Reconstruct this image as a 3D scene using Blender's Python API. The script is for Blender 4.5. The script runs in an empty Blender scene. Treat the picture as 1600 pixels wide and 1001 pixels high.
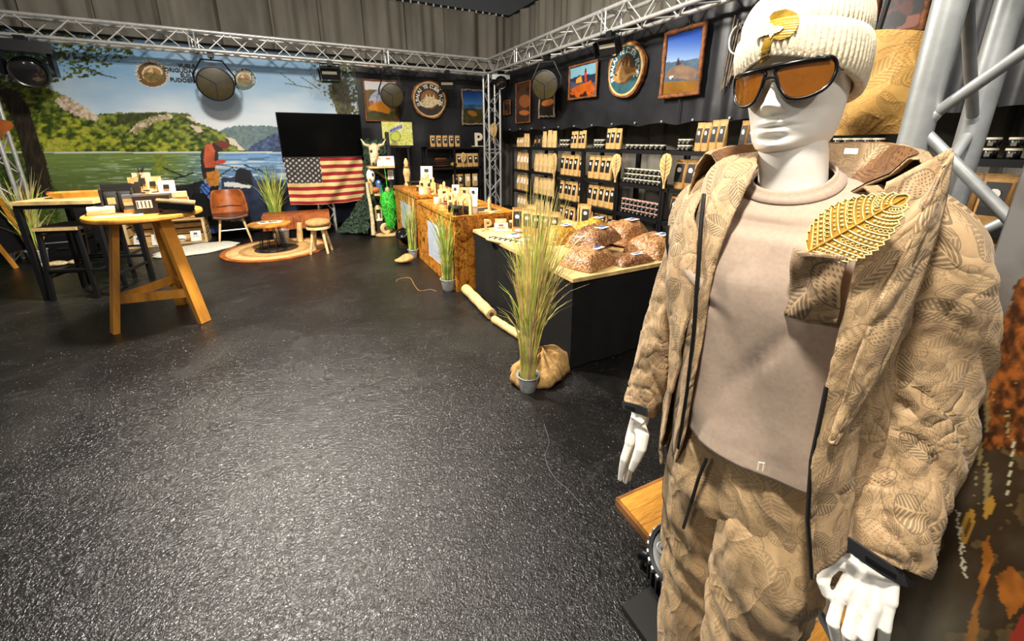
import bpy, math, random
import numpy as np
from mathutils import Matrix, Vector, Euler
random.seed(7); rng = np.random.default_rng(7)
S = bpy.context.scene; COL = S.collection
PI = math.pi
# ---------------- camera ----------------
F, CX, CY, H = 630.0, 800.0, 401.0, 1.60
PITCH, YAW = math.radians(16.0), math.radians(27.4)
cd = bpy.data.cameras.new('camera'); cam = bpy.data.objects.new('camera', cd); COL.objects.link(cam)
cam.location = (0, 0, H); cam.rotation_euler = (PI/2 - PITCH, 0, -YAW)
cd.sensor_fit = 'HORIZONTAL'; cd.sensor_width = 36; cd.lens = F/1600*36
cd.shift_y = -(500.5-CY)/1600; cd.clip_start = .02; cd.clip_end = 100
S.camera = cam
# ---------------- view + world ----------------
vs = S.view_settings; vs.view_transform = 'Standard'; vs.look = 'None'; vs.gamma = 1; vs.exposure = 0.0
vs.use_curve_mapping = False
w = bpy.data.worlds.new('hall'); S.world = w; w.use_nodes = True
bg = w.node_tree.nodes['Background']; bg.inputs[0].default_value = (.92, .95, 1, 1); bg.inputs[1].default_value = .10
def lamp(kind, name, loc, target, power, color=(1, .93, .82), **k):
    l = bpy.data.lights.new(name, kind); o = bpy.data.objects.new(name, l); COL.objects.link(o)
    o.location = loc; d = Vector(target)-Vector(loc); o.rotation_euler = d.to_track_quat('-Z', 'Y').to_euler()
    l.energy = power; l.color = color
    for a, b in k.items(): setattr(l, a, b)
    return o
# booth rig and hall lamps above the frame, plus one added mannequin fill
lamp('AREA', 'centre_rig_lamp', (-.55, 4.3, 3.5), (-.5, 3.4, 0), 400, shape='DISK', size=.40)
lamp('AREA', 'front_rig_lamp', (-.02, .20, 3.42), (.8, .45, 1.15), 116, shape='DISK', size=.22)
lamp('AREA', 'entrance_rig_lamp', (.5, -1.6, 3.6), (1.9, 3.0, .7), 36, shape='DISK', size=.35)
lamp('AREA', 'mannequin_fill_lamp', (-2.3, -.3, 3.0), (.8, .45, .9), 28, shape='DISK', size=.4)  # added fill from the front left, brightens the trousers and lower jacket
lamp('AREA', 'shelf_rig_lamp', (1.2, 3.9, 3.6), (3.9, 4.6, 1.3), 135, shape='DISK', size=.3)
lamp('AREA', 'banner_rig_lamp', (-.7, 4.4, 3.6), (-1.2, 8.5, 1.2), 105, shape='DISK', size=.3)
lamp('AREA', 'hall_ceiling_lamp', (-1.0, 3.0, 5.0), (-1.0, 3.0, 0), 70, shape='RECTANGLE', size=7, size_y=5, color=(1, .97, .93))

# ---------------- pixel helpers (only to read positions off the photograph) ----------------
fw = np.array([math.sin(YAW)*math.cos(PITCH), math.cos(YAW)*math.cos(PITCH), -math.sin(PITCH)])
rt = np.array([math.cos(YAW), -math.sin(YAW), 0.]); upv = np.cross(rt, fw); C0 = np.array([0, 0, H])
def ray(x, y): return rt*((x-CX)/F) - upv*((y-CY)/F) + fw
def onz(x, y, z=0.): d = ray(x, y); return C0+d*((z-H)/d[2])
def onx(x, y, X): d = ray(x, y); return C0+d*(X/d[0])
def ony(x, y, Y): d = ray(x, y); return C0+d*(Y/d[1])
def projv(p):
    v = p-C0; z = v@fw; return CX+F*(v@rt)/z, CY-F*(v@upv)/z

# ---------------- materials ----------------
def lin(c):
    c = np.asarray(c, float); return np.where(c <= .04045, c/12.92, ((c+.055)/1.055)**2.4)
def hexc(h): return tuple(int(h[i:i+2], 16)/255 for i in (0, 2, 4))
MATS = {}
class NT:
    def __init__(s, m): s.t = m.node_tree; s.n = s.t.nodes; s.l = s.t.links; s.b = s.n['Principled BSDF']
    def new(s, ty, **k):
        o = s.n.new('ShaderNode'+ty)
        for a, v in k.items(): setattr(o, a, v)
        return o
    def link(s, a, b): s.l.new(a, b)
    def set(s, sock, v):
        if isinstance(v, bpy.types.NodeSocket): s.l.new(v, sock)
        else: sock.default_value = v
    def math(s, op, a, b=0., c=0., clamp=False):
        o = s.new('Math', operation=op, use_clamp=clamp)
        for i, v in enumerate((a, b, c)): s.set(o.inputs[i], v)
        return o.outputs[0]
    def vmath(s, op, a, b=(0, 0, 0), sc=None):
        o = s.new('VectorMath', operation=op); s.set(o.inputs[0], a); s.set(o.inputs[1], b)
        if sc is not None: s.set(o.inputs[3], sc)
        return o.outputs[1] if op in ('LENGTH', 'DOT_PRODUCT', 'DISTANCE') else o.outputs[0]
    def ramp(s, f, stops, interp='LINEAR'):
        o = s.new('ValToRGB'); s.set(o.inputs[0], f); cr = o.color_ramp; cr.interpolation = interp
        while len(cr.elements) < len(stops): cr.elements.new(.5)
        for e, (p, c) in zip(cr.elements, stops):
            e.position = p; c = (c, c, c) if isinstance(c, (int, float)) else c; e.color = (*[float(x) for x in lin(c)], 1)
        return o.outputs[0]
    def mix(s, f, a, b, bt='MIX'):
        o = s.new('Mix', data_type='RGBA', blend_type=bt); s.set(o.inputs[0], f)
        for i, v in ((6, a), (7, b)):
            s.set(o.inputs[i], v if isinstance(v, bpy.types.NodeSocket) else (*[float(x) for x in lin(v)], 1))
        return o.outputs[2]
    def noise(s, vec, scale, detail=3, rough=.5, dist=0.):
        o = s.new('TexNoise'); s.link(vec, o.inputs['Vector'])
        for n, v in (('Scale', scale), ('Detail', detail), ('Roughness', rough), ('Distortion', dist)): o.inputs[n].default_value = v
        return o.outputs[0]
    def map(s, vec, scale=(1, 1, 1), rot=(0, 0, 0)):
        o = s.new('Mapping'); s.link(vec, o.inputs[0]); o.inputs['Scale'].default_value = scale; o.inputs['Rotation'].default_value = rot
        return o.outputs[0]
    def coord(s, k='Object'): return s.new('TexCoord').outputs[k]
    def bump(s, h, strength=.3, dist=.01):
        o = s.new('Bump'); o.inputs['Strength'].default_value = strength; o.inputs['Distance'].default_value = dist
        s.link(h, o.inputs['Height']); s.link(o.outputs[0], s.b.inputs['Normal'])
def mat(name, col=None, rough=.6, metal=0., var=.0, vs_=8., bump=0., bs=60., stretch=None, grain=None, emit=None, trans=0., alpha=1., coat=0., spec=.5, sheen=0.):
    """plain Principled material with noise-driven colour variation and fine relief"""
    if name in MATS: return MATS[name]
    m = bpy.data.materials.new(name); m.use_nodes = True; t = NT(m); MATS[name] = m; b = t.b
    col = hexc(col) if isinstance(col, str) else col
    b.inputs['Roughness'].default_value = rough; b.inputs['Metallic'].default_value = metal
    b.inputs['Specular IOR Level'].default_value = spec
    co = t.coord()
    if stretch: co = t.map(co, stretch)
    if var:
        n = t.noise(co, vs_, 4, .6)
        c = np.array(col); g = np.array(hexc(grain)) if grain else np.clip(c*(1-var), 0, 1)
        t.link(t.ramp(n, [(.3, tuple(g)), (.65, tuple(np.clip(c*(1+var*.35), 0, 1)))]), b.inputs['Base Color'])
    else: b.inputs['Base Color'].default_value = (*[float(x) for x in lin(col)], 1)
    if bump: t.bump(t.noise(co, bs, 4, .6), bump, .01)
    if emit: b.inputs['Emission Color'].default_value = (*[float(x) for x in lin(col)], 1); b.inputs['Emission Strength'].default_value = emit
    if trans: b.inputs['Transmission Weight'].default_value = trans
    if alpha < 1: b.inputs['Alpha'].default_value = alpha
    if coat: b.inputs['Coat Weight'].default_value = coat; b.inputs['Coat Roughness'].default_value = .15
    if sheen: b.inputs['Sheen Weight'].default_value = sheen
    return m
def mat_print(name, rough=.5, bump=0.):
    if name in MATS: return MATS[name]
    m = bpy.data.materials.new(name); m.use_nodes = True; t = NT(m); MATS[name] = m
    a = t.new('Attribute', attribute_name='Col'); t.link(a.outputs[0], t.b.inputs['Base Color'])
    t.b.inputs['Roughness'].default_value = rough; t.b.inputs['Specular IOR Level'].default_value = .3
    if bump: t.bump(t.noise(t.coord(), 3, 3), bump, .05)
    return m

# ---------------- mesh builder ----------------
def basis(d):
    d = np.asarray(d, float); d = d/np.linalg.norm(d); h = np.array([0, 0, 1.]) if abs(d[2]) < .95 else np.array([1., 0, 0])
    a = np.cross(h, d); a /= np.linalg.norm(a); return a, np.cross(d, a), d
class M:
    def __init__(s): s.v = []; s.f = []; s.col = None; s.uv = None
    def add(s, vs, fs):
        o = len(s.v); s.v.extend([tuple(map(float, p)) for p in vs]); s.f.extend([tuple(i+o for i in f) for f in fs]); return s
    def box(s, c, d, rz=0., R=None):
        c = np.asarray(c, float); h = np.asarray(d, float)/2
        P = np.array([[x, y, z] for z in (-1, 1) for y in (-1, 1) for x in (-1, 1)])*h
        if rz: R = np.array(Matrix.Rotation(rz, 3, 'Z'))
        if R is not None: P = P@np.asarray(R).T
        return s.add(P+c, [(0, 2, 3, 1), (4, 5, 7, 6), (0, 1, 5, 4), (2, 6, 7, 3), (0, 4, 6, 2), (1, 3, 7, 5)])
    def b2(s, lo, hi): lo = np.array(lo, float); hi = np.array(hi, float); return s.box((lo+hi)/2, hi-lo)
    def bar(s, p, q, w, h, up=None):
        p = np.asarray(p, float); q = np.asarray(q, float); d = q-p; L = np.linalg.norm(d); d = d/L
        u = np.array(up if up is not None else ((0, 0, 1) if abs(d[2]) < .9 else (0, 1, 0)), float)
        a = np.cross(u, d); a /= np.linalg.norm(a); u = np.cross(d, a)
        return s.box((p+q)/2, (w, L, h), R=np.stack([a, d, u], 1))
    def cyl(s, p, q, r, r2=None, n=10, cap=True):
        p = np.asarray(p, float); q = np.asarray(q, float); a, b, d = basis(q-p); r2 = r if r2 is None else r2
        t = np.linspace(0, 2*PI, n, endpoint=False); c = np.outer(np.cos(t), a)+np.outer(np.sin(t), b)
        f = [(i, (i+1) % n, n+(i+1) % n, n+i) for i in range(n)]
        if cap: f += [tuple(range(n-1, -1, -1)), tuple(range(n, 2*n))]
        return s.add(np.vstack([p+c*r, q+c*r2]), f)
    def tube(s, pts, r, n=6, cap=True):
        pts = np.asarray(pts, float); m = len(pts); r = np.full(m, r) if np.isscalar(r) else np.asarray(r, float)
        T = np.gradient(pts, axis=0); T /= np.linalg.norm(T, axis=1)[:, None]+1e-9
        a, _, _ = basis(T[0]); t = np.linspace(0, 2*PI, n, endpoint=False); V = []
        for i in range(m):
            a = a-T[i]*(a@T[i]); a /= np.linalg.norm(a)+1e-9; b = np.cross(T[i], a)
            V.append(pts[i]+r[i]*(np.outer(np.cos(t), a)+np.outer(np.sin(t), b)))
        return s.rings(V, cap)
    def rings(s, V, cap=True, closed=True):
        m = len(V); n = len(V[0]); f = []
        for i in range(m-1):
            for j in range(n if closed else n-1):
                k = (j+1) % n; f.append((i*n+j, i*n+k, (i+1)*n+k, (i+1)*n+j))
        if cap and closed: f += [tuple(range(n-1, -1, -1)), tuple(range((m-1)*n, m*n))]
        return s.add(np.vstack(V), f)
    def lathe(s, prof, c=(0, 0, 0), n=16, axis=(0, 0, 1), cap=True, sx=1., sy=1.):
        a, b, d = basis(axis); 
        if abs(axis[2]) > .95: a, b, d = np.array([1., 0, 0]), np.array([0, 1., 0]), np.array([0, 0, 1.])*np.sign(axis[2])
        t = np.linspace(0, 2*PI, n, endpoint=False); c = np.asarray(c, float)
        return s.rings([c+d*z+max(r, 1e-4)*(np.outer(np.cos(t)*sx, a)+np.outer(np.sin(t)*sy, b)) for r, z in prof], cap)
    def ell(s, c, r, nu=12, nv=8, R=None):
        V = []
        for i in range(nv+1):
            th = PI*i/nv; rr = max(math.sin(th), 1e-3)
            ring = np.array([[rr*math.cos(t), rr*math.sin(t), -math.cos(th)] for t in np.linspace(0, 2*PI, nu, endpoint=False)])*np.asarray(r, float)
            if R is not None: ring = ring@np.asarray(R).T
            V.append(ring+np.asarray(c, float))
        return s.rings(V)
    def prism(s, poly, o, a, b, t):
        """2-D outline extruded by t (a vector or a length along a x b) from origin o in the plane a, b"""
        o, a, b = (np.asarray(x, float) for x in (o, a, b)); d = np.cross(a, b) if np.isscalar(t) else np.asarray(t, float)
        if np.isscalar(t): d = d/np.linalg.norm(d)*t
        P = np.array([o+a*x+b*y for x, y in poly]); n = len(P)
        return s.add(np.vstack([P, P+d]), [tuple(range(n-1, -1, -1)), tuple(range(n, 2*n))]+[(i, (i+1) % n, n+(i+1) % n, n+i) for i in range(n)])
    def grid(s, P, flip=False):
        P = np.asarray(P, float); m, n = P.shape[:2]
        f = [(i*n+j, i*n+j+1, (i+1)*n+j+1, (i+1)*n+j) for i in range(m-1) for j in range(n-1)]
        if flip: f = [q[::-1] for q in f]
        return s.add(P.reshape(-1, 3), f)
    def mesh(s, name):
        me = bpy.data.meshes.new(name); me.from_pydata(s.v, [], s.f); return me
    def obj(s, name, m, parent=None, smooth=None, world=True, loc=None):
        V = np.array(s.v, float)
        if parent is not None and world: V = to_local(parent, V)
        if loc is not None: V = V-np.asarray(loc, float)
        s.v = [tuple(p) for p in V]; me = s.mesh(name); o = bpy.data.objects.new(name, me); COL.objects.link(o)
        if loc is not None: o.location = loc
        if parent is not None:
            o.parent = parent
            if world and parent.name in BASE: BASE[o.name] = BASE[parent.name]
        me.materials.append(MATS[m] if isinstance(m, str) else m)
        if smooth:
            me.polygons.foreach_set('use_smooth', [True]*len(me.polygons))
            if smooth < 180: me.set_sharp_from_angle(angle=math.radians(smooth))
        if s.col is not None:
            c = me.color_attributes.new('Col', 'FLOAT_COLOR', 'POINT')
            a = np.ones((len(me.vertices), 4), np.float32); a[:, :3] = lin(np.clip(s.col, 0, 1)); c.data.foreach_set('color', a.ravel())
        if s.uv is not None:
            uvl = me.uv_layers.new(name='UVMap'); idx = np.empty(len(me.loops), np.int32); me.loops.foreach_get('vertex_index', idx)
            uvl.data.foreach_set('uv', np.asarray(s.uv, np.float32)[idx].ravel())
        return o
BASE = {}
def to_local(o, V):
    M_ = BASE.get(o.name)
    if M_ is None: return V
    Mi = np.array(M_.inverted()); return V@Mi[:3, :3].T+Mi[:3, 3]
def thing(name, label, cat, loc=(0, 0, 0), rz=0., group=None):
    o = bpy.data.objects.new(name, None); COL.objects.link(o); o.empty_display_size = .1
    loc = Vector([float(x) for x in loc]); o.location = loc; o.rotation_euler = (0, 0, rz)
    BASE[o.name] = Matrix.Translation(loc)@Matrix.Rotation(rz, 4, 'Z'); tag(o, label, cat, group); return o
def tag(o, label, cat, group=None):
    o['label'] = label; o['category'] = cat
    if group: o['group'] = group
    return o
def struct(o, label=None):
    o['kind'] = 'structure'
    if label: o['label'] = label
    return o
def dup(root, loc, rz=None, label=None, group=None, scale=None):
    r = root.copy(); COL.objects.link(r); r.location = loc
    if rz is not None: r.rotation_euler = (0, 0, rz)
    if scale is not None: r.scale = scale if not np.isscalar(scale) else (scale,)*3
    if label: r['label'] = label
    if group: r['group'] = group
    for ch in KIDS(root):
        c = ch.copy(); COL.objects.link(c); c.parent = r
        for g in KIDS(ch):
            d = g.copy(); COL.objects.link(d); d.parent = c
    return r
_kc = {}
def KIDS(o):
    if o.name not in _kc: _kc[o.name] = list(o.children)
    return _kc[o.name]
def text(name, body, size, o, a, b, m, parent, align='CENTER', depth=.002, world=True, bold=0.):
    """lettering as a thin mesh; o anchor, a reading direction, b up"""
    c = bpy.data.curves.new(name, 'FONT'); c.body = body; c.size = size; c.align_x = align; c.align_y = 'CENTER'; c.extrude = depth; c.offset = bold*size
    c.resolution_u = 3
    t = bpy.data.objects.new('tmp', c); COL.objects.link(t)
    me = bpy.data.meshes.new_from_object(t); bpy.data.objects.remove(t); bpy.data.curves.remove(c)
    n = len(me.vertices); V = np.empty(n*3); me.vertices.foreach_get('co', V); V = V.reshape(-1, 3)
    o, a, b = (np.asarray(x, float) for x in (o, a, b)); V = o+np.outer(V[:, 0], a)+np.outer(V[:, 1], b)+np.outer(V[:, 2], np.cross(a, b))
    if parent is not None and world: V = to_local(parent, V)
    me.vertices.foreach_set('co', V.ravel()); me.name = name; me.materials.clear(); me.materials.append(MATS[m])
    ob = bpy.data.objects.new(name, me); COL.objects.link(ob); ob.parent = parent
    return ob
# ---------------- numpy noise and print painting ----------------
_T = rng.random((256, 256))
def vnoise(x, y):
    xi = np.floor(x).astype(int); yi = np.floor(y).astype(int); fx = x-xi; fy = y-yi
    fx = fx*fx*(3-2*fx); fy = fy*fy*(3-2*fy); g = lambda a, b: _T[a & 255, b & 255]
    return (g(xi, yi)*(1-fx)+g(xi+1, yi)*fx)*(1-fy)+(g(xi, yi+1)*(1-fx)+g(xi+1, yi+1)*fx)*fy
def fbm(x, y, o=4):
    s = 0.; a = .5
    for i in range(o): s = s+a*vnoise(x*2**i+17*i, y*2**i+9*i); a *= .5
    return s
def inpoly(x, y, poly):
    r = np.zeros(x.shape, bool); n = len(poly)
    for i in range(n):
        (x1, y1), (x2, y2) = poly[i], poly[(i+1) % n]
        if y1 == y2: continue
        r ^= ((y1 > y) != (y2 > y)) & (x < (x2-x1)*(y-y1)/(y2-y1)+x1)
    return r
class Paint:
    def __init__(s, x, y, c): s.x = x; s.y = y; s.c = np.ones(x.shape+(3,))*np.array(c)/255
    def put(s, mask, c, c2=None, k=None):
        c = np.array(c)/255.
        if c2 is not None: c = c*(1-k[..., None])+np.array(c2)/255.*k[..., None]; s.c[mask] = c[mask]
        else: s.c[mask] = c
    def poly(s, pts, c, c2=None, k=None, wob=0., sc=.3):
        x, y = s.x, s.y
        if wob: x = x+(fbm(s.x*sc, s.y*sc)-.5)*wob*2; y = y+(fbm(s.x*sc+50, s.y*sc+80)-.5)*wob*2
        s.put(inpoly(x, y, pts), c, c2, k)
    def line(s, p, q, w, c):
        p = np.array(p, float); q = np.array(q, float); d = q-p; L = d@d
        t = np.clip(((s.x-p[0])*d[0]+(s.y-p[1])*d[1])/L, 0, 1)
        s.put((s.x-p[0]-t*d[0])**2+(s.y-p[1]-t*d[1])**2 < w*w/4, c)
    def ell(s, cx, cy, rx, ry, c, rot=0.):
        dx = s.x-cx; dy = s.y-cy; ca, sa = math.cos(rot), math.sin(rot)
        s.put(((dx*ca+dy*sa)/rx)**2+((-dx*sa+dy*ca)/ry)**2 < 1, c)
def print_grid(P, fn, flip=False):
    """P: grid of world points; fn paints in photograph coordinates; returns a builder with point colours"""
    x, y = projv(P); pt = fn(x, y); m = M(); m.grid(P, flip); m.col = pt.c.reshape(-1, 3); return m
# ================= common materials =================
mat('alu', 'd2d3d0', .36, .55, var=.10, vs_=20)
mat('alu_dull', '9fa3a4', .42, .45, var=.14, vs_=9, bump=.05, bs=30)
mat('black', '141414', .55); mat('black_gloss', '0c0c0d', .25); mat('black_metal', '17181a', .45, .3)
mat('black_matte', '101011', .9, spec=.2); mat('grey', '55565a', .6); mat('white', 'eeeae2', .5); mat('cream', 'e8dcc0', .6)
mat('wood', 'c8862f', .5, var=.35, vs_=6, stretch=(1, 1, .12), bump=.1, bs=30)
mat('wood_pale', 'd9b679', .6, var=.22, vs_=8, bump=.1, bs=30)
mat('wood_light', 'e2c48e', .6, var=.18, vs_=9)
mat('wood_brown', '8a5a2c', .55, var=.4, vs_=7, bump=.1)
mat('wood_dark', '33271b', .6, var=.3, vs_=9); mat('bamboo', 'cf8f38', .42, var=.22, vs_=12, stretch=(1, 8, 1))
mat('leather', 'a85a26', .38, var=.3, vs_=7, bump=.15, bs=90); mat('leather_dark', '5b3524', .35, var=.3, vs_=7, bump=.1)
mat('kraft', 'cfa566', .7, var=.16, vs_=16, bump=.12, bs=35); mat('kraft_b', 'b98c50', .75, var=.18, vs_=16, bump=.12, bs=35)
mat('kraft_c', 'd9b67c', .7, var=.14, vs_=18, bump=.1, bs=35)
mat('burlap', 'b78f55', .85, var=.25, vs_=40, bump=.4, bs=220)
mat('ink', '1a1713', .55); mat('paper', 'efebe0', .6); mat('glass_dark', '1c1a1c', .08, coat=.6); mat('gold', 'b8912c', .4, .25, var=.25, vs_=60)
mat('pink', 'd9a79a', .5); mat('red', 'a2332a', .6); mat('blue', '3d5fa5', .5); mat('orange', 'cc6a2a', .5); mat('green', '3c5a34', .7)
mat('zinc', 'bfc3c5', .35, .45, var=.15, vs_=25); mat('bone', 'dcc79d', .65, var=.25, vs_=25, bump=.2, bs=50)

# ================= floor =================
m = bpy.data.materials.new('asphalt'); m.use_nodes = True; MATS['asphalt'] = m; t = NT(m); co = t.coord()
n1 = t.noise(co, 1.1, 5, .6, .6); n2 = t.noise(co, 6, 4, .65); n3 = t.noise(co, 74, 2, .5, 1.8)
v = t.new('TexVoronoi', feature='DISTANCE_TO_EDGE'); t.link(t.vmath('ADD', co, t.vmath('SCALE', t.new('TexNoise').outputs[1], sc=.0)), v.inputs['Vector']); v.inputs['Scale'].default_value = 55
base = t.ramp(n1, [(.3, (.045, .043, .041)), (.5, (.080, .076, .072)), (.72, (.145, .138, .128))])
dust = t.noise(t.map(co, (1, 2.4, 1), (0, 0, .5)), 3.0, 6, .72, .8); base = t.mix(t.math('MULTIPLY', t.ramp(dust, [(.58, 0.), (.76, 1.)]), .45), base, (.30, .29, .27))
sp = t.new('TexVoronoi'); t.link(co, sp.inputs['Vector']); sp.inputs['Scale'].default_value = 30; sp.inputs['Randomness'].default_value = 1
spk = t.math('MULTIPLY', t.math('LESS_THAN', sp.outputs['Distance'], .11), t.math('GREATER_THAN', t.new('SeparateColor').outputs[0], -1))
sc_ = t.new('SeparateColor'); t.link(sp.outputs['Color'], sc_.inputs[0])
spk = t.math('MULTIPLY', t.math('LESS_THAN', sp.outputs['Distance'], .085), t.math('GREATER_THAN', sc_.outputs[0], .62))
base = t.mix(t.math('MULTIPLY', spk, .7), base, (.62, .60, .56))
t.link(base, t.b.inputs['Base Color'])
t.link(t.ramp(n1, [(.25, .38+.14), (.7, .62)]), t.b.inputs['Roughness'])
rr = t.math('ADD', t.math('MULTIPLY', n1, .30), .11); t.link(rr, t.b.inputs['Roughness'])
t.b.inputs['Specular IOR Level'].default_value = .55
hgt = t.math('ADD', t.math('MULTIPLY', n3, 1.0), t.math('MULTIPLY', t.noise(co, 30, 3, .5, 2.2), .9))
t.bump(hgt, .62, .006)
struct(M().grid([[(x, y, 0) for x in (-9, 9)] for y in (-6, 12)], True).obj('floor', 'asphalt'), 'worn glossy black asphalt floor')

# ================= grey pleated hall curtains =================
mat('drape', '8f897e', .9, var=.16, vs_=2.5, stretch=(1, 1, .25), bump=.1, bs=25, spec=.1)
def drape(name, fn, L, z1, label):
    n = int(L/.03); s_ = np.linspace(0, L, n); off = .05*np.sin(s_*9+2*np.sin(s_*1.7))+.03*np.sin(s_*23+np.cos(s_*3)*2)
    off = off+np.where((s_ % .82) < .05, -.10, 0)          # dark seams between the drops
    zs = np.array([0, .5, 1.2, 2, 2.8, 3.5, z1-.06, z1])
    P = np.array([[fn(a, b*(1-.12*k/7), z) for a, b in zip(s_, off)] for k, z in enumerate(zs)])
    struct(M().grid(P).obj(name, 'drape', smooth=60), label)
drape('wall_back', lambda a, b, z: (-7.5+a, 9.3-b, z), 12.3, 4.33, 'grey pleated curtain hanging behind the printed banners')
drape('wall_right', lambda a, b, z: (4.75-b, 9.3-a, z), 13.5, 4.33, 'grey pleated curtain hanging behind the shelf wall')
mat('hall_ceiling', '9aa0aa', .8, var=.1, vs_=.6)
struct(M().b2((-9, -6, 5.6), (9, 12, 5.7)).obj('ceiling', 'hall_ceiling'), 'bluish grey hall ceiling above the curtains')
mat('hall_wall', '8d9096', .8)
struct(M().b2((-9, 11.6, 0), (9, 11.7, 5.6)).obj('wall_hall_back', 'hall_wall')); struct(M().b2((8.6, -6, 0), (8.7, 11.6, 5.6)).obj('wall_hall_right', 'hall_wall'))
fol = thing('curtain_rail', 'thin dark rail with hooks along the top of the grey curtains', 'rail', (0, 9.3, 4.36))
M().b2((-7.5, 9.25, 4.33), (4.8, 9.30, 4.36)).obj('rail_bar', 'black_metal', fol); M().b2((4.72, -4, 4.33), (4.77, 9.25, 4.36)).obj('rail_bar', 'black_metal', fol)
for i in range(28):
    M().b2((.2+i*.16, 9.20, 4.30), (.225+i*.16, 9.235, 4.345)).obj('hook', 'white', fol)

# ================= truss =================
def truss(name, label, p0, p1, size=.25, r=.024, rb=.010, pitch=.27, skip=0, plates=()):
    p0 = np.array(p0, float); p1 = np.array(p1, float); d = p1-p0; L = np.linalg.norm(d); d /= L
    a = np.array([0, 0, 1.]) if abs(d[2]) < .5 else np.array([1., 0, 0]); b = np.cross(d, a); h = size/2
    T = thing(name, label, 'truss', (p0[0], p0[1], min(p0[2], p1[2])))
    cor = [(-1, -1), (1, -1), (1, 1), (-1, 1)]
    for i, j in cor: M().cyl(p0+a*h*i+b*h*j, p1+a*h*i+b*h*j, r, n=10).obj('chord', 'alu', T, smooth=60)
    n = max(2, int(L/pitch)); st = L/n; me = None
    loc = Vector(BASE[T.name].translation)
    for k in range(4):
        (i0, j0), (i1, j1) = cor[k], cor[(k+1) % 4]
        for q in range(n):
            s0, s1 = (cor[k], cor[(k+1) % 4]) if q % 2 == k % 2 else (cor[(k+1) % 4], cor[k])
            A = p0+d*(q*st+.01)+a*h*s0[0]+b*h*s0[1]; B = p0+d*((q+1)*st-.01)+a*h*s1[0]+b*h*s1[1]; v = Vector(B-A)
            if me is None: me = M().cyl((0, 0, 0), (0, 0, v.length), rb, n=6, cap=False); me = me.mesh('brace'); me.materials.append(MATS['alu']); me.polygons.foreach_set('use_smooth', [True]*len(me.polygons))
            o = bpy.data.objects.new('brace', me); COL.objects.link(o); o.parent = T
            o.location = Vector(A)-loc; o.rotation_euler = v.to_track_quat('Z', 'Y').to_euler()
    for s_ in plates:
        for e in (-.035, .035):
            for k in range(4):
                u0, u1 = cor[k], cor[(k+1) % 4]
                M().cyl(p0+d*(s_+e)+a*h*u0[0]+b*h*u0[1], p0+d*(s_+e)+a*h*u1[0]+b*h*u1[1], .012, n=6).obj('end_strut', 'alu', T, smooth=60)
        for k in range(4): M().cyl(p0+d*(s_-.02)+a*h*cor[k][0]+b*h*cor[k][1], p0+d*(s_+.02)+a*h*cor[k][0]+b*h*cor[k][1], .032, n=8).obj('coupler', 'alu_dull', T, smooth=60)
    return T
ZT = 3.0; YT = 7.95; XT = 3.66
truss('truss_beam', 'silver lattice truss beam running above the lake banner', (-4.6, YT, ZT), (XT-.16, YT, ZT), plates=(3.47, 6.2))
truss('truss_beam', 'silver lattice truss beam slanting above the shelf wall', (XT, YT-.16, ZT), (XT, -.6, ZT), plates=(1.1, 3.4, 5.6))
cb = truss('truss_corner', 'silver truss corner cube where both beams meet', (XT-.15, YT, ZT), (XT+.15, YT, ZT), pitch=.3)
truss('truss_tower', 'silver lattice truss tower standing in the booth corner', (XT, YT, 0), (XT, YT, ZT-.13), plates=(1.4,))
truss('truss_tower', 'silver lattice truss tower at the left edge by the chalkboard', (-3.50, YT, 0), (-3.50, YT, ZT-.13), plates=())

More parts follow.
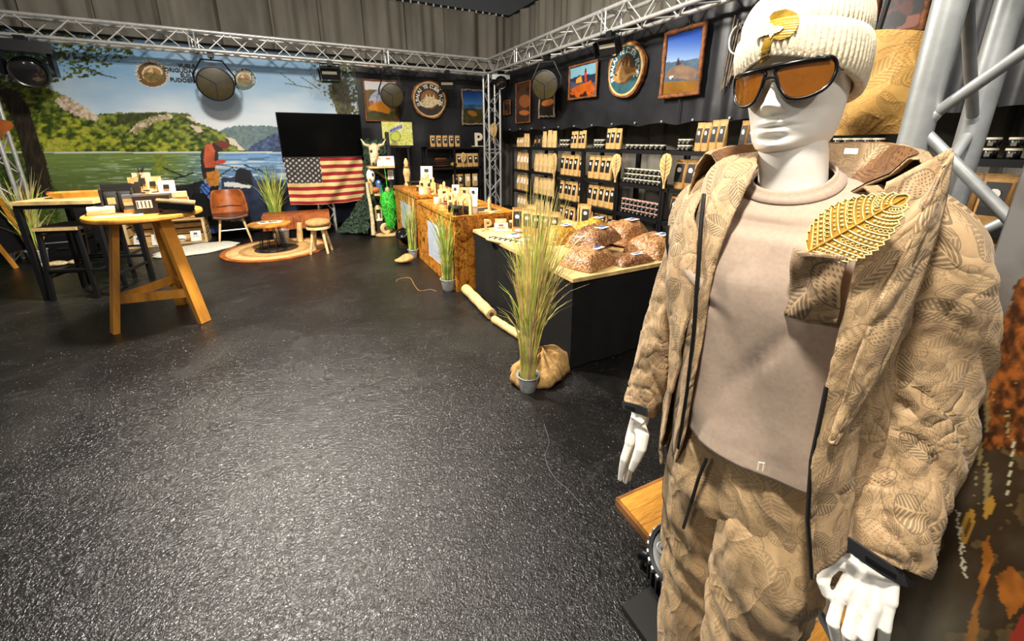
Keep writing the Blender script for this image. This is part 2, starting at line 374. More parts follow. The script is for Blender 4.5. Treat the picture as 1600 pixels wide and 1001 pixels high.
# ================= printed banners =================
mat_print('banner_print', .45, .15)
YB, XB = 8.5, 4.02
def lake(x, y):
    p = Paint(x, y, (160, 200, 232)); n = fbm(x*.06, y*.06); nf = fbm(x*.25, y*.3); nl = fbm(x*.12+30, y*.2)
    k = np.clip((y-80)/120, 0, 1); p.put(np.ones(x.shape, bool), (146, 190, 226), (224, 233, 240), k)
    k2 = np.clip(k+(fbm(x*.012+4, y*.03)-.45)*.8, 0, 1); p.put(np.ones(x.shape, bool), (132, 180, 222), (226, 234, 240), k2)
    # far blue mountains
    p.poly([(338, 240), (338, 207), (352, 200), (375, 196), (405, 196), (450, 199), (640, 205), (640, 240)], (84, 106, 122), (128, 150, 140), np.clip(nf*1.4-.2, 0, 1), 2)
    p.poly([(384, 240), (392, 228), (410, 218), (428, 209), (450, 206), (640, 215), (640, 240)], (44, 62, 102), (92, 114, 150), np.clip(nf*2-.6, 0, 1), 2)
    # hills
    rk = np.clip(nf*2.2-.55, 0, 1)
    p.poly([(-120, 245), (-120, 118), (30, 128), (70, 136), (100, 148), (125, 163), (150, 180), (154, 178), (180, 176), (270, 175), (297, 178), (306, 190), (330, 199), (352, 209), (372, 226), (388, 236), (388, 245)], (44, 60, 22), (146, 158, 62), np.clip(fbm(x*.16, y*.22)*2.6-.75, 0, 1), 3)
    p.poly([(84, 156), (100, 150), (118, 158), (140, 172), (156, 186), (148, 190), (120, 180), (100, 172)], (226, 208, 186), (150, 130, 104), np.clip(nf*2.6-1.0, 0, 1), 4)
    p.poly([(199, 207), (215, 192), (240, 181), (270, 178), (268, 184), (238, 192), (214, 208)], (222, 204, 178), (120, 112, 70), np.clip(nf*2.6-.9, 0, 1), 4)
    p.poly([(288, 182), (300, 182), (310, 192), (300, 190)], (222, 208, 190), wob=3); p.poly([(296, 194), (312, 198), (320, 206), (308, 206)], (216, 200, 178), wob=3)
    p.poly([(352, 212), (366, 218), (382, 234), (374, 234), (358, 222)], (220, 208, 188), wob=3)
    p.poly([(184, 178), (260, 176), (210, 190), (180, 196)], (50, 60, 32), (84, 90, 48), rk, 3)
    p.poly([(-120, 242), (-120, 190), (40, 182), (78, 172), (110, 182), (150, 200), (180, 212), (210, 226), (230, 240)], (52, 70, 20), (172, 176, 58), np.clip(fbm(x*.13+8, y*.2)*2.8-.85, 0, 1), 4)
    p.poly([(70, 240), (66, 222), (86, 214), (104, 216), (118, 232), (116, 240)], (132, 144, 40), (190, 186, 74), rk, 3)
    p.poly([(200, 240), (220, 222), (240, 206), (262, 212), (290, 224), (320, 226), (372, 240)], (46, 66, 20), (166, 172, 58), np.clip(fbm(x*.14+20, y*.2)*2.8-.85, 0, 1), 4)
    p.poly([(218, 238), (262, 236), (262, 240), (218, 240)], (214, 196, 160), wob=1)
    # water
    kx = np.clip((x-270)/90, 0, 1); wv = vnoise(x*.05+fbm(x*.1, y*.1)*2, y*.62)
    wat = (y > 238)
    g = np.array((112, 134, 66)); bl = np.array((112, 156, 206)); cc = g*(1-kx[..., None])+bl*kx[..., None]
    dk = np.clip((y-250)/80, 0, .5); cc = cc*(1-dk[..., None]*.45); li = np.clip((wv-.62)*4.5, 0, 1)*np.clip((y-240)/12, 0, 1)*np.clip((x-90)/150, .2, 1)*.9
    cc = cc*(1-li[..., None])+np.array((206, 216, 214))*li[..., None]; di = np.clip((.36-wv)*4, 0, .45)*np.clip((x-60)/200, .25, 1); cc = cc*(1-di[..., None])+np.array((40, 66, 80))*di[..., None]
    p.c[wat] = (cc/255)[wat]; p.put((y > 237) & (y < 239.2), (204, 214, 204))
    p.put((np.abs(x-250-4*np.sin(y*.4)) < 10) & (y > 240) & (y < 272), (138, 146, 52), (96, 116, 52), rk)
    # far bank behind the trunk, reeds
    p.poly([(-140, 420), (-140, 236), (60, 240), (74, 268), (92, 300), (100, 420)], (44, 62, 26), (96, 114, 48), rk, 3)
    # boat hulls and dark gear along the bottom
    p.poly([(112, 318), (150, 306), (200, 296), (250, 296), (320, 282), (324, 420), (112, 420)], (24, 26, 28), (50, 50, 44), np.clip(n*2-.6, 0, 1), 3)
    p.poly([(40, 350), (320, 344), (640, 350), (640, 430), (40, 430)], (26, 26, 27), (54, 54, 50), np.clip(nf*2-.8, 0, 1), 2)
    p.poly([(314, 350), (313, 290), (326, 280), (340, 286), (342, 350)], (62, 108, 190), (84, 130, 206), nf, 1)
    p.poly([(314, 364), (314, 348), (342, 348), (342, 364)], (40, 66, 120), (96, 120, 160), np.clip(nf*2-.6, 0, 1))
    for a, b in (((314, 290), (334, 310)), ((334, 294), (316, 314)), ((316, 314), (336, 330)), ((336, 312), (316, 336)), ((318, 292), (362, 262)), ((362, 262), (374, 270)), ((312, 280), (332, 300))): p.line(a, b, 1.6, (18, 20, 26))
    p.poly([(346, 330), (346, 277), (366, 276), (370, 266), (392, 268), (398, 280), (440, 284), (640, 290), (640, 350), (400, 350)], (24, 30, 46), (52, 66, 104), np.clip(n*2-.6, 0, 1), 2)
    p.poly([(366, 292), (369, 266), (376, 262), (391, 266), (396, 292)], (22, 24, 34)); p.poly([(350, 284), (372, 286), (392, 290), (390, 294), (352, 291)], (214, 216, 210), wob=2)
    for a, b in (((382, 258), (404, 266)), ((404, 264), (420, 276)), ((255, 262), (288, 276)), ((215, 278), (224, 264)), ((272, 280), (302, 270))): p.line(a, b, 2, (20, 22, 26))
    # standing angler
    p.poly([(322, 352), (326, 318), (329, 290), (342, 290), (342, 318), (344, 352)], (24, 24, 24), wob=1)
    p.poly([(316, 270), (330, 261), (340, 264), (344, 275), (341, 290), (328, 291), (322, 282)], (196, 130, 46), (150, 92, 36), np.clip(nf*2-.6, 0, 1), 1)
    p.poly([(314, 262), (315, 236), (322, 226), (332, 224), (338, 232), (337, 250), (352, 250), (352, 254), (338, 258), (334, 265), (322, 272)], (204, 98, 60), (150, 66, 44), np.clip(n*2-.5, 0, 1), 1)
    p.poly([(314, 262), (313, 240), (320, 228), (318, 252), (324, 278), (318, 280)], (44, 36, 36)); p.poly([(331, 225), (338, 222), (352, 226), (348, 234), (341, 238), (342, 250), (335, 252), (336, 236)], (52, 36, 30), wob=1)
    p.poly([(336, 224), (344, 219), (356, 222), (358, 231), (352, 233), (342, 228)], (120, 48, 42), wob=1); p.poly([(340, 250), (352, 249), (353, 254), (342, 256)], (190, 64, 50))
    p.line((336, 256), (370, 262), 1.3, (60, 60, 60)); p.poly([(314, 262), (336, 262), (336, 267), (315, 270)], (30, 30, 32))
    # leaning tree trunk and crown, left
    tk = np.clip(fbm(x*.5, y*.08)*2-.5, 0, 1)
    p.poly([(-10, 130), (28, 142), (44, 166), (58, 210), (72, 252), (84, 304), (48, 308), (38, 250), (24, 200), (8, 162)], (30, 26, 20), (66, 56, 42), tk, 1)
    lv = fbm(x*.19, y*.3+5); top = np.interp(x, [-200, 0, 90, 150, 208], [185, 140, 128, 118, 84])
    p.put((y < top) & (x < 208) & (lv > .40+.25*np.clip((y-70)/60, 0, 1)*np.clip((x-20)/160, 0, 1)), (36, 44, 24), (120, 134, 60), np.clip(fbm(x*.3+9, y*.4)*2.2-.6, 0, 1))
    p.line((138, 112), (182, 122), 1.4, (50, 50, 40)); p.line((120, 100), (160, 116), 1.6, (50, 46, 36))
    # leaves hanging in from the right
    edge = np.interp(y, [95, 115, 135, 150, 178, 200], [478, 478, 488, 508, 522, 540]); lr = fbm(x*.3, y*.3+50)
    p.put((x > edge) & (y < 185) & (lr > np.clip(.62-(x-edge)*.006, .36, .62)), (58, 66, 36), (128, 134, 92), np.clip(fbm(x*.35, y*.3)*2.2-.6, 0, 1))
    p.poly([(512, 135), (532, 122), (545, 140), (552, 190), (530, 190)], (60, 58, 36), (104, 100, 62), rk, 3)
    for a, b in (((438, 114), (462, 132)), ((446, 130), (488, 138)), ((470, 120), (500, 140))): p.line(a, b, 1.2, (60, 62, 40))
    # emblem discs
    for cx, cy, rx, ry, c1 in ((238, 116, 26, 20.5, (118, 86, 44)), (381, 124, 19.5, 18, (62, 104, 112))):
        p.ell(cx, cy, rx, ry, (232, 228, 214), .1); p.ell(cx, cy, rx*.96, ry*.95, c1, .1); p.ell(cx, cy-1, rx*.62, ry*.66, (226, 214, 186)); p.ell(cx, cy+1, rx*.55, ry*.56, (176, 128, 72))
        p.poly([(cx-.6*rx, cy+.1*ry), (cx-.1*rx, cy-.4*ry), (cx+.4*rx, cy+.0*ry), (cx+.75*rx, cy+.1*ry), (cx+.5*rx, cy+.5*ry), (cx-.2*rx, cy+.55*ry)], (140, 124, 62), (96, 84, 44), rk)
        p.poly([(cx-.3*rx, cy-.15*ry), (cx-.05*rx, cy-.55*ry), (cx+.05*rx, cy-.1*ry)], (236, 200, 140))
    return p
xs = np.arange(-4.6, 1.16, .0115); zs = np.arange(.05, 3.06, .0115)
P = np.array([[(a, YB+.012*math.sin(a*2.2+b), b) for a in xs] for b in zs])
bn = thing('lake_banner', 'large printed banner of a lake, green hills and a standing angler', 'banner', (-1.7, YB, 0))
print_grid(P, lake).obj('printed_sheet', 'banner_print', bn, smooth=180)
M().cyl((-4.6, YB, 3.07), (1.15, YB, 3.07), .02, n=8).obj('hem_tube', 'black', bn, smooth=60)
for i, tx in enumerate(['VUELE', 'ORIGUDAL', 'SUILE', 'FUDOER.']):
    q = ony(305, 104.2+i*7.4, YB-.03); text('lettering', tx, .078, q, (1, 0, 0), (0, 0, 1), 'ink', bn, 'RIGHT', .001, bold=.035)
for px, py, Rr in ((238, 116, .25), (381, 124, .19)):
    c = ony(px, py, YB-.03)
    for i, ch in enumerate('PURALAI YE DUER FUDEL'):
        an = math.radians(205-230*i/20); d = np.array([math.cos(an), 0, math.sin(an)])
        if ch != ' ': text('lettering', ch, Rr*.24, c+d*Rr*.74, (math.sin(an), 0, -math.cos(an)), d, 'paper', bn, depth=.001, bold=.02)
# black banner continuing into the corner and along the right side
m = mat('black_banner', '222327', .42, var=.6, vs_=1.3, bump=.25, bs=3, spec=.4)
xs = np.linspace(1.15, XB, 60); zs = np.linspace(1.0, 3.06, 24)
bk = thing('black_banner', 'dark grey banner behind the counter between lake banner and corner', 'banner', (2.6, YB, 1.0))
M().grid([[(a, YB+.018*math.sin(a*9+b)*math.sin(b*1.4), b) for a in xs] for b in np.linspace(.0, 3.06, 24)]).obj('sheet', 'black_banner', bk, smooth=180)
rb = thing('black_banner', 'long dark grey banner with framed pictures above the shelf wall', 'banner', (XB, 4, 1.78))
ys = np.linspace(YB, -1.5, 200); zs = np.linspace(1.78, 3.06, 20)
def bx(a, b):
    near = np.clip((3.6-a)/1.5, 0, 1); return XB+(.012*math.sin(a*5+b)+near*.030*math.sin(a*26+1.3*math.sin(a*4)))*(1 if b > 2 else 1.3)
M().grid([[(bx(a, b), a, b+(.035*abs(math.sin(a*5.3)) if b < 1.79 else 0)) for a in ys] for b in zs]).obj('sheet', 'black_banner', rb, smooth=180)
for a in np.arange(.6, 8.2, .45): M().cyl((XB-.035, a, 1.83), (XB-.02, a, 1.83), .013, n=8).obj('eyelet', 'alu', rb)
M().b2((XB-.035, 3.50, 1.82), (XB-.028, 3.515, 3.05)).obj('seam', 'black', rb)
# ================= mannequin =================
MR = (.862, .478, 0.); MRZ = math.radians(-77.4)
_R0 = np.array(MR); _Fd = np.array([math.sin(MRZ), -math.cos(MRZ), 0]); _U = np.array([math.cos(MRZ), math.sin(MRZ), 0])
def ml(px, py, v):                       # local (x, y, z) of a photographed point at depth v in front of the body axis
    d = ray(px, py); o = C0-_R0; t = (v-o@_Fd)/(d@_Fd); p = o+d*t; return np.array([p@_U, -(p@_Fd), p[2]])
def camo(name, base, light, ink, sc=1.0, strength=.75, rough=.62):
    m = bpy.data.materials.new(name); m.use_nodes = True; MATS[name] = m; t = NT(m)
    uv = t.coord('UV'); nz = t.new('TexNoise'); nz.inputs['Scale'].default_value = 9; t.link(uv, nz.inputs['Vector'])
    p = t.vmath('ADD', uv, t.vmath('SCALE', t.vmath('SUBTRACT', nz.outputs[1], (.5, .5, .5)), sc=.035))
    def leaf(scale, l, w, per, seed):
        q = t.vmath('ADD', p, (seed, seed*1.7, 0)); vo = t.new('TexVoronoi', voronoi_dimensions='2D'); t.link(q, vo.inputs['Vector']); vo.inputs['Scale'].default_value = scale; vo.inputs['Randomness'].default_value = .85
        sc_ = t.new('SeparateColor'); t.link(vo.outputs['Color'], sc_.inputs[0])
        vr = t.new('VectorRotate', rotation_type='Z_AXIS'); t.link(t.vmath('SUBTRACT', q, vo.outputs['Position']), vr.inputs['Vector']); t.link(t.math('MULTIPLY', sc_.outputs[0], 6.28), vr.inputs['Angle'])
        sx = t.new('SeparateXYZ'); t.link(vr.outputs[0], sx.inputs[0]); x, y = sx.outputs[0], t.math('ABSOLUTE', sx.outputs[1])
        e = t.math('ADD', t.math('POWER', t.math('ABSOLUTE', t.math('DIVIDE', x, l)), 2), t.math('POWER', t.math('DIVIDE', y, w), 2))
        ins = t.math('LESS_THAN', e, 1.); ph = t.math('MULTIPLY', t.math('ADD', t.math('MULTIPLY', y, .9), x), 6.283/per)
        st = t.math('GREATER_THAN', t.math('SINE', ph), -.35)
        dots = t.math('GREATER_THAN', t.math('MULTIPLY', t.math('SINE', t.math('MULTIPLY', y, 6.283/(per*.8))), t.math('SINE', t.math('MULTIPLY', ph, .5))), .35)
        st = t.math('MAXIMUM', t.math('MULTIPLY', st, t.math('LESS_THAN', sc_.outputs[1], .62)), t.math('MULTIPLY', dots, t.math('GREATER_THAN', sc_.outputs[1], .45)))
        rib = t.math('LESS_THAN', y, per*.16); edge = t.math('MULTIPLY', t.math('GREATER_THAN', e, .86), ins)
        body = t.math('MULTIPLY', t.math('MULTIPLY', st, ins), t.math('SUBTRACT', 1., rib)); 
        return t.math('MAXIMUM', body, edge), ins, sc_.outputs[2]
    a, ia, ra = leaf(8.5/sc, .062*sc, .036*sc, .0125*sc, 0.); b, ib, rb_ = leaf(13/sc, .036*sc, .023*sc, .008*sc, 3.3)
    n = t.noise(p, 16/sc, 2, .4, .8); fr = t.math('FRACT', t.math('MULTIPLY', n, 17)); cont = t.math('LESS_THAN', t.math('ABSOLUTE', t.math('SUBTRACT', fr, .5)), .17)
    msk = t.math('GREATER_THAN', t.noise(t.vmath('ADD', p, (7, 3, 1)), 7/sc, 3), .43); cont = t.math('MULTIPLY', cont, msk)
    ink_f = t.math('MAXIMUM', t.math('MULTIPLY', a, t.math('MULTIPLY_ADD', ra, .5, .5)), t.math('MULTIPLY', t.math('MULTIPLY', b, t.math('SUBTRACT', 1., ia)), .75))
    ink_f = t.math('MAXIMUM', ink_f, t.math('MULTIPLY', t.math('MULTIPLY', cont, t.math('SUBTRACT', 1., t.math('MAXIMUM', ia, ib))), .48))
    bn_ = t.noise(p, 4.5/sc, 3); basec = t.mix(t.ramp(bn_, [(.38, 0.), (.62, 1.)]), base, light)
    t.link(t.mix(t.math('MULTIPLY', ink_f, strength), basec, ink), t.b.inputs['Base Color']); t.b.inputs['Roughness'].default_value = rough
    t.b.inputs['Specular IOR Level'].default_value = .35; t.b.inputs['Sheen Weight'].default_value = .1
    rg_ = t.math('SUBTRACT', 1., t.math('ABSOLUTE', t.math('MULTIPLY_ADD', t.noise(t.map(uv, (1, .62, 1), (0, 0, .6)), 9, 2, .45, 1.1), 4., -2.)))
    rg_ = t.math('POWER', t.math('MAXIMUM', rg_, 0.), 3.); hh_ = t.math('ADD', t.math('MULTIPLY', t.noise(uv, 22, 4, .6, .5), .35), t.math('MULTIPLY', rg_, -.55)); t.bump(hh_, .55, .010)
    return m
camo('camo_jacket', hexc('a98b66'), hexc('bd9f77'), hexc('5b4d39'), .60, .80); camo('camo_pocket', hexc('94795a'), hexc('ad8f69'), hexc('4f4434'), .8, .85)
camo('camo_trousers', hexc('a98c66'), hexc('ba9c73'), hexc('65563f'), .72, .66, .6)
camo('camo_lining', hexc('7a5432'), hexc('8d6238'), hexc('3c2819'), .9, .7)
camo('camo_sack', hexc('b98d48'), hexc('c99d55'), hexc('7d5f2f'), 1.1, .65)
mat('tee', 'ab9684', .85, var=.05, vs_=120, bump=.22, bs=7, sheen=.15); mat('shell_white', 'f3efe6', .42, var=.03, vs_=12, coat=.1)
mat('knit', 'e3d5b8', .9, var=.10, vs_=70, bump=.25, bs=160, sheen=.2); mat('rubber', '2c2d30', .6); mat('zip', '1d1c1b', .4, .3)
mat('lens', '804a0e', .06, spec=.9, coat=.8, var=.10, vs_=25); mat('frame_black', '0d0c0c', .22)
MAN = thing('mannequin', 'white display mannequin in knitted hat, sunglasses and tan leaf-pattern outdoor suit', 'mannequin', MR, MRZ)
def sgp(c, e): return np.sign(c)*np.abs(c)**e
def sring(z, cu, cv, a, b, n=2.3, k=0., th=None):
    th = np.linspace(-PI, PI, 72, endpoint=False) if th is None else th
    u = cu+a*sgp(np.sin(th), 2/n); v = cv+b*sgp(np.cos(th), 2/n); return np.stack([u, -v, z+k*(v-cv)], 1)
def itab(tab, zq):                        # smooth-ish interpolation of a ring table by its first column
    tab = np.array(tab, float); o = np.argsort(tab[:, 0]); tab = tab[o]
    r = []
    for q in zq:
        i = int(np.clip(np.searchsorted(tab[:, 0], q)-1, 0, len(tab)-2)); x = np.clip((q-tab[i, 0])/(tab[i+1, 0]-tab[i, 0]), 0, 1)
        m0 = (tab[min(i+1, len(tab)-1)]-tab[max(i-1, 0)])/2 if i else tab[1]-tab[0]; m1 = (tab[min(i+2, len(tab)-1)]-tab[i])/2
        x2, x3 = x*x, x*x*x; row = (2*x3-3*x2+1)*tab[i]+(x3-2*x2+x)*m0+(-2*x3+3*x2)*tab[i+1]+(x3-x2)*m1; row[0] = q; r.append(row)
    return np.array(r)
def uvloft(V, closed):
    """UVs in metres: around the ring by arc length from its middle, along the loft by arc length"""
    V = np.array(V); mid = V[len(V)//2]; seg = np.linalg.norm(np.diff(mid, axis=0), axis=1); s_ = np.r_[0, np.cumsum(seg)]
    c = V.mean(1); t_ = np.r_[0, np.cumsum(np.linalg.norm(np.diff(c, axis=0), axis=1))]
    return np.array([[(a, b) for a in s_] for b in t_]).reshape(-1, 2)
def loft_obj(name, V, m, parent, closed=True, cap=False, thick=0., sub=0, extra=None):
    b = M(); b.rings([np.array(r) for r in V], cap, closed); b.uv = uvloft(V, closed)
    if extra:
        for W in extra: b.rings([np.array(r) for r in W], cap, closed); b.uv = np.vstack([b.uv, uvloft(W, closed)+.37])
    o = b.obj(name, m, parent, smooth=180, world=False)
    if thick: s_ = o.modifiers.new('thickness', 'SOLIDIFY'); s_.thickness = thick; s_.offset = -1
    if sub: s_ = o.modifiers.new('smooth', 'SUBSURF'); s_.levels = s_.render_levels = sub
    return o
# ---- head, neck, hands: one continuous white shell ----
def head_pts():
    # z, half width, front, back
    T = [(-.118, .030, .050, .010), (-.116, .045, .076, .03), (-.110, .053, .088, .045), (-.095, .0605, .093, .06), (-.07, .0665, .0925, .075), (-.045, .070, .092, .088), (-.02, .0735, .090, .096), (.0, .0745, .089, .100), (.03, .075, .096, .103), (.06, .073, .095, .100), (.09, .064, .082, .088), (.112, .046, .058, .064), (.124, .022, .028, .03), (.127, .004, .004, .004)]
    zq = np.r_[np.linspace(-.118, -.108, 7)[:-1], np.linspace(-.108, .10, 84), np.linspace(.102, .127, 14)]
    th = np.linspace(-PI, PI, 128, endpoint=False); V = []
    g = lambda x, s: np.exp(-(x/s)**2)
    for z, a, bf, bb in itab(T, zq):
        n = 2.4; u = a*sgp(np.sin(th), 2/n); v = np.where(np.cos(th) > 0, bf, bb)*sgp(np.cos(th), 2/n)
        fr = np.clip(np.cos(th)*1.6, 0, 1); d = 0*u
        hz = np.interp(z, [-.052, -.045, -.036, -.02, .01, .022, .03], [0, .016, .034, .027, .012, .005, 0]); sx = np.interp(z, [-.045, -.03, 0, .02], [.0135, .0125, .0085, .011])
        d += hz*1.08*g(u, sx)+.012*g(np.abs(u)-.0145, .0075)*g(z+.040, .009)                        # nose and wings
        d += -.015*g(np.abs(u)-.033, .021)*g(z-.000, .016)+.006*g(z-.027, .010)*g(u, .055)      # sockets, brow
        d += .011*g(z+.0650, .0052)*g(u, .021)+.0115*g(z+.0800, .0055)*g(u, .018)-.009*g(z+.0722, .0026)*g(u, .027)-.0085*g(z+.092, .0055)*g(u, .022)
        d += -.0025*g(u, .004)*g(z+.055, .006)+.007*g(z+.106, .013)*g(u, .022)+.004*g(np.abs(u)-.052, .016)*g(z+.018, .016)-.006*g(np.abs(u)-.048, .016)*g(z+.062, .018)
        V.append(np.stack([u, -(v+d*fr), np.full(u.shape, z)], 1))
    return V
HC = np.array([-.006, .004, 1.700]); HR = np.array(Euler((math.radians(2), math.radians(-5.0), math.radians(-5)), 'XYZ').to_matrix())
def hx(p): return np.asarray(p)@HR.T+HC
body = M(); body.rings([hx(r) for r in head_pts()])
nk = itab([(1.42, .02, .0, .085, .075), (1.47, .018, -.005, .064, .064), (1.53, .014, .0, .057, .059), (1.58, .008, .006, .056, .062), (1.63, .0, .008, .052, .064)], np.linspace(1.42, 1.63, 14))
body.rings([sring(z, cu, cv, a, b, 2.1, -.15)[::-1] for z, cu, cv, a, b in nk])
def hand(parts_):
    """palm and finger tubes fused to one skin by a voxel remesh"""
    h = M()
    for pts, r in parts_: h.tube(pts, r, 10)
    for pts, r in parts_:
        h.ell(pts[-1], (r[-1],)*3, 10, 6)
    o = h.obj('tmp_hand', 'shell_white', None)
    md = o.modifiers.new('r', 'REMESH'); md.mode = 'VOXEL'; md.voxel_size = .0023; md.use_smooth_shade = True
    sm = o.modifiers.new('s', 'SMOOTH'); sm.iterations = 3; sm.factor = .5
    dg = bpy.context.evaluated_depsgraph_get(); me = bpy.data.meshes.new_from_object(o.evaluated_get(dg))
    vv = [tuple(v.co) for v in me.vertices]; ff = [tuple(p.vertices) for p in me.polygons]; bpy.data.objects.remove(o); return vv, ff
def finger(base, dirs, lens, r0):
    pts = [np.array(base, float)]; rr = [r0]
    for i, (d, l) in enumerate(zip(dirs, lens)):
        d = np.array(d, float); d /= np.linalg.norm(d)
        for k in (.5, 1.): pts.append(pts[-1]+d*l*.5); rr.append(r0*(1.04 if k == 1. and i < 2 else .94)*(1-.10*i))
    rr[-1] *= .78; return pts, rr
# its left hand: back of the hand towards the viewer, fingers pointing down, thumb beside the hip
W = ml(1372, 868, .105); KN = [ml(1311, 936, .148), ml(1337, 948, .156), ml(1364, 949, .152), ml(1390, 938, .136)]
pl = []
for k in KN:
    w0 = W+(k-W)*.02+(k-np.mean(KN, 0))*.42; pl.append(([w0, (w0*.55+k*.45)+np.array([0, -.003, 0]), k], [.0155, .0150, .0118]))
pl.append(([W+np.array([0, .028, .055]), W+np.array([0, .006, .02]), W*.6+np.mean(KN, 0)*.4], [.026, .027, .020]))
for i, (px, py, v, px2, py2, v2, r_) in enumerate([(1301, 972, .166, 1307, 1000, .150, .0100), (1326, 990, .174, 1330, 1022, .154, .0104), (1352, 994, .170, 1353, 1026, .150, .0102), (1382, 980, .152, 1380, 1006, .134, .0090)]):
    a = ml(px, py, v); b = ml(px2, py2, v2); e = b+(b-a)*.75+np.array([0, .022, 0])
    pl.append(([KN[i], KN[i]*.5+a*.5, a, (a+b)/2, b, (b+e)/2, e], [r_*1.12, r_, r_*1.06, r_*.94, r_*.92, r_*.84, r_*.66]))
th0 = W+(KN[0]-W)*.20; pl.append(([th0, ml(1304, 876, .130), ml(1289, 893, .142), ml(1286, 910, .150), ml(1291, 928, .152)], [.017, .0145, .0118, .0108, .0074]))
vv, ff = hand(pl); body.add(vv, ff)
# its right hand: seen from the thumb side
W2 = ml(1000, 652, .055); KN2 = [ml(984, 690, .085), ml(988, 692, .060), ml(991, 693, .035), ml(993, 690, .012)]; pl = []
for k in KN2: pl.append(([W2+(k-W2)*.05+(k-np.mean(KN2, 0))*.5, W2*.5+k*.5, k], [.019, .020, .0145]))
pl.append(([W2+np.array([0, 0, .05]), W2, W2*.6+np.mean(KN2, 0)*.4], [.024, .025, .021]))
for i, (px, py, v, px2, py2, v2) in enumerate([(975, 716, .100, 969, 748, .095), (981, 722, .074, 977, 752, .072), (985, 720, .045, 982, 748, .044), (990, 712, .018, 988, 734, .018)]):
    a = ml(px, py, v); b = ml(px2, py2, v2); pl.append(([KN2[i], KN2[i]*.5+a*.5, a, (a+b)/2, b], [.0125, .0112, .0106, .0096, .0072]))
pl.append(([W2+np.array([.006, -.010, -.02]), ml(1004, 680, .085), ml(1001, 700, .098), ml(994, 717, .105), ml(987, 732, .108)], [.020, .0185, .0155, .0125, .0088]))
vv, ff = hand(pl); body.add(vv, ff)
for a, b, c, r in ((W2, (-.20, .0, 1.15), (-.17, .03, 1.44), .024), (W, (.258, .035, 1.10), (.18, .03, 1.45), .022)): body.tube([np.array(a)+np.array([0, 0, .02]), b, c], r, 10)
tb = itab([(.95, .05, .0, .14, .09), (1.15, .03, .0, .13, .085), (1.35, .02, 0, .15, .09), (1.44, .02, 0, .10, .07)], np.linspace(.95, 1.44, 8)); body.rings([sring(z, cu, cv, a, b)[::-1] for z, cu, cv, a, b in tb])
for cu, cv in ((-.035, .0), (.115, .05)): body.rings([sring(z, cu, cv, .05, .055)[::-1] for z in np.linspace(.10, .98, 5)]); body.rings([sring(z, cu, cv+.06*(z < .08), .042-.01*(z > .09), .12-.06*(z > .09), 2.4)[::-1] for z in (.037, .06, .10, .14)])
body.obj('body', 'shell_white', MAN, smooth=180, world=False)
# ---- T-shirt ----
TS = [(1.532, .016, .006, .0635, .0660, 2.1, -.42), (1.520, .017, .008, .074, .074, 2.1, -.42), (1.50, .02, .010, .118, .094, 2.2, -.36), (1.475, .02, .006, .158, .104, 2.3, -.25), (1.43, .02, .01, .188, .122, 2.4, -.05), (1.34, .022, .018, .192, .140, 2.4, 0), (1.22, .028, .016, .182, .138, 2.3, 0), (1.10, .04, .012, .176, .136, 2.3, 0), (.995, .05, .012, .178, .142, 2.3, 0), (.965, .052, .012, .180, .146, 2.3, 0)]
zq = np.r_[np.linspace(1.53, 1.44, 20)[:-1], np.linspace(1.44, .965, 70)]; V = []
for z, cu, cv, a, b, n, k in itab(TS, zq):
    r = sring(z, cu, cv, a, b, n, k, np.linspace(-PI, PI, 110, endpoint=False)); th = np.linspace(-PI, PI, 110, endpoint=False)
    dn = np.clip((1.46-z)/.12, 0, 1); f = (fbm(th*2+z*3, z*5+th*1.2, 2)-.37)*.020*dn+.006*np.sin(th*7+z*14+3*fbm(th*2, z*5))*dn*np.clip((1.3-z)/.25, .2, 1)
    f += -.010*np.exp(-((z-1.295+.10*(th+.45))/.012)**2)*np.exp(-((th+.55)/.25)**2)+.009*np.exp(-((z-1.315+.10*(th+.45))/.014)**2)*np.exp(-((th+.55)/.25)**2)
    f += -.007*np.exp(-((z-1.19-.35*(th-.1))/.02)**2)*np.exp(-((th-.1)/.35)**2)
    r[:, 0] += f*np.sin(th); r[:, 1] -= f*np.cos(th); V.append(r)
ts = loft_obj('t_shirt', V, 'tee', MAN, thick=.003)
nb = itab(TS, np.linspace(1.536, 1.516, 4)); loft_obj('neck_rib', [sring(z+.003, cu, cv, a*1.02, b*1.03, n, k) for z, cu, cv, a, b, n, k in nb], 'tee', ts, thick=.004)
M().tube([ml(x, y, .168) for x, y in ((1184, 734), (1186, 722), (1194, 723), (1192, 735))], .0014, 6).obj('drawcord', 'cream', ts, world=False)
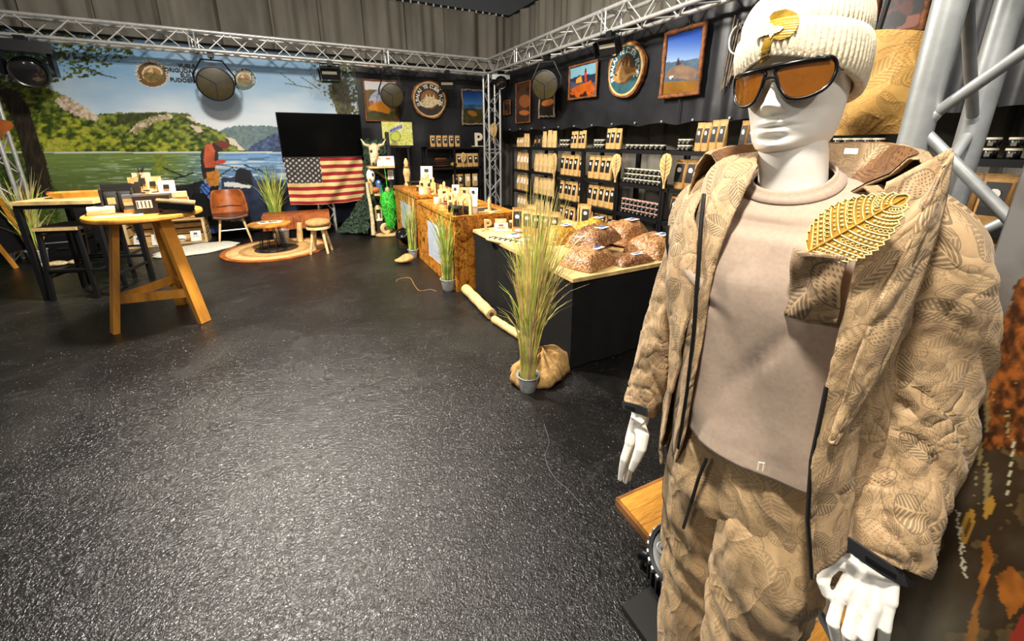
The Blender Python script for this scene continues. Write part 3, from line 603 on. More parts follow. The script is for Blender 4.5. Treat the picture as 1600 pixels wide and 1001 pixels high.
# ---- trousers ----
V = []; th = np.linspace(-PI, PI, 96, endpoint=False)
TR = [(1.06, .052, .0, .155, .110), (1.01, .052, .004, .165, .118), (.93, .052, .008, .180, .130), (.85, .052, .012, .190, .138), (.80, .05, .016, .188, .135), (.77, .05, .016, .175, .12)]
for z, cu, cv, a, b in itab(TR, np.linspace(1.06, .77, 34)):
    r = sring(z, cu, cv, a, b, 2.4, 0, th); f = .006*np.sin(th*34+4*np.sin(th*3))*np.clip((z-.93)/.1, 0, 1)+(fbm(th*3+5, z*11+th*2)-.47)*.03
    f += -.018*np.exp(-((th+.35-(.93-z)*2.2)/.16)**2)*np.clip((.98-z)/.08, 0, 1)
    r[:, 0] += f*np.sin(th); r[:, 1] -= f*np.cos(th); V.append(r)
legs = []
for LT, sd in (([(1.0, -.02, -.03, .05, .05), (.94, -.035, -.02, .075, .08), (.88, -.044, -.01, .092, .098), (.78, -.047, .0, .103, .112), (.62, -.045, .0, .098, .104), (.40, -.04, -.01, .086, .09), (.10, -.035, -.01, .076, .085)], 11), ([(1.0, .08, -.03, .05, .06), (.95, .10, -.01, .075, .085), (.89, .115, .014, .096, .105), (.83, .120, .030, .107, .115), (.77, .122, .045, .114, .122), (.64, .118, .050, .108, .118), (.40, .115, .05, .092, .10), (.10, .115, .045, .08, .09)], 23)):
    W_ = []
    for z, cu, cv, a, b in itab(LT, np.linspace(.99, .10, 78)):
        r = sring(z, cu, cv, a, b, 2.2, 0, th); f = (fbm(th*2.5+sd, z*10+th*1.8)-.47)*.028+.006*np.sin(z*60+th*4+sd+3*fbm(th, z*7))*np.exp(-((z-.5)/.2)**2)
        r[:, 0] += f*np.sin(th); r[:, 1] -= f*np.cos(th); W_.append(r)
    legs.append(W_)
trs = loft_obj('trousers', V, 'camo_trousers', MAN, extra=legs)
M().tube([ml(x, y, v) for x, y, v in ((1104, 716, .152), (1092, 745, .166), (1080, 785, .166), (1068, 824, .145))], .004, 6).obj('pocket_zip', 'zip', trs, world=False)
# ---- jacket ----
JK = thing('tmp', '', '', (0, 0, 0)); bpy.data.objects.remove(JK)
JB = [(1.525, .02, -.005, .125, .112), (1.49, .02, -.004, .178, .125), (1.44, .02, .0, .212, .140), (1.34, .022, .006, .216, .158), (1.22, .028, .006, .212, .158), (1.10, .04, .004, .208, .156), (.98, .05, .004, .212, .160), (.86, .055, .004, .220, .166), (.80, .057, .004, .222, .168)]
V = []; zq = np.linspace(1.525, .80, 90)
for z, cu, cv, a, b in itab(JB, zq):
    tr = -np.interp(z, [.80, 1.0, 1.2, 1.32, 1.42, 1.52], [.95, .80, .52, .42, .55, .95]); tl = np.interp(z, [.80, 1.0, 1.2, 1.32, 1.42, 1.52], [.80, .72, .78, .86, .98, 1.1])
    th = np.linspace(tl, 2*PI+tr, 120); r = sring(z, cu, cv, a, b, 2.3, 0, th); f = (fbm(th*3.3+2, z*8+th*1.5)-.47)*.035*np.clip((1.5-z)/.1, 0, 1)
    r[:, 0] += f*np.sin(th); r[:, 1] -= f*np.cos(th); V.append(r)
jk = loft_obj('jacket', V, 'camo_jacket', MAN, closed=False, thick=.004)
def sleeve(name, tab, seed, wr, n=64, cut=None):
    tab = np.array(tab, float); q = np.linspace(0, 1, 110); pc = itab(np.c_[np.linspace(0, 1, len(tab)), tab], q)
    pts = pc[:, 1:4]; rad = pc[:, 4]; T = np.gradient(pts, axis=0); T /= np.linalg.norm(T, axis=1)[:, None]; a = np.array([1., 0, 0]); th = np.linspace(0, 2*PI, n, endpoint=False); V = []
    for i in range(len(q)):
        a = a-T[i]*(a@T[i]); a /= np.linalg.norm(a); b = np.cross(T[i], a); s_ = q[i]
        amp = np.interp(s_, [0, .3, .55, .85, 1], wr); w1 = fbm(np.cos(th)*.8+seed+5+s_*3, np.sin(th)*.8+s_*6, 2); f = (.5-np.abs(np.mod(w1*4.5, 1)-.5)*2)*.11*amp+(fbm(np.cos(th)*1.5+seed, np.sin(th)*1.5+s_*7, 2)-.37)*.14*amp; w2 = fbm(np.cos(th)*.9+seed+11-s_*2, np.sin(th)*.9+s_*6, 2); f = f-.13*amp*np.exp(-((np.mod(w2*4.5, 1)-.5)/.09)**2)
        f += (fbm(np.cos(th)*1.2+seed, np.sin(th)*1.2+s_*5+9)-.47)*.35
        V.append(pts[i]+(rad[i]*(1+f))[:, None]*(np.outer(np.cos(th), a)+np.outer(np.sin(th), b)))
    return loft_obj(name, V, 'camo_jacket', jk, thick=.003), V
sl, SVL = sleeve('sleeve', [(.14, .03, 1.475, .085), (.205, .035, 1.425, .092), (.236, .045, 1.30, .090), (.252, .040, 1.16, .090), (.268, .0, 1.03, .082), (.282, -.06, .95, .066), (.288, -.095, .895, .053)], 3, [.2, .5, 1.0, 1.2, .5])
sr, SVR = sleeve('sleeve', [(-.10, .03, 1.475, .075), (-.158, .02, 1.42, .078), (-.168, .01, 1.30, .072), (-.192, .0, 1.13, .072), (-.222, -.02, .97, .058), (-.240, -.045, .885, .047)], 8, [.2, .4, .7, .9, .5])
# cuffs with rubber hook-and-loop tabs
def band(name, c, ax, r, w, a0, a1, m, parent, th_=.006):
    a, b, d = basis(ax); t_ = np.linspace(a0, a1, 24); c = np.asarray(c, float); q = M()
    q.rings([np.array([c+d*s_*w/2+(r+k)*(math.cos(x)*a+math.sin(x)*b) for s_, k in ((-1, 0), (1, 0), (1, th_), (-1, th_))]) for x in t_], True); return q.obj(name, m, parent, smooth=40, world=False)
cl = np.array([.287, -.097, .893]); axl = np.array([.03, -.30, -.40])
pts_t = [(1326, 848, .150), (1352, 866, .158), (1382, 886, .150), (1412, 904, .120), (1432, 914, .085)]
def tab_(pts_, w, m, parent, hole):
    A = np.array([ml(*p) for p in pts_]); up_ = np.array([-.15, 0, 1.]); up_ /= np.linalg.norm(up_); ws = np.array(w)[:, None]
    nrm = np.array([-.2, -1., .15]); nrm /= np.linalg.norm(nrm); q = M()
    q.rings([np.array([a-up_*x, a+up_*x, a+up_*x+nrm*.005, a-up_*x+nrm*.005]) for a, x in zip(A, ws[:, 0])]); o = q.obj('cuff_tab', m, parent, smooth=40, world=False)
    B = A+nrm*.0062; q = M(); q.rings([np.array([b_-up_*.0035, b_+up_*.0035, b_+up_*.0035+nrm*.001, b_-up_*.0035+nrm*.001]) for b_ in hole(B)]); q.obj('slot', 'black_matte', o, world=False)
tab_(pts_t, [.0135, .0145, .0145, .012, .005], 'rubber', jk, lambda B: [B[1]*.9+B[2]*.1, B[2], B[2]*.3+B[3]*.7])
tab_([(974, 632, .09), (988, 636, .105), (1002, 640, .105), (1012, 644, .10)], [.011, .0125, .0125, .012], 'rubber', jk, lambda B: [B[0]*.6+B[1]*.4, B[1], B[1]*.5+B[2]*.5])
# open front edges of the jacket, built as folded strips
def strip(name, inner, outer, belly, m, parent, n=60, k=14, seed=0, thick=.004):
    I = np.array([ml(*p) for p in inner]); O = np.array([ml(*p) for p in outer])
    def rs(P_):
        s_ = np.r_[0, np.cumsum(np.linalg.norm(np.diff(P_, axis=0), axis=1))]; s_ /= s_[-1]; return itab(np.c_[s_, P_], np.linspace(0, 1, n))[:, 1:]
    I, O = rs(I), rs(O); V = []
    for i in range(n):
        t_ = np.linspace(0, 1, k)[:, None]; row = I[i]*(1-t_)+O[i]*t_; row[:, 1] -= belly*np.sin(t_[:, 0]*PI)+(fbm(t_[:, 0]*2+seed, np.full(k, i*.18))-.47)*.022; V.append(row)
    return loft_obj(name, V, m, parent, closed=False, thick=thick)
strip('front_panel', [(1386, 285, .115), (1345, 385, .150), (1320, 490, .165), (1292, 600, .165), (1270, 720, .165), (1264, 810, .165), (1270, 900, .16)],
      [(1484, 232, .045), (1462, 320, .100), (1420, 420, .135), (1378, 540, .140), (1348, 640, .140), (1334, 740, .135), (1330, 848, .13)], .012, 'camo_jacket', jk, seed=4)
strip('lapel_fold', [(1470, 262, .085), (1420, 370, .140), (1372, 470, .168), (1330, 580, .178), (1298, 690, .175)], [(1486, 238, .055), (1470, 330, .085), (1436, 440, .105), (1386, 560, .14), (1304, 692, .174)], .006, 'camo_jacket', jk, seed=9)
strip('front_panel', [(1184, 258, .085), (1162, 300, .125), (1138, 350, .155), (1110, 440, .165), (1090, 560, .165), (1064, 692, .155)],
      [(1186, 236, .03), (1128, 248, .05), (1094, 292, .075), (1078, 400, .105), (1056, 540, .09), (1046, 760, .05)], .012, 'camo_jacket', jk, seed=14)
M().tube([ml(*p) for p in ((1100, 303, .115), (1096, 340, .135), (1091, 420, .158), (1084, 520, .162), (1074, 610, .158), (1060, 700, .140))], .0042, 6).obj('zip', 'zip', jk, smooth=60, world=False)
M().tube([ml(*p) for p in ((1292, 604, .168), (1268, 720, .170), (1262, 810, .170), (1268, 902, .165))], .004, 6).obj('zip', 'zip', jk, smooth=60, world=False)
M().tube([ml(*p) for p in ((1044, 352, .085), (1042, 378, .092), (1046, 405, .092))], .0035, 6).obj('pocket_slit', 'zip', jk, smooth=60, world=False)
# hood lying open behind the neck
ph = np.linspace(math.radians(74), math.radians(286), 90); V = []
prof = [(.092, 1.508), (.112, 1.53), (.140, 1.572), (.158, 1.598), (.172, 1.600), (.188, 1.575), (.196, 1.52), (.196, 1.46), (.188, 1.42)]
for x in ph:
    bk_ = .5-.5*math.cos(x); V.append(np.array([(.02+r*1.03*math.sin(x), -(-.01+r*.86*math.cos(x)), z-.040*(1-bk_)*(r > .12)+.012*(fbm(np.array(x*3.), np.array(i*.8))-.47)) for i, (r, z) in enumerate(prof)]))
hd = loft_obj('hood', V, 'camo_jacket', jk, closed=False, thick=.003)
loft_obj('hood_lining', [r[:4]+np.array([0, -.003*math.cos(x), .003]) for r, x in zip(V, ph)], 'camo_lining', hd, closed=False)
A = ml(1330, 236, -.02); M().box(A, (.020, .003, .010)).obj('neck_label', 'white', jk, world=False)
# chest pocket on the T-shirt side
def on_tee(px, py, v=.165): return ml(px, py, v)
pk = [on_tee(1244, 388, .172), on_tee(1324, 400, .188), on_tee(1306, 505, .170), on_tee(1262, 506, .158), on_tee(1227, 490, .150)]
nf_ = np.array([-.15, -1, .05]); nf_ /= np.linalg.norm(nf_)
V = []; t_ = np.linspace(0, 1, 16)
for s_ in np.linspace(0, 1, 20):
    a = pk[0]*(1-s_)+pk[4]*s_; b = pk[1]*(1-s_)+pk[2]*s_; V.append(np.array([a*(1-x)+b*x+nf_*(.012*math.sin(PI*x)*(1-.5*s_)+.006*math.sin(s_*7+x*5)) for x in t_]))
po = loft_obj('chest_pocket', V, 'camo_pocket', ts, closed=False, thick=.004)
for dy in (0, 7): M().tube([on_tee(1262+dy, 462+dy*.4, .176), on_tee(1280, 455+dy, .180), on_tee(1296, 458+dy, .181), on_tee(1302, 464+dy*.3, .181)], .0012, 5).obj('embroidery', 'cream', po, world=False)
# ---- knitted hat ----
th = np.linspace(-PI, PI, 288, endpoint=False); rib_ = np.abs(np.sin(th*36))
def hatring(z, a, bf, bb, drop, amp=.0036, cu=0., cv=0.):
    u = cu+a*np.sin(th); v = cv+np.where(np.cos(th) > 0, bf, bb)*np.cos(th); s_ = np.clip(1-(np.cos(th)*.5+.5), 0, 1)**.7; k = 1+amp*rib_/a
    return hx(np.stack([u*k, -v*k, z-drop*s_+0*u], 1))
fold = [(.050, .080, .108, .108, .082), (.044, .087, .114, .116, .084), (.046, .093, .118, .121, .084), (.058, .098, .121, .126, .078), (.070, .101, .121, .129, .062), (.088, .102, .118, .129, .05), (.098, .100, .114, .127, .045), (.102, .096, .109, .123, .04)]
q = np.linspace(0, 1, 34); ft = itab(np.c_[np.linspace(0, 1, len(fold)), fold], q)
hat = loft_obj('beanie', [hatring(*r[1:]) for r in ft], 'knit', MAN)
crown = [(.094, .094, .106, .121, .04), (.112, .097, .104, .124, .030), (.135, .094, .094, .122, .02), (.158, .080, .074, .105, .01), (.172, .055, .046, .075, .0), (.178, .02, .015, .03, 0)]
ct = itab(np.c_[np.linspace(0, 1, len(crown)), crown], np.linspace(0, 1, 26)); loft_obj('crown', [hatring(*r[1:], cv=-.006) for r in ct], 'knit', hat)
edge = [hatring(.0365, .093+.003*0, .1185, .121, .072)[i] for i in range(0, 288, 2)]
q = M()
E0 = hatring(.051, .0935, .1190, .1215, .0835, 0.)
for k in range(0, 288, 4): q.ell(E0[k]+np.array([0, 0, -.003]), (.0032, .0032, .0045), 6, 4)
q.obj('knit_edge', 'knit', hat, smooth=180, world=False)
# letter emblem with a fish across it, standing proud of the cuff
def hat_pt(x, z, lift=.004):
    thx = math.asin(max(-1, min(1, x/.101))); r = ft[int(np.argmin(np.abs(ft[:, 1]-z))), 1:]; v = r[2]*math.cos(thx); return hx(np.array([r[1]*math.sin(thx)*(1+lift/.1), -(v+lift), z-r[4]*(1-(math.cos(thx)*.5+.5))**.7]))
def patch(name, poly, m, parent, lift, x0=.004, z0=.080, k=1.38, thick=.0016, step=.0011):
    po = np.array(poly, float)*k; xs_ = np.arange(po[:, 0].min(), po[:, 0].max()+step, step); zs_ = np.arange(po[:, 1].min(), po[:, 1].max()+step, step); X_, Z_ = np.meshgrid(xs_, zs_); ins = inpoly(X_, Z_, [tuple(p) for p in po]); q = M(); idx = {}
    def vid(i, j, top):
        if (i, j, top) not in idx:
            p = hat_pt(x0+xs_[j], z0+zs_[i], lift+(thick if top else -.004)); idx[(i, j, top)] = len(q.v); q.v.append(tuple(p))
        return idx[(i, j, top)]
    H_, W_ = ins.shape; full = lambda i, j: 0 <= i < H_-1 and 0 <= j < W_-1 and ins[i, j] and ins[i+1, j] and ins[i, j+1] and ins[i+1, j+1]
    for i in range(H_-1):
        for j in range(W_-1):
            if not full(i, j): continue
            c4 = [(i, j), (i, j+1), (i+1, j+1), (i+1, j)]; q.f.append(tuple(vid(*c_, 1) for c_ in c4))
            for (e0, e1), (ni, nj) in zip(((c4[0], c4[1]), (c4[1], c4[2]), (c4[2], c4[3]), (c4[3], c4[0])), ((i-1, j), (i, j+1), (i+1, j), (i, j-1))):
                if not full(ni, nj): q.f.append((vid(*e0, 1), vid(*e0, 0), vid(*e1, 0), vid(*e1, 1)))
    q.obj(name, m, parent, world=False)
em = [(-.016, -.030), (-.004, -.028), (.002, -.008), (.009, -.010), (.018, -.007), (.0235, .001), (.0245, .011), (.020, .020), (.011, .025), (-.004, .025), (-.0085, .021), (-.006, .014), (-.005, .010), (-.0095, -.008)]
patch('emblem', em, 'gold', hat, .004)
patch('emblem_fish', [(-.022, .004), (-.014, .009), (-.007, .011), (-.004, .017), (.001, .0105), (.009, .009), (.016, .005), (.010, -.001), (.003, -.003), (-.001, -.010), (-.004, -.003), (-.012, -.001), (-.020, -.001)], 'knit', hat, .0062, k=1.08)
# ---- sunglasses ----
sg = None
LO = [(.0080, .0125), (.028, .0175), (.052, .0195), (.0650, .018), (.0695, .009), (.0685, -.006), (.062, -.0195), (.049, -.0280), (.034, -.0300), (.0215, -.0250), (.0135, -.0125), (.0088, .002)]
def crv(P_, n=44):
    P_ = np.array(P_); k = len(P_); o = []
    for i in range(n):
        f = i/n*k; j = int(f); x = f-j; p0, p1, p2, p3 = (P_[(j+d) % k] for d in (-1, 0, 1, 2)); o.append(.5*((2*p1)+(p2-p0)*x+(2*p0-5*p1+4*p2-p3)*x*x+(3*p1-p0-3*p2+p3)*x**3))
    return np.array(o)
def wrap(x, z, off=0.): return hx(np.array([x, -(.1135+off-4.2*x*x-abs(x)**3*26), z+.006]))
for sd in (-1, 1):
    O = crv([(sd*x*1.17, z*1.24) for x, z in LO]); c = O.mean(0)
    rim = M(); rim.tube([wrap(x, z) for x, z in np.vstack([O, O[:2]])], .0033, 8, False)
    if sg is None: sg = rim.obj('sunglasses', 'frame_black', MAN, smooth=180, world=False)
    else: rim.obj('rim', 'frame_black', sg, smooth=180, world=False)
    ln = M(); ln.rings([np.array([wrap(c[0]+(x-c[0])*s_, c[1]+(z-c[1])*s_, .001) for x, z in O]) for s_ in (.02, .35, .7, .99)], False); ln.rings([np.array([wrap(c[0]+(x-c[0])*s_, c[1]+(z-c[1])*s_, -.0008) for x, z in O]) for s_ in (.99, .5, .02)], False)
    ln.obj('lens', 'lens', sg, smooth=180, world=False)
    q = M(); q.rings([np.array([wrap(sd*.0795, z, d) for z, d in ((.017, .001), (.004, .001), (.004, -.006), (.017, -.006))]), np.array([hx((sd*.088, -.03, z)) for z in (.019, .006, .006, .019)])+np.array([[sd*d, 0, 0] for d in (.001, .001, -.004, -.004)]), np.array([hx((sd*.087, .03, z)) for z in (.017, .010, .010, .017)])+np.array([[sd*d, 0, 0] for d in (.001, .001, -.004, -.004)])]); q.obj('temple', 'frame_black', sg, smooth=40, world=False)
q = M(); q.tube([wrap(x, .0205+.0010*abs(x)/.07, .001) for x in np.linspace(-.074, .074, 26)], .0042, 8); q.obj('brow_bar', 'frame_black', sg, smooth=180, world=False)
q = M(); q.tube([wrap(x, .0015+.003*math.cos(x/.011*1.5), .001) for x in np.linspace(-.0115, .0115, 9)], .0022, 8); q.obj('bridge', 'frame_black', sg, smooth=180, world=False)
# ---- carved leaf standing in the pocket ----
LB = ml(1264, 394, .176); LT = ml(1421, 306, .176); ax = LT-LB; Ln = np.linalg.norm(ax); ax /= Ln; nrm = np.array([-.25, -1., .1]); sd_ = np.cross(nrm, ax); sd_ /= np.linalg.norm(sd_); nrm = np.cross(ax, sd_)
mrot = Matrix.Rotation(MRZ, 3, 'Z'); wl = lambda p: np.array(mrot@Vector(p))+_R0
leaf = thing('carved_leaf', 'golden carved wooden leaf with patterned veins stuck in the shirt pocket', 'ornament', wl(LB))
mat('leaf_gold', 'b8892a', .5, var=.25, vs_=30); mat('leaf_pale', 'e9d58c', .5, var=.1, vs_=40)
def lw(s_): return Ln*.335*math.sin(PI*min(1, max(0, s_))**.85)**.75*(1-.12*s_)
q = M(); ss = np.linspace(0, 1, 60)
up_e = [(s_*Ln, lw(s_)+.004*((i % 4)/3-.5)) for i, s_ in enumerate(ss)]; dn_e = [(s_*Ln, -lw(s_)-.004*((i % 4)/3-.5)) for i, s_ in enumerate(ss)][::-1]
P0 = [LB+ax*x+sd_*y-nrm*(.10*y*y/.06) for x, y in up_e+dn_e[1:-1]]; n = len(P0); T0 = [p+nrm*.003 for p in P0]; cen = [LB+ax*s_*Ln+nrm*.003 for s_ in ss]
q.add([wl(p) for p in P0+T0], [(i, (i+1) % n, n+(i+1) % n, n+i) for i in range(n)])
for sg_, E_ in ((1, up_e), (-1, dn_e[::-1])):
    q.grid([[wl(LB+ax*x*1+sd_*y*k_+nrm*(.003-.10*(y*k_)**2/.06)) for k_ in np.linspace(0, 1, 6)] for x, y in E_], sg_ < 0); q.grid([[wl(LB+ax*x*1+sd_*y*k_-nrm*(.10*(y*k_)**2/.06)) for k_ in np.linspace(0, 1, 6)] for x, y in E_], sg_ > 0)
q.obj('blade', 'leaf_gold', leaf, smooth=50)
vein = lambda x, y, l=.004: wl(LB+ax*x+sd_*y+nrm*(l-.10*y*y/.06))
M().tube([vein(s_*Ln, 0) for s_ in np.linspace(-.06, .97, 14)], np.linspace(.0024, .0009, 14), 6).obj('midrib', 'leaf_gold', leaf)
M().tube([vein(x, y*.985) for x, y in up_e+dn_e], .0011, 5).obj('rim', 'leaf_pale', leaf)
for sg_ in (-1, 1):
    for k_ in range(11):
        s0 = .03+k_*.082; V_ = []
        for w_ in np.linspace(.04, .96, 10):
            s1 = min(.99, s0+.20*w_**1.3*(1-.35*s0)); V_.append((s1*Ln, sg_*lw(s1)*w_))
        q = M(); q.tube([vein(x, y) for x, y in V_], .0010, 4); q.obj('vein', 'leaf_pale', leaf)
        if k_ < 10:
            q = M()
            for w_ in np.linspace(.22, .88, 6):
                s1 = min(.98, s0+.041+.20*w_**1.3*(1-.35*s0)); y = sg_*lw(s1)*w_; c = vein(s1*Ln, y, .0034); r_ = .0023 if k_ % 3 else .0016
                if (k_+(sg_ > 0)) % 3 == 0: q.tube([vein(s1*Ln+r_*1.5*math.cos(a), y+r_*1.5*math.sin(a), .004) for a in np.linspace(0, 5.2, 8)], .0006, 4)
                else: q.ell(c, (r_, r_, r_), 6, 4)
            q.obj('carving', 'leaf_pale', leaf)
# ================= around the mannequin =================
tw_ = thing('truss_tower', 'thick silver truss tower close behind the mannequin', 'truss', (1.25, .235, 0)); tcs = {'A': (1.108, .378), 'a': (1.108, .088), 'B': (1.398, .378), 'b': (1.398, .088)}
for c in tcs.values(): M().cyl((*c, 0), (*c, 3.6), .0255, n=20).obj('chord', 'alu_dull', tw_, smooth=60)
for k in range(11):
    z0_, z1_ = .13+.3*k, .43+.3*k
    for lo, hi in ('Aa', 'BA', 'bB', 'ab') if k % 2 else ('aA', 'AB', 'Bb', 'ba'): p = np.array([*tcs[lo], z0_]); q_ = np.array([*tcs[hi], z1_]); M().cyl(p, q_, .0105, n=12).obj('brace', 'alu_dull', tw_, smooth=60); d_ = (q_-p)/np.linalg.norm(q_-p); M().cyl(p+d_*.022, p+d_*.034, .0145, .011, n=12).obj('weld', 'alu', tw_, smooth=60)
pb = [onz(963, 782, .02), onz(1045, 745, .02), onz(1000, 832, .02)]
e1 = (pb[1]-pb[0]); e1 /= np.linalg.norm(e1); e2 = np.array([e1[1], -e1[0], 0]); 
if e2@(pb[2]-pb[0]) < 0: e2 = -e2
board = thing('plinth_board', 'bamboo plinth board with brown edge under the mannequin', 'board', pb[0]*[1, 1, 0])
for i in range(12):
    a = pb[0]+e2*(.075*i+.004); q = M(); P4 = [a+e1*.012, a+e1*.75, a+e1*.75+e2*.0735, a+e1*.012+e2*.0735]
    q.add([p*[1, 1, 0]+[0, 0, .004] for p in P4]+[p*[1, 1, 0]+[0, 0, .03] for p in P4], [(0, 1, 2, 3), (7, 6, 5, 4), (0, 4, 5, 1), (1, 5, 6, 2), (2, 6, 7, 3), (3, 7, 4, 0)]); q.obj('plank', 'bamboo', board)
M().bar(pb[0]*[1, 1, 0]+[0, 0, .016], pb[0]*[1, 1, 0]+e1*.76+[0, 0, .016], .012, .032).obj('edge_strip', 'wood_brown', board)
M().bar(pb[0]*[1, 1, 0]+[0, 0, .016], pb[0]*[1, 1, 0]+e2*.91+[0, 0, .016], .012, .032).obj('edge_strip', 'wood_brown', board)
# LED stage spotlight on the floor
fc = C0+ray(1062, 866)*1.36; ax_ = np.array([-.35, -.25, .9]); ax_ /= np.linalg.norm(ax_); a_, b_, _ = basis(ax_)
sp = thing('led_spotlight', 'black round stage spotlight with cooling fins beside the mannequin leg', 'spotlight', (fc[0], fc[1], 0))
q = M(); q.lathe([(.03, -.30), (.088, -.29), (.095, -.27), (.095, -.05), (.10, -.045), (.10, .0), (.088, .002), (.085, -.012), (.01, -.012)], fc, 40, ax_); q.obj('housing', 'black_gloss', sp, smooth=40)
for k in range(26):
    t_ = k/26*2*PI; c = fc+(.1015*math.cos(t_))*a_+(.1015*math.sin(t_))*b_; d_ = math.cos(t_)*a_+math.sin(t_)*b_
    M().bar(c-ax_*.25-d_*.002, c-ax_*.06-d_*.002, .007, .014, up=d_).obj('fin', 'black_metal', sp); M().bar(c-ax_*.038, c-ax_*.006, .010, .008, up=d_).obj('rim_tooth', 'alu_dull', sp)
for k in range(7):
    t_ = k/6*2*PI; r_ = .054 if k < 6 else 0; c = fc+r_*math.cos(t_)*a_+r_*math.sin(t_)*b_-ax_*.010
    l_ = M(); l_.lathe([(.0195, 0), (.0205, .004), (.018, .006), (.012, .002), (.003, .0005)], c, 16, ax_); o = l_.obj('led_lens', 'zinc', sp, smooth=50); M().ell(c+ax_*.002, (.008, .008, .006), 10, 6).obj('led_chip', 'glass_dark', o, smooth=180)
for s_ in (-1, 1):
    c = fc-ax_*.16; h_ = np.array([-b_[1], b_[0], 0]); d_ = a_*s_
    M().tube([c+d_*.112, c+d_*.118-[0, 0, .05], np.r_[(c+d_*.12)[:2], .05], np.r_[(c+d_*.06)[:2], .02]], .010, 8).obj('bracket', 'black_metal', sp, smooth=60); M().cyl(c+d_*.095, c+d_*.135, .026, n=14).obj('knob', 'black_gloss', sp, smooth=40)
M().b2((fc[0]-.16, fc[1]-.12, .0), (fc[0]+.06, fc[1]+.08, .03)).obj('foot', 'black', sp)
# printed panel on the right, tied to the tower
def panelp(x, y):
    p = Paint(x, y, (96, 92, 88)); n = fbm(x*.02, y*.02); nf = fbm(x*.09, y*.05)
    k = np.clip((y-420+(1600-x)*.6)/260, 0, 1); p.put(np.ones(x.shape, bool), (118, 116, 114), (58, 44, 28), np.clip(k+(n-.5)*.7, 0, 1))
    p.put((n > .56) & (y > 560), (104, 84, 52), (70, 54, 34), nf)
    o = fbm(x*.05+40, y*.03); p.poly([(1600, 412), (1582, 450), (1572, 500), (1556, 570), (1540, 600), (1536, 700), (1700, 720), (1700, 400)], (150, 84, 36), (58, 34, 20), np.clip(fbm(x*.11, y*.07)*2.8-.8, 0, 1), 14, .03)
    p.put((fbm(x*.12, y*.02) > .60) & (x > 1520) & (y > 560) & (y < 790), (172, 156, 108), (110, 92, 54), nf)
    p.poly([(1536, 850), (1545, 836), (1552, 875), (1540, 910), (1526, 960), (1530, 1030), (1505, 1040), (1512, 970), (1528, 930)], (190, 118, 44), (128, 74, 26), np.clip(o*2-.5, 0, 1), 5, .06)
    p.poly([(1556, 900), (1580, 880), (1604, 910), (1598, 950), (1575, 965), (1562, 930)], (176, 104, 40), (110, 64, 26), np.clip(o*2-.5, 0, 1), 5, .06)
    p.poly([(1540, 784), (1552, 772), (1556, 792), (1544, 808), (1536, 812)], (170, 128, 50), wob=3, sc=.1); p.ell(1512, 822, 9, 28, (164, 124, 48), .25); p.ell(1512, 824, 4, 16, (96, 66, 28), .25)
    p.poly([(1576, 990), (1600, 960), (1620, 1010), (1590, 1040)], (150, 52, 38), wob=5, sc=.1)
    for i in range(9):
        p.line((1494+i*1.3, 798+i*12), (1500+i*1.3-4*(i % 2), 806+i*12), 2.6, (206, 196, 170)); p.line((1500+i*1.3, 800+i*12), (1494+i*1.3, 812+i*12), 1.8, (206, 196, 170))
    p.line((1584, 690), (1574, 772), 2.5, (190, 184, 150))
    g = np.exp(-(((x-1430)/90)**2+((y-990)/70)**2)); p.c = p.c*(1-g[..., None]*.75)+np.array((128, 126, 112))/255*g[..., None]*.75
    return p
mat_print('panel_print', .35)
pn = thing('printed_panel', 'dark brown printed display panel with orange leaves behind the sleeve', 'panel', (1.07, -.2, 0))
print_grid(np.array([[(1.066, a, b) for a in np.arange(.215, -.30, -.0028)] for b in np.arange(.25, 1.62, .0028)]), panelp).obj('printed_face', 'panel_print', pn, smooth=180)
M().b2((1.068, -.30, .0), (1.074, .217, 1.63)).obj('backing', 'grey', pn)
# tan leaf-pattern bag hanging behind the hat
sk = [onx(1330, 48, 1.75), onx(1446, 48, 1.75), onx(1428, 208, 1.75), onx(1290, 212, 1.75)]; V = []
for s_ in np.linspace(0, 1, 14):
    a = sk[0]*(1-s_)+sk[3]*s_; b = sk[1]*(1-s_)+sk[2]*s_; V.append(np.array([a*(1-x)+b*x+np.array([-.10*math.sin(PI*x)**.5*math.sin(PI*min(.97, max(.03, s_)))**.5+.012*math.sin(9*s_+7*x), 0, 0]) for x in np.linspace(0, 1, 18)]))
V2 = [r*[0, 1, 1]+[1.80, 0, 0] for r in V]
bgs = thing('patterned_bag', 'tan leaf-pattern bag hanging behind the mannequin head', 'bag', sk[3]*.5+sk[2]*.5)
q = M(); q.rings(V, False, False); q.uv = uvloft(V, False); k_ = len(q.v); q.grid(np.array(V2), True); q.uv = np.vstack([q.uv, uvloft(V2, False)]); o = q.obj('pouch', 'camo_sack', bgs, smooth=180)
M().tube([sk[0]*.6+sk[1]*.4, sk[0]*.55+sk[1]*.45+[0, 0, .12], np.array([1.75, (sk[0][1]+sk[1][1])/2, 2.3])], .008, 6).obj('strap', 'black', bgs)
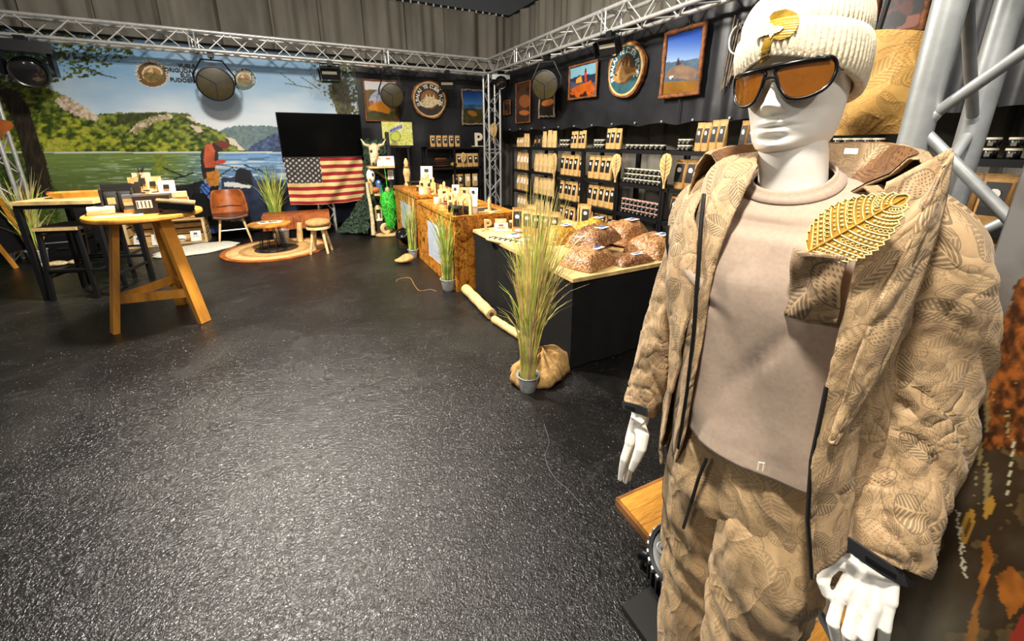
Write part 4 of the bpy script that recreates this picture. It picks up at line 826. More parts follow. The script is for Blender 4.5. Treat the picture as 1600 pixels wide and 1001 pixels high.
# ================= shelf wall on the right =================
XF = 3.58; EDG = [6.90, 6.25, 5.45, 4.74, 4.01, 3.26, 2.54, 1.82, 1.10, .40]; SZ = [1.50, 1.10, .725, .35, .06]
ORD = ['first', 'second', 'third', 'fourth', 'fifth', 'sixth', 'seventh', 'eighth', 'ninth']; ROW = ['top', 'second', 'third', 'fourth', 'bottom']
for i in range(9):
    y1, y0 = EDG[i]-.004, EDG[i+1]+.004; r = thing('shelf_rack', f'black steel shelf rack in the {ORD[i]} bay from the corner', 'shelf', (XF+.17, (y0+y1)/2, 0), 0, 'black shelf racks along the right side')
    for z in SZ: M().b2((XF, y0+.02, z-.045), (XF+.36, y1-.02, z)).obj('board', 'black_metal', r)
    for x in (XF, XF+.33):
        for y in (y0, y1-.03): M().b2((x, y, 0), (x+.03, y+.03, 1.5 if x == XF else 1.5)).obj('post', 'black_metal', r)
def pouch(w, h, d, top=.04):
    q = M(); t = np.linspace(0, 2*PI, 14, endpoint=False); V = []
    for z, ww, dd in ((0, .92, .85), (.04, .98, 1), (.35, 1, .92), (.65, 1, .62), (.86, .98, .22), (.90, .97, .06), (1, .96, .05)):
        V.append(np.stack([w/2*ww*sgp(np.cos(t), .55), d/2*dd*sgp(np.sin(t), .7), np.full(14, z*h)], 1))
    return q.rings(V)
def bag_proto(name, m, w, h, d, lab=None, lw_=.62, lh=.5, lz=.56, dot='paper'):
    r = thing(name, 'x', 'pouch', (0, 0, 0)); b = pouch(w, h, d).obj('paper_body', m, r, smooth=50)
    M().b2((-w*.48, -.004, h*.985), (w*.48, .004, h*1.01)).obj('seal', m, r)
    if lab:
        # the label follows the front face: slanted from the belly to the seal
        q = M(); z0, z1 = h*(lz-lh/2), h*(lz+lh/2); yv = lambda z: -d/2*float(np.interp(z/h, [0, .35, .65, .86, 1], [1, .92, .62, .22, .06]))-.002
        zz = np.linspace(z0, z1, 5); q.rings([np.array([(-w*lw_/2, yv(z), z), (w*lw_/2, yv(z), z), (w*lw_/2, yv(z)-.002, z), (-w*lw_/2, yv(z)-.002, z)]) for z in zz]); lo = q.obj('label_patch', lab, r)
        if dot: z = h*(lz+lh*.16); M().lathe([(w*lw_*.27, 0), (w*lw_*.27, .002)], (0, yv(z)-.0025, z), 10, (0, -1, -.0001)).obj('label_emblem', dot, lo)
    return r
BAGS = {'k': bag_proto('kraft_pouch', 'kraft', .13, .27, .075, 'ink'), 'p': bag_proto('kraft_pouch', 'kraft_c', .13, .27, .075), 'w': bag_proto('kraft_pouch', 'kraft', .13, .27, .075, 'paper', .55, .34, .62, None), 'd': bag_proto('dark_pouch', 'ink', .12, .22, .07, 'kraft_b', .5, .3, .5, None), 'b': bag_proto('kraft_pouch', 'kraft_b', .13, .27, .075, 'ink', .7, .62, .55)}
DESC = {'k': 'kraft paper pouch with black label', 'p': 'plain pale kraft pouch', 'w': 'kraft paper pouch with white label', 'd': 'small dark pouch with tan label', 'b': 'brown kraft pouch with large black label'}
used = set()
def place(proto, loc, rz, label, group, scale=1.):
    if proto.name not in used:
        used.add(proto.name); o = proto; o.location = loc; o.rotation_euler = (0, 0, rz); o['label'] = label; o['group'] = group; o.scale = (scale,)*3 if np.isscalar(scale) else scale; KIDS(o); return o
    return dup(proto, loc, rz, label, group, (scale,)*3 if np.isscalar(scale) else scale)
mat('label_grey', '6e6a60', .6)
def jar_proto(name, body_m, lid_m):
    r = thing(name, 'x', 'jar'); M().lathe([(.031, 0), (.034, .004), (.034, .044), (.030, .048)], n=12).obj('glass_body', body_m, r, smooth=50)
    M().lathe([(.033, .047), (.0335, .049), (.0335, .058), (.031, .0595)], n=12).obj('lid', lid_m, r, smooth=50); M().b2((-.012, -.0365, .012), (.010, -.033, .034)).obj('label_patch', 'label_grey', r); return r
JARS = {'j': jar_proto('bait_jar', 'black_gloss', 'cream'), 'q': jar_proto('bait_jar', 'black_gloss', 'pink'), 't': jar_proto('bait_tin', 'wood_dark', 'black')}
JD = {'j': 'small black jar with cream lid', 'q': 'small black jar with pink lid', 't': 'small dark brown tin'}
def bayname(row, bay): return f'on the {ROW[row]} shelf, {ORD[bay]} bay from the corner'
def fill(row, bay, items):
    """items: (kind, count, from, to, scale) along the bay, 0 at its far end"""
    y1, y0 = EDG[bay]-.05, EDG[bay+1]+.05
    for kd, n, f0, f1, sc in items:
        for k in range(n):
            y = y1-(y1-y0)*(f0+(f1-f0)*(k+.5)/n); j = random.uniform(-1, 1)
            if kd in BAGS: place(BAGS[kd], (XF+.085+.012*j, y, SZ[row]+.001), -PI/2+.04*j, f'{DESC[kd]} {bayname(row, bay)}', f'row of: {DESC[kd]} {bayname(row, bay)}', (min(sc*1.08, (y1-y0)*(f1-f0)/n/.131), sc, min(1.15, sc*random.uniform(1.06, 1.16)) if row else sc*random.uniform(1.06, 1.16)))
            elif kd in JARS:
                for lv in range(int(sc)): place(JARS[kd], (XF+.06+.002*lv, y, SZ[row]+.001+lv*.0605), -PI/2, f'{JD[kd]} stacked {bayname(row, bay)}' if sc > 1 else f'{JD[kd]} standing {bayname(row, bay)}', f'row of: {JD[kd]} {bayname(row, bay)}')
fill(0, 0, [('w', 3, .0, .45, .55), ('p', 2, .5, .85, .75)]); fill(0, 1, [('d', 2, .0, .32, .8), ('p', 3, .36, .95, .85)]); fill(0, 2, [('j', 3, .0, .40, 2), ('k', 4, .44, 1., .80)])
fill(0, 3, [('t', 2, .0, .16, 1), ('j', 3, .2, .52, 2), ('k', 3, .54, 1., .85)]); fill(0, 4, [('j', 8, .02, .98, 1)]); fill(0, 5, [('j', 3, .10, .36, 2), ('k', 4, .40, .95, .95)]); fill(0, 6, [('b', 4, .02, .5, .9), ('j', 3, .55, .95, 2)])
fill(1, 0, [('w', 4, .02, .98, .98)]); fill(1, 1, [('p', 5, .02, .98, 1.)]); fill(1, 2, [('k', 5, .02, .98, 1.)]); fill(1, 3, [('k', 4, .02, .80, 1.05)]); fill(1, 4, [('j', 9, .02, .98, 3)]); fill(1, 5, [('b', 4, .05, .98, 1.08)]); fill(1, 6, [('b', 4, .05, .98, 1.08)])
fill(2, 0, [('w', 4, .02, .98, .95)]); fill(2, 1, [('p', 5, .02, .98, .98)]); fill(2, 2, [('k', 5, .02, .98, .98)]); fill(2, 3, [('k', 5, .02, .98, 1.)]); fill(2, 4, [('q', 9, .02, .98, 3)]); fill(2, 5, [('b', 4, .05, .98, 1.05)]); fill(2, 6, [('k', 4, .05, .98, 1.)])
fill(3, 0, [('w', 4, .02, .98, .9)]); fill(3, 1, [('p', 4, .02, .98, .95)]); fill(3, 2, [('k', 4, .02, .98, .95)]); fill(3, 3, [('b', 4, .02, .98, .98)]); fill(3, 4, [('t', 4, .02, .5, 1), ('j', 2, .55, .8, 1)])
fill(0, 7, [('j', 5, .1, .6, 2)]); fill(1, 7, [('b', 4, .05, .98, 1.1)]); fill(0, 8, [('j', 6, .05, .95, 2)]); fill(1, 8, [('b', 4, .05, .98, 1.2)]); fill(2, 8, [('b', 4, .05, .98, 1.1)])
# carved leaf paddles standing in front of the shelves
def leaf_paddle(px, py, py2, X, label, wd=.13):
    a = onx(px, py, X); b = onx(px, py2, X); h = a[2]-b[2]; r = thing('leaf_paddle', label, 'ornament', b, -PI/2, 'carved leaf paddles')
    o = [(wd/2*x, h*z) for x, z in ((.12, .0), (.3, .18), (.75, .38), (1, .62), (.95, .82), (.6, .96), (0, 1), (-.55, .95), (-.92, .80), (-1, .6), (-.7, .36), (-.3, .16), (-.12, 0))]
    M().prism(o, (0, 0, 0), (1, 0, 0), (0, 0, 1), .014).obj('blade', 'wood_pale', r, world=False); M().tube([(0, -.016, h*.02), (.004, -.016, h*.5), (0, -.016, h*.93)], .004, 5).obj('midrib', 'wood_brown', r, world=False)
    for k in range(5):
        for s_ in (-1, 1): M().tube([(0, -.0155, h*(.2+.13*k)), (s_*wd*.34, -.0155, h*(.33+.13*k))], .0022, 4).obj('vein', 'wood_brown', r, world=False)
    M().b2((-.012, -.012, -(b[2]-min([z for z in SZ if z < b[2]+.02], key=lambda z: abs(b[2]-z)))), (.012, 0, .01)).obj('stem', 'wood_pale', r, world=False)
leaf_paddle(962, 240, 281, XF-.05, 'carved wooden leaf in front of the fourth bay of pouches', .17)
leaf_paddle(1038, 239, 289, XF-.05, 'carved wooden leaf beside the jar stack with cream lids', .16)
leaf_paddle(866, 239, 280, XF-.05, 'carved wooden leaf in front of the plain kraft pouches', .13)
# ================= pictures and emblems =================
mat('twig', '8a5329', .7, var=.45, vs_=18, bump=.4, bs=40); mat('twig_grey', '8b7a66', .8, var=.4, vs_=18, bump=.4, bs=40); mat_print('photo_print', .3)
def picture(label, quad, plane, val, fn, m='twig', w=.035, name='framed_picture', rough_=0.):
    f = onx if plane == 'x' else ony; P4 = np.array([f(x, y, val) for x, y in quad]); k = 1 if plane == 'x' else 0
    a0 = (P4[0][k]+P4[3][k])/2; a1 = (P4[1][k]+P4[2][k])/2; z1 = (P4[0][2]+P4[1][2])/2; z0 = (P4[2][2]+P4[3][2])/2
    pt = (lambda a, z, d=0.: (val-d, a, z)) if plane == 'x' else (lambda a, z, d=0.: (a, val-d, z))
    r = thing(name, label, 'picture', pt((a0+a1)/2, z0)); na = max(8, int(abs(a1-a0)/.011)); nz = max(8, int((z1-z0)/.011)); s_ = 1 if a1 > a0 else -1
    G = np.array([[pt(a, z, .004) for a in np.linspace(a0, a1, na)] for z in np.linspace(z0, z1, nz)]); print_grid(G, fn).obj('print', 'photo_print', r)
    for (p, q) in (((a0-s_*w*.3, z1), (a1+s_*w*.3, z1)), ((a0-s_*w*.3, z0), (a1+s_*w*.3, z0)), ((a0, z0-w*.3), (a0, z1+w*.3)), ((a1, z0-w*.3), (a1, z1+w*.3))):
        t_ = np.linspace(0, 1, 9); pts = [np.array(pt(p[0]*(1-x)+q[0]*x+rough_*random.uniform(-1, 1), p[1]*(1-x)+q[1]*x+rough_*random.uniform(-1, 1), .012)) for x in t_]; M().tube(pts, [w/2*random.uniform(.8, 1.2) for _ in t_], 7).obj('frame_bar', m, r, smooth=60)
    return r
def pf_angler(x, y):
    p = Paint(x, y, (226, 226, 230)); n = fbm(x*.15, y*.2); p.put(y > 140, (96, 76, 42), (140, 112, 60), n); p.put(y > 174, (66, 62, 34), (96, 88, 50), n)
    p.poly([(576, 158), (580, 148), (592, 138), (608, 140), (612, 158), (588, 166)], (196, 204, 224), (150, 150, 170), n, 1); p.poly([(575, 168), (590, 158), (602, 160), (610, 172), (608, 178), (590, 174), (577, 172)], (214, 138, 40), wob=1); p.poly([(578, 156), (584, 158), (584, 164), (577, 164)], (176, 110, 70)); return p
def pf_sea(x, y):
    p = Paint(x, y, (24, 60, 130)); n = fbm(x*.2, y*.2); k = np.clip((y-140)/24, 0, 1); p.put(y < 168, (16, 40, 100), (70, 130, 200), k); p.put(y > 163, (24, 56, 96), (120, 150, 176), n); p.put(y > 170, (40, 44, 26), (90, 76, 34), n); p.ell(738, 177, 8, 4, (146, 102, 44), .4); return p
def pf_owl(x, y):
    p = Paint(x, y, (48, 34, 26)); n = fbm(x*.2, y*.15); p.put(n > .45, (96, 56, 26), (60, 40, 28), n); p.ell(820, 158, 9, 10, (150, 84, 34)); p.put((y > 170), (34, 26, 22), (70, 46, 30), n); p.ell(819, 176, 8, 4, (184, 104, 40)); return p
def pf_fish(x, y):
    p = Paint(x, y, (40, 30, 26)); n = fbm(x*.2, y*.2); p.put(y < 150, (120, 70, 36), (60, 44, 40), n); p.ell(856, 160, 10, 5, (190, 112, 50), -.3); p.put(y > 168, (30, 24, 22)); return p
def pf_light(x, y):
    p = Paint(x, y, (126, 176, 196)); n = fbm(x*.2, y*.2); p.poly([(880, 128), (905, 118), (936, 114), (940, 126), (900, 134), (880, 140)], (40, 50, 70)); p.put(y > 128+(900-x)*-.02, (60, 66, 90), (90, 90, 110), n); p.poly([(886, 160), (890, 140), (906, 132), (922, 126), (930, 136), (926, 150), (912, 160)], (206, 104, 36), (150, 66, 24), n, 2)
    p.line((915, 112), (915, 126), 3.5, (190, 60, 46)); p.line((915, 107), (915, 112), 2, (60, 40, 40)); p.put((n > .52) & (y > 142), (40, 30, 26)); p.poly([(900, 124), (908, 118), (910, 128), (900, 130)], (210, 150, 60)); return p
def pf_carp(x, y):
    p = Paint(x, y, (80, 120, 190)); n = fbm(x*.1, y*.12); k = np.clip((y-55)/55, 0, 1); p.put(np.ones(x.shape, bool), (38, 74, 160), (176, 200, 224), k); p.put(y > 98-(x-1040)*.13, (58, 76, 92), (100, 120, 140), n); p.put(y > 128-(x-1040)*.06, (150, 104, 36), (104, 74, 28), n)
    p.poly([(1040, 120), (1046, 108), (1062, 101), (1080, 104), (1090, 112), (1086, 122), (1070, 124), (1052, 122)], (150, 122, 100), (104, 84, 70), n, 1.5); p.poly([(1056, 102), (1060, 88), (1064, 101)], (70, 50, 50)); p.ell(1049, 121, 3, 3, (210, 216, 220)); p.ell(1050, 122, 1.4, 1.4, (20, 20, 20)); return p
def pf_red(x, y):
    n = fbm(x*.06, y*.06); p = Paint(x, y, (26, 22, 22)); p.put(n > .48, (110, 44, 34), (60, 28, 24), n); p.ell(1420, 34, 24, 10, (130, 74, 56), -.3); p.ell(1402, 30, 14, 12, (14, 12, 14)); return p
def pf_dark(x, y):
    n = fbm(x*.2, y*.2); p = Paint(x, y, (44, 30, 24)); p.put(n > .5, (150, 84, 40), (70, 44, 30), n); return p
picture('framed print of a bending angler in orange trousers', [(568, 126), (618, 126), (623, 189), (572, 189)], 'y', YB-.04, pf_angler)
picture('small rough-framed blue seascape print near the booth corner', [(722, 141), (755, 141), (755, 194), (723, 194)], 'y', YB-.04, pf_sea, 'twig_grey', .04, rough_=.012)
picture('tall narrow dark print with an orange bird in thin frame', [(808, 131), (830, 126), (828, 190), (806, 193)], 'x', XB-.05, pf_owl, w=.025)
picture('small dark print half hidden behind the corner spotlight', [(788, 158), (798, 156), (798, 178), (788, 180)], 'x', XB-.05, pf_dark, w=.02)
picture('dark fish print with a driftwood lower edge', [(844, 130), (868, 125), (867, 180), (843, 184)], 'x', XB-.05, pf_fish, 'twig_grey', .03, rough_=.012)
picture('orange coastal print with a red lighthouse', [(891, 104), (934, 96), (932, 149), (890, 156)], 'x', XB-.05, pf_light)
picture('large framed print of a carp under blue sky', [(1042, 51), (1102, 40), (1093, 144), (1034, 153)], 'x', XB-.06, pf_carp, w=.05)
picture('dark red print high up behind the silver tower', [(1372, -12), (1452, -26), (1446, 50), (1366, 52)], 'x', XB-.06, pf_red, w=.04)
def emblem(label, px, py, plane, val, pr, tone, wood=True):
    f = onx if plane == 'x' else ony; c = f(px, py, val); R = abs((f(px, py-pr, val)-c)[2]); A = np.array([0, -1., 0]) if plane == 'x' else np.array([1., 0, 0]); B = np.array([0, 0, 1.]); N = np.cross(A, B)
    r = thing('round_emblem', label, 'sign', c-B*R); t = np.linspace(0, 2*PI, 48, endpoint=False)
    def disc(nm, rad, d0, d1, m, wob=0., par=r):
        po = [(rad*(1+wob*math.sin(5*x+1)*.5+wob*random.uniform(-.5, .5))*math.cos(x), rad*(1+wob*math.sin(5*x+1)*.5)*math.sin(x)) for x in t]; return M().prism(po, c+N*d0, A, B, d1-d0).obj(nm, m, par, smooth=30)
    disc('bark_rim', R, 0, .05, 'twig', .06); disc('wood_slice', R*.93, .02, .055, 'wood_pale', .02); disc('face', R*.84, .04, .060, tone); disc('inner_disc', R*.5, .05, .063, 'wood_brown')
    fish = [(-.62, -.18), (-.35, .02), (-.05, .16), (.22, .12), (.45, .0), (.66, .06), (.60, -.12), (.70, -.30), (.42, -.22), (.1, -.42), (-.25, -.44), (-.5, -.34)]
    fo = M().prism([(x*R, y*R) for x, y in fish], c+N*.06, A, B, .008).obj('fish', 'bone' if wood else 'kraft_b', r); M().lathe([(.04*R, 0), (.04*R, .004)], c+N*.068+A*(-.42*R)+B*(-.12*R), 8, N).obj('eye', 'ink', fo)
    for k_ in range(3): M().prism([(x*R, y*R) for x, y in ((-.30+.22*k_, .05), (-.16+.2*k_, .38-.05*abs(k_-1)), (-.10+.2*k_, .08))], c+N*.063, A, B, .004).obj('flame', ('bone', 'kraft', 'bone')[k_], r)
    s_ = 'PURALAI YE DUER FUDEL'
    for i, ch in enumerate(s_):
        if ch == ' ': continue
        an = math.radians(205-230*i/(len(s_)-1)); d = math.cos(an)*A+math.sin(an)*B; text('letter', ch, R*.27, c+N*.0605+d*R*.68, math.sin(an)*A-math.cos(an)*B, d, 'paper', r, depth=.002, bold=.02)
mat('teal', '33606b', .5, var=.25, vs_=10); mat('umber', '3a2f24', .5, var=.3, vs_=10)
emblem('round wooden fish emblem with brown face behind the counter', 670, 156, 'y', YB-.03, 30, 'umber'); emblem('round teal fish emblem on a bark slice above the shelves', 981, 110, 'x', XB-.04, 44, 'teal', False)
# driftwood hanger with a silver hook beside the hat
c = onx(1158, 70, XB-.05); dh = thing('driftwood_hanger', 'driftwood hanger with twine and silver hook beside the hat', 'hanger', c-[0, 0, .45])
for k in range(7): M().tube([c+np.array([0, .10-.03*k+.01*random.uniform(-1, 1), .28-.04*k]), c+np.array([-.01, .13-.03*k, -.05]), c+np.array([0, .16-.025*k+.02*random.uniform(-1, 1), -.42+.03*k])], .007, 5).obj('twig', 'twig_grey', dh)
M().tube([c+np.array([-.03, .02-.09*math.cos(a), .05-.16*math.sin(a)*.8]) for a in np.linspace(-.4, 4.4, 18)], .012, 8).obj('hook', 'alu', dh, smooth=60)
# ================= stage lamps on the trusses =================
mat('lamp_glass', '3a3212', .4, spec=.4, coat=.1, var=.3, vs_=6); mat('lamp_strip', '9a968a', .35)
def clamp(r, p, top): M().tube([p, (p[0], p[1], top)], .014, 6).obj('hanger', 'black_metal', r); M().b2((p[0]-.035, p[1]-.05, top-.03), (p[0]+.035, p[1]+.05, top+.05)).obj('clamp', 'black_metal', r)
def dish_lamp(label, c, aim, R, top):
    c = np.array(c, float); aim = np.array(aim, float); aim /= np.linalg.norm(aim); r = thing('dish_lamp', label, 'stage lamp', (c[0], c[1], c[2]-R)); a, b, d = basis(aim)
    M().lathe([(.04, -.22), (.10, -.20), (R*.75, -.12), (R*.98, -.02), (R*1.03, .02), (R*.97, .024), (R*.94, .0)], c, 32, aim, cap=False).obj('reflector', 'black_metal', r, smooth=50)
    g = M().lathe([(R*.95, .004), (R*.6, .012), (R*.1, .016)], c, 32, aim).obj('front_glass', 'lamp_glass', r, smooth=60)
    for k in range(3): t_ = k*2*PI/3+.5; M().tube([c+d*.02, c+d*.012+(math.cos(t_)*a+math.sin(t_)*b)*R*.95], .004, 5).obj('spoke', 'black_metal', g)
    h = a if abs(a[2]) < abs(b[2]) else b; h = h*[1, 1, 0]; h /= np.linalg.norm(h); c2 = c-d*.08; t0 = top-.06
    M().tube([c2+h*R*1.08, c2+h*R*1.1+[0, 0, R*.5], np.r_[(c2+h*R*.55)[:2], t0], np.r_[(c2-h*R*.55)[:2], t0], c2-h*R*1.1+[0, 0, R*.5], c2-h*R*1.08], .013, 6).obj('yoke', 'black_metal', r)
    M().box(c-d*.26, (.16, .16, .16)).obj('lamp_house', 'black_metal', r); clamp(r, np.r_[c2[:2], t0], top)
def flood(label, c, aim, top, s=1.):
    c = np.array(c, float); r = thing('flood_lamp', label, 'stage lamp', (c[0], c[1], c[2]-.12)); aim = np.array(aim, float); aim /= np.linalg.norm(aim); side = np.cross((0, 0, 1), aim); side /= np.linalg.norm(side); u = np.cross(aim, side); R = np.stack([side, aim, u], 1)
    M().box(c, (.30*s, .14*s, .20*s), R=R).obj('housing', 'black_metal', r); M().box(c+aim*.072*s+u*.02, (.25*s, .008, .05*s), R=R).obj('tube_window', 'lamp_strip', r)
    for s_ in (1, -1): M().box(c+aim*.11*s+u*s_*.125*s, (.30*s, .12*s, .006), R=R).obj('barn_door', 'black_metal', r)
    for s_ in (1, -1): M().box(c+aim*.10*s+side*s_*.17*s, (.006, .11*s, .20*s), R=R).obj('barn_door', 'black_metal', r)
    M().tube([c+side*.165*s, c+side*.165*s+[0, 0, .14], c-side*.165*s+[0, 0, .14], c-side*.165*s], .010, 6).obj('yoke', 'black_metal', r); clamp(r, c+[0, 0, .14], top)
def moving_head(label, c, aim, top, s=1.):
    c = np.array(c, float); r = thing('moving_head_lamp', label, 'stage lamp', (c[0], c[1], c[2]-.2*s)); aim = np.array(aim, float); aim /= np.linalg.norm(aim)
    M().lathe([(.08*s, -.24*s), (.15*s, -.2*s), (.19*s, -.05*s), (.20*s, .12*s), (.17*s, .16*s), (.15*s, .15*s)], c, 24, aim).obj('head', 'black_gloss', r, smooth=50); M().lathe([(.15*s, .152*s), (.10*s, .165*s), (.02*s, .17*s)], c, 20, aim).obj('lens', 'glass_dark', r, smooth=60)
    h = np.cross(aim, (0, 0, 1)); h /= np.linalg.norm(h)
    for k in (-1, 1): M().bar(c+h*k*.23*s-[0, 0, .05], np.r_[(c+h*k*.23*s)[:2], top-.12*s], .05*s, .12*s).obj('yoke_arm', 'black_gloss', r)
    M().box((c[0], c[1], top-.09*s), (.54*s, .32*s, .14*s), rz=math.atan2(h[1], h[0])).obj('base', 'black_gloss', r); M().b2((c[0]-.05, c[1]-.05, top-.03), (c[0]+.05, c[1]+.05, top+.05)).obj('clamp', 'black_metal', r)
tb = ZT-.125-.055; cy = YT-.125
moving_head('black moving head lamp in front of the printed tree crown', ony(48, 112, cy), (.25, -1, -.25), tb, .95)
dish_lamp('round olive dish lamp hanging between the two printed emblems', ony(337, 131, cy), (.10, -1, -.12), .235, tb)
dish_lamp('round olive dish lamp in front of the angler picture', ony(613, 149, cy), (-.15, -1, -.12), .20, tb)
flood('black flood lamp hanging in front of the printed leaves', ony(516, 114, cy), (-.25, -1, -.45), tb, .9)
flood('black flood lamp to the right of the wooden emblem', ony(699, 131, cy), (-.45, -1, -.45), tb, .85)
moving_head('black moving head lamp hanging in the booth corner', ony(783, 128, YT-.45), (-.5, -1, -.4), tb, .62)
dish_lamp('round olive dish lamp above the dark bird print', onx(851, 133, XT-.14), (-.75, -.6, -.15), .21, tb)
flood('black flood lamp above the lighthouse print', onx(953, 72, XT-.12), (-1, -.35, -.5), tb, .85)
# ================= timber counters =================
m = bpy.data.materials.new('burnt_wood'); m.use_nodes = True; MATS['burnt_wood'] = m; t = NT(m); co = t.map(t.coord(), (1, 1, 1))
n1 = t.noise(t.map(t.coord(), (2.2, 2.2, 2.2)), 3.2, 4, .55, 1.6); n2 = t.noise(t.map(t.coord(), (5, 5, 5)), 5, 3, .6, 2.5)
base = t.ramp(n1, [(.30, hexc('5a2f0a')), (.42, hexc('a86418')), (.58, hexc('cc8629')), (.75, hexc('dfa346'))])
fr = t.math('FRACT', t.math('MULTIPLY', n1, 7)); base = t.mix(t.math('MULTIPLY', t.math('LESS_THAN', fr, .25), t.math('GREATER_THAN', n2, .48)), base, hexc('2c1605'))
t.link(base, t.b.inputs['Base Color']); t.b.inputs['Roughness'].default_value = .45; t.bump(n2, .2, .01)
mat('screen_pale', 'b9c6d6', .35, var=.08, vs_=3)
def counter(label, y0, y1, z, px, x0=1.38, x1=2.10):
    r = thing('timber_counter', label, 'counter', ((x0+x1)/2, (y0+y1)/2, 0)); n = 5; w_ = (x1+.02-x0+.02)/n
    for k in range(n): M().b2((x0-.02+w_*k+.002, y0-.01, z-.04), (x0-.02+w_*(k+1)-.002, y1+.01, z)).obj('top_plank', 'burnt_wood', r)
    zc = z-.042; (pa, pb_), (qa, qb) = px
    # front: stiles and rails framing a pale panel, made of short boards
    def board(a, b): M().b2(a, b).obj('board', 'burnt_wood', r)
    nb = 5
    for k in range(nb):
        ya = y0+(y1-y0)*k/nb+.002; yb = y0+(y1-y0)*(k+1)/nb-.002; board((x0, ya, qb), (x0+.028, yb, zc)); board((x0, ya, .0), (x0+.028, yb, qa))
    for ya, yb in ((y0, pa), (pb_, y1)):
        for k in range(3): board((x0, ya+.002, qa+(qb-qa)*k/3+.002), (x0+.028, yb-.002, qa+(qb-qa)*(k+1)/3-.002))
    M().b2((x0+.008, pa, qa), (x0+.02, pb_, qb)).obj('pale_panel', 'screen_pale', r)
    for k in range(6): xa = x0+.03+(x1-x0-.03)*k/6; board((xa+.002, y0, 0), (xa+(x1-x0-.03)/6-.002, y0+.028, zc))
    for k in range(5): xa = x0+.03+(x1-x0-.03)*k/5; board((xa+.002, y1-.028, 0), (xa+(x1-x0-.03)/5-.002, y1, zc))
    M().b2((x1-.02, y0+.03, 0), (x1, y1-.03, zc)).obj('back_panel', 'wood_dark', r)
counter('far taller burnt-wood counter with pale front panel', 5.46, 6.93, .89, ((5.85, 6.58), (.27, .70)))
counter('near lower burnt-wood counter with pale front panel beside the black table', 3.98, 5.42, .84, ((4.36, 5.06), (.16, .64)))
# ================= black draped table =================
mat('black_cloth', '121212', .85, var=.3, vs_=5, bump=.15, bs=8, spec=.25)
bt = thing('display_table', 'black draped display table with pale wooden top', 'table', (2.15, 3.0, 0)); TX0, TX1, TY0, TY1, TZ = 1.57, 2.78, 2.12, 3.90, .70
V = []
for z in (TZ-.03, .55, .35, .15, .01):
    o_ = .0+.012*(TZ-z); pts = []
    for (ax0, ay0), (ax1, ay1) in (((TX0, TY0), (TX1, TY0)), ((TX1, TY0), (TX1, TY1)), ((TX1, TY1), (TX0, TY1)), ((TX0, TY1), (TX0, TY0))):
        for q_ in np.linspace(0, 1, 22)[:-1]:
            nx, ny = (ay1-ay0), -(ax1-ax0); L_ = math.hypot(nx, ny); wv = o_+.010*(TZ-z)*math.sin(q_*40+ax0*7)+.006*(TZ-z)*math.sin(q_*17+ay0); pts.append((ax0+(ax1-ax0)*q_+nx/L_*wv, ay0+(ay1-ay0)*q_+ny/L_*wv, z))
    V.append(np.array(pts))
q = M(); q.rings(V, False); q.obj('cloth_skirt', 'black_cloth', bt, smooth=50)
for k in range(6): M().b2((TX0-.01, TY0-.012+(TY1-TY0+.024)*k/6+.001, TZ-.028), (TX1, TY0-.012+(TY1-TY0+.024)*(k+1)/6-.001, TZ)).obj('top_board', 'wood_pale', bt)
# ---------------- goods ----------------
def letterP(label, p, size, ax, m='wood_light', base=True, name='letter_sign'):
    r = thing(name, label, 'letter', p); a = np.array(ax, float); text('letter', 'P', size, np.array(p)+np.array([0, 0, size*.36]), a, (0, 0, 1), m, r, depth=.012, bold=.03)
    M().box(np.array(p)+[0, 0, .006], (size*.8, .05, .012), rz=math.atan2(a[1], a[0])).obj('base', m, r); return r
CAMD = (.80, -.60, 0)                       # reading direction of goods turned towards the aisle corner
def card(label, p, w, h, m, rz=-.9, name='price_card', tilt=.15, mark='ink'):
    r = thing(name, label, 'card', p, rz); R = np.array(Matrix.Rotation(-tilt, 3, 'X')); M().box((0, 0, h/2+.004), (w, .006, h), R=R).obj('sheet', m, r, world=False); M().b2((-w*.4, -.01, 0), (w*.4, .03, .008)).obj('foot', 'wood_pale', r, world=False)
    if mark:
        M().box((0, -.004-.0, h*.78), (w*.34, .003, h*.16), R=R).obj('print_mark', mark, r, world=False)
        for k in range(3): M().box((0, -.0045, h*(.5-.12*k)), (w*.6, .002, h*.03), R=R).obj('print_line', mark, r, world=False)
def arch(label, p, w, h, m, rz=-.9, t_=.035):
    r = thing('wooden_stand', label, 'stand', p, rz); q = M(); o = [(-w/2, 0), (-w/2, h*.7)]+[(-w/2*math.cos(a), h*.7+h*.3*math.sin(a)) for a in np.linspace(.2, PI-.2, 7)]+[(w/2, h*.7), (w/2, 0), (w*.28, 0), (w*.28, h*.62), (0, h*.78), (-w*.28, h*.62), (-w*.28, 0)]
    M().prism(o, (0, -t_/2, 0), (1, 0, 0), (0, 0, 1), (0, t_, 0)).obj('arch', m, r, world=False); M().b2((-w*.2, -.01, 0), (w*.2, .01, h*.4)).obj('core', 'ink', r, world=False)
def tin(label, p, rr, h, m, lid='black'):
    r = thing('round_tin', label, 'tin', p); M().lathe([(rr*.95, 0), (rr, .004), (rr, h*.8), (rr*.95, h*.82)], n=14).obj('can', m, r, smooth=50, world=False); M().lathe([(rr*1.02, h*.8), (rr*1.02, h*.97), (rr*.9, h)], n=14).obj('lid', lid, r, smooth=50, world=False)
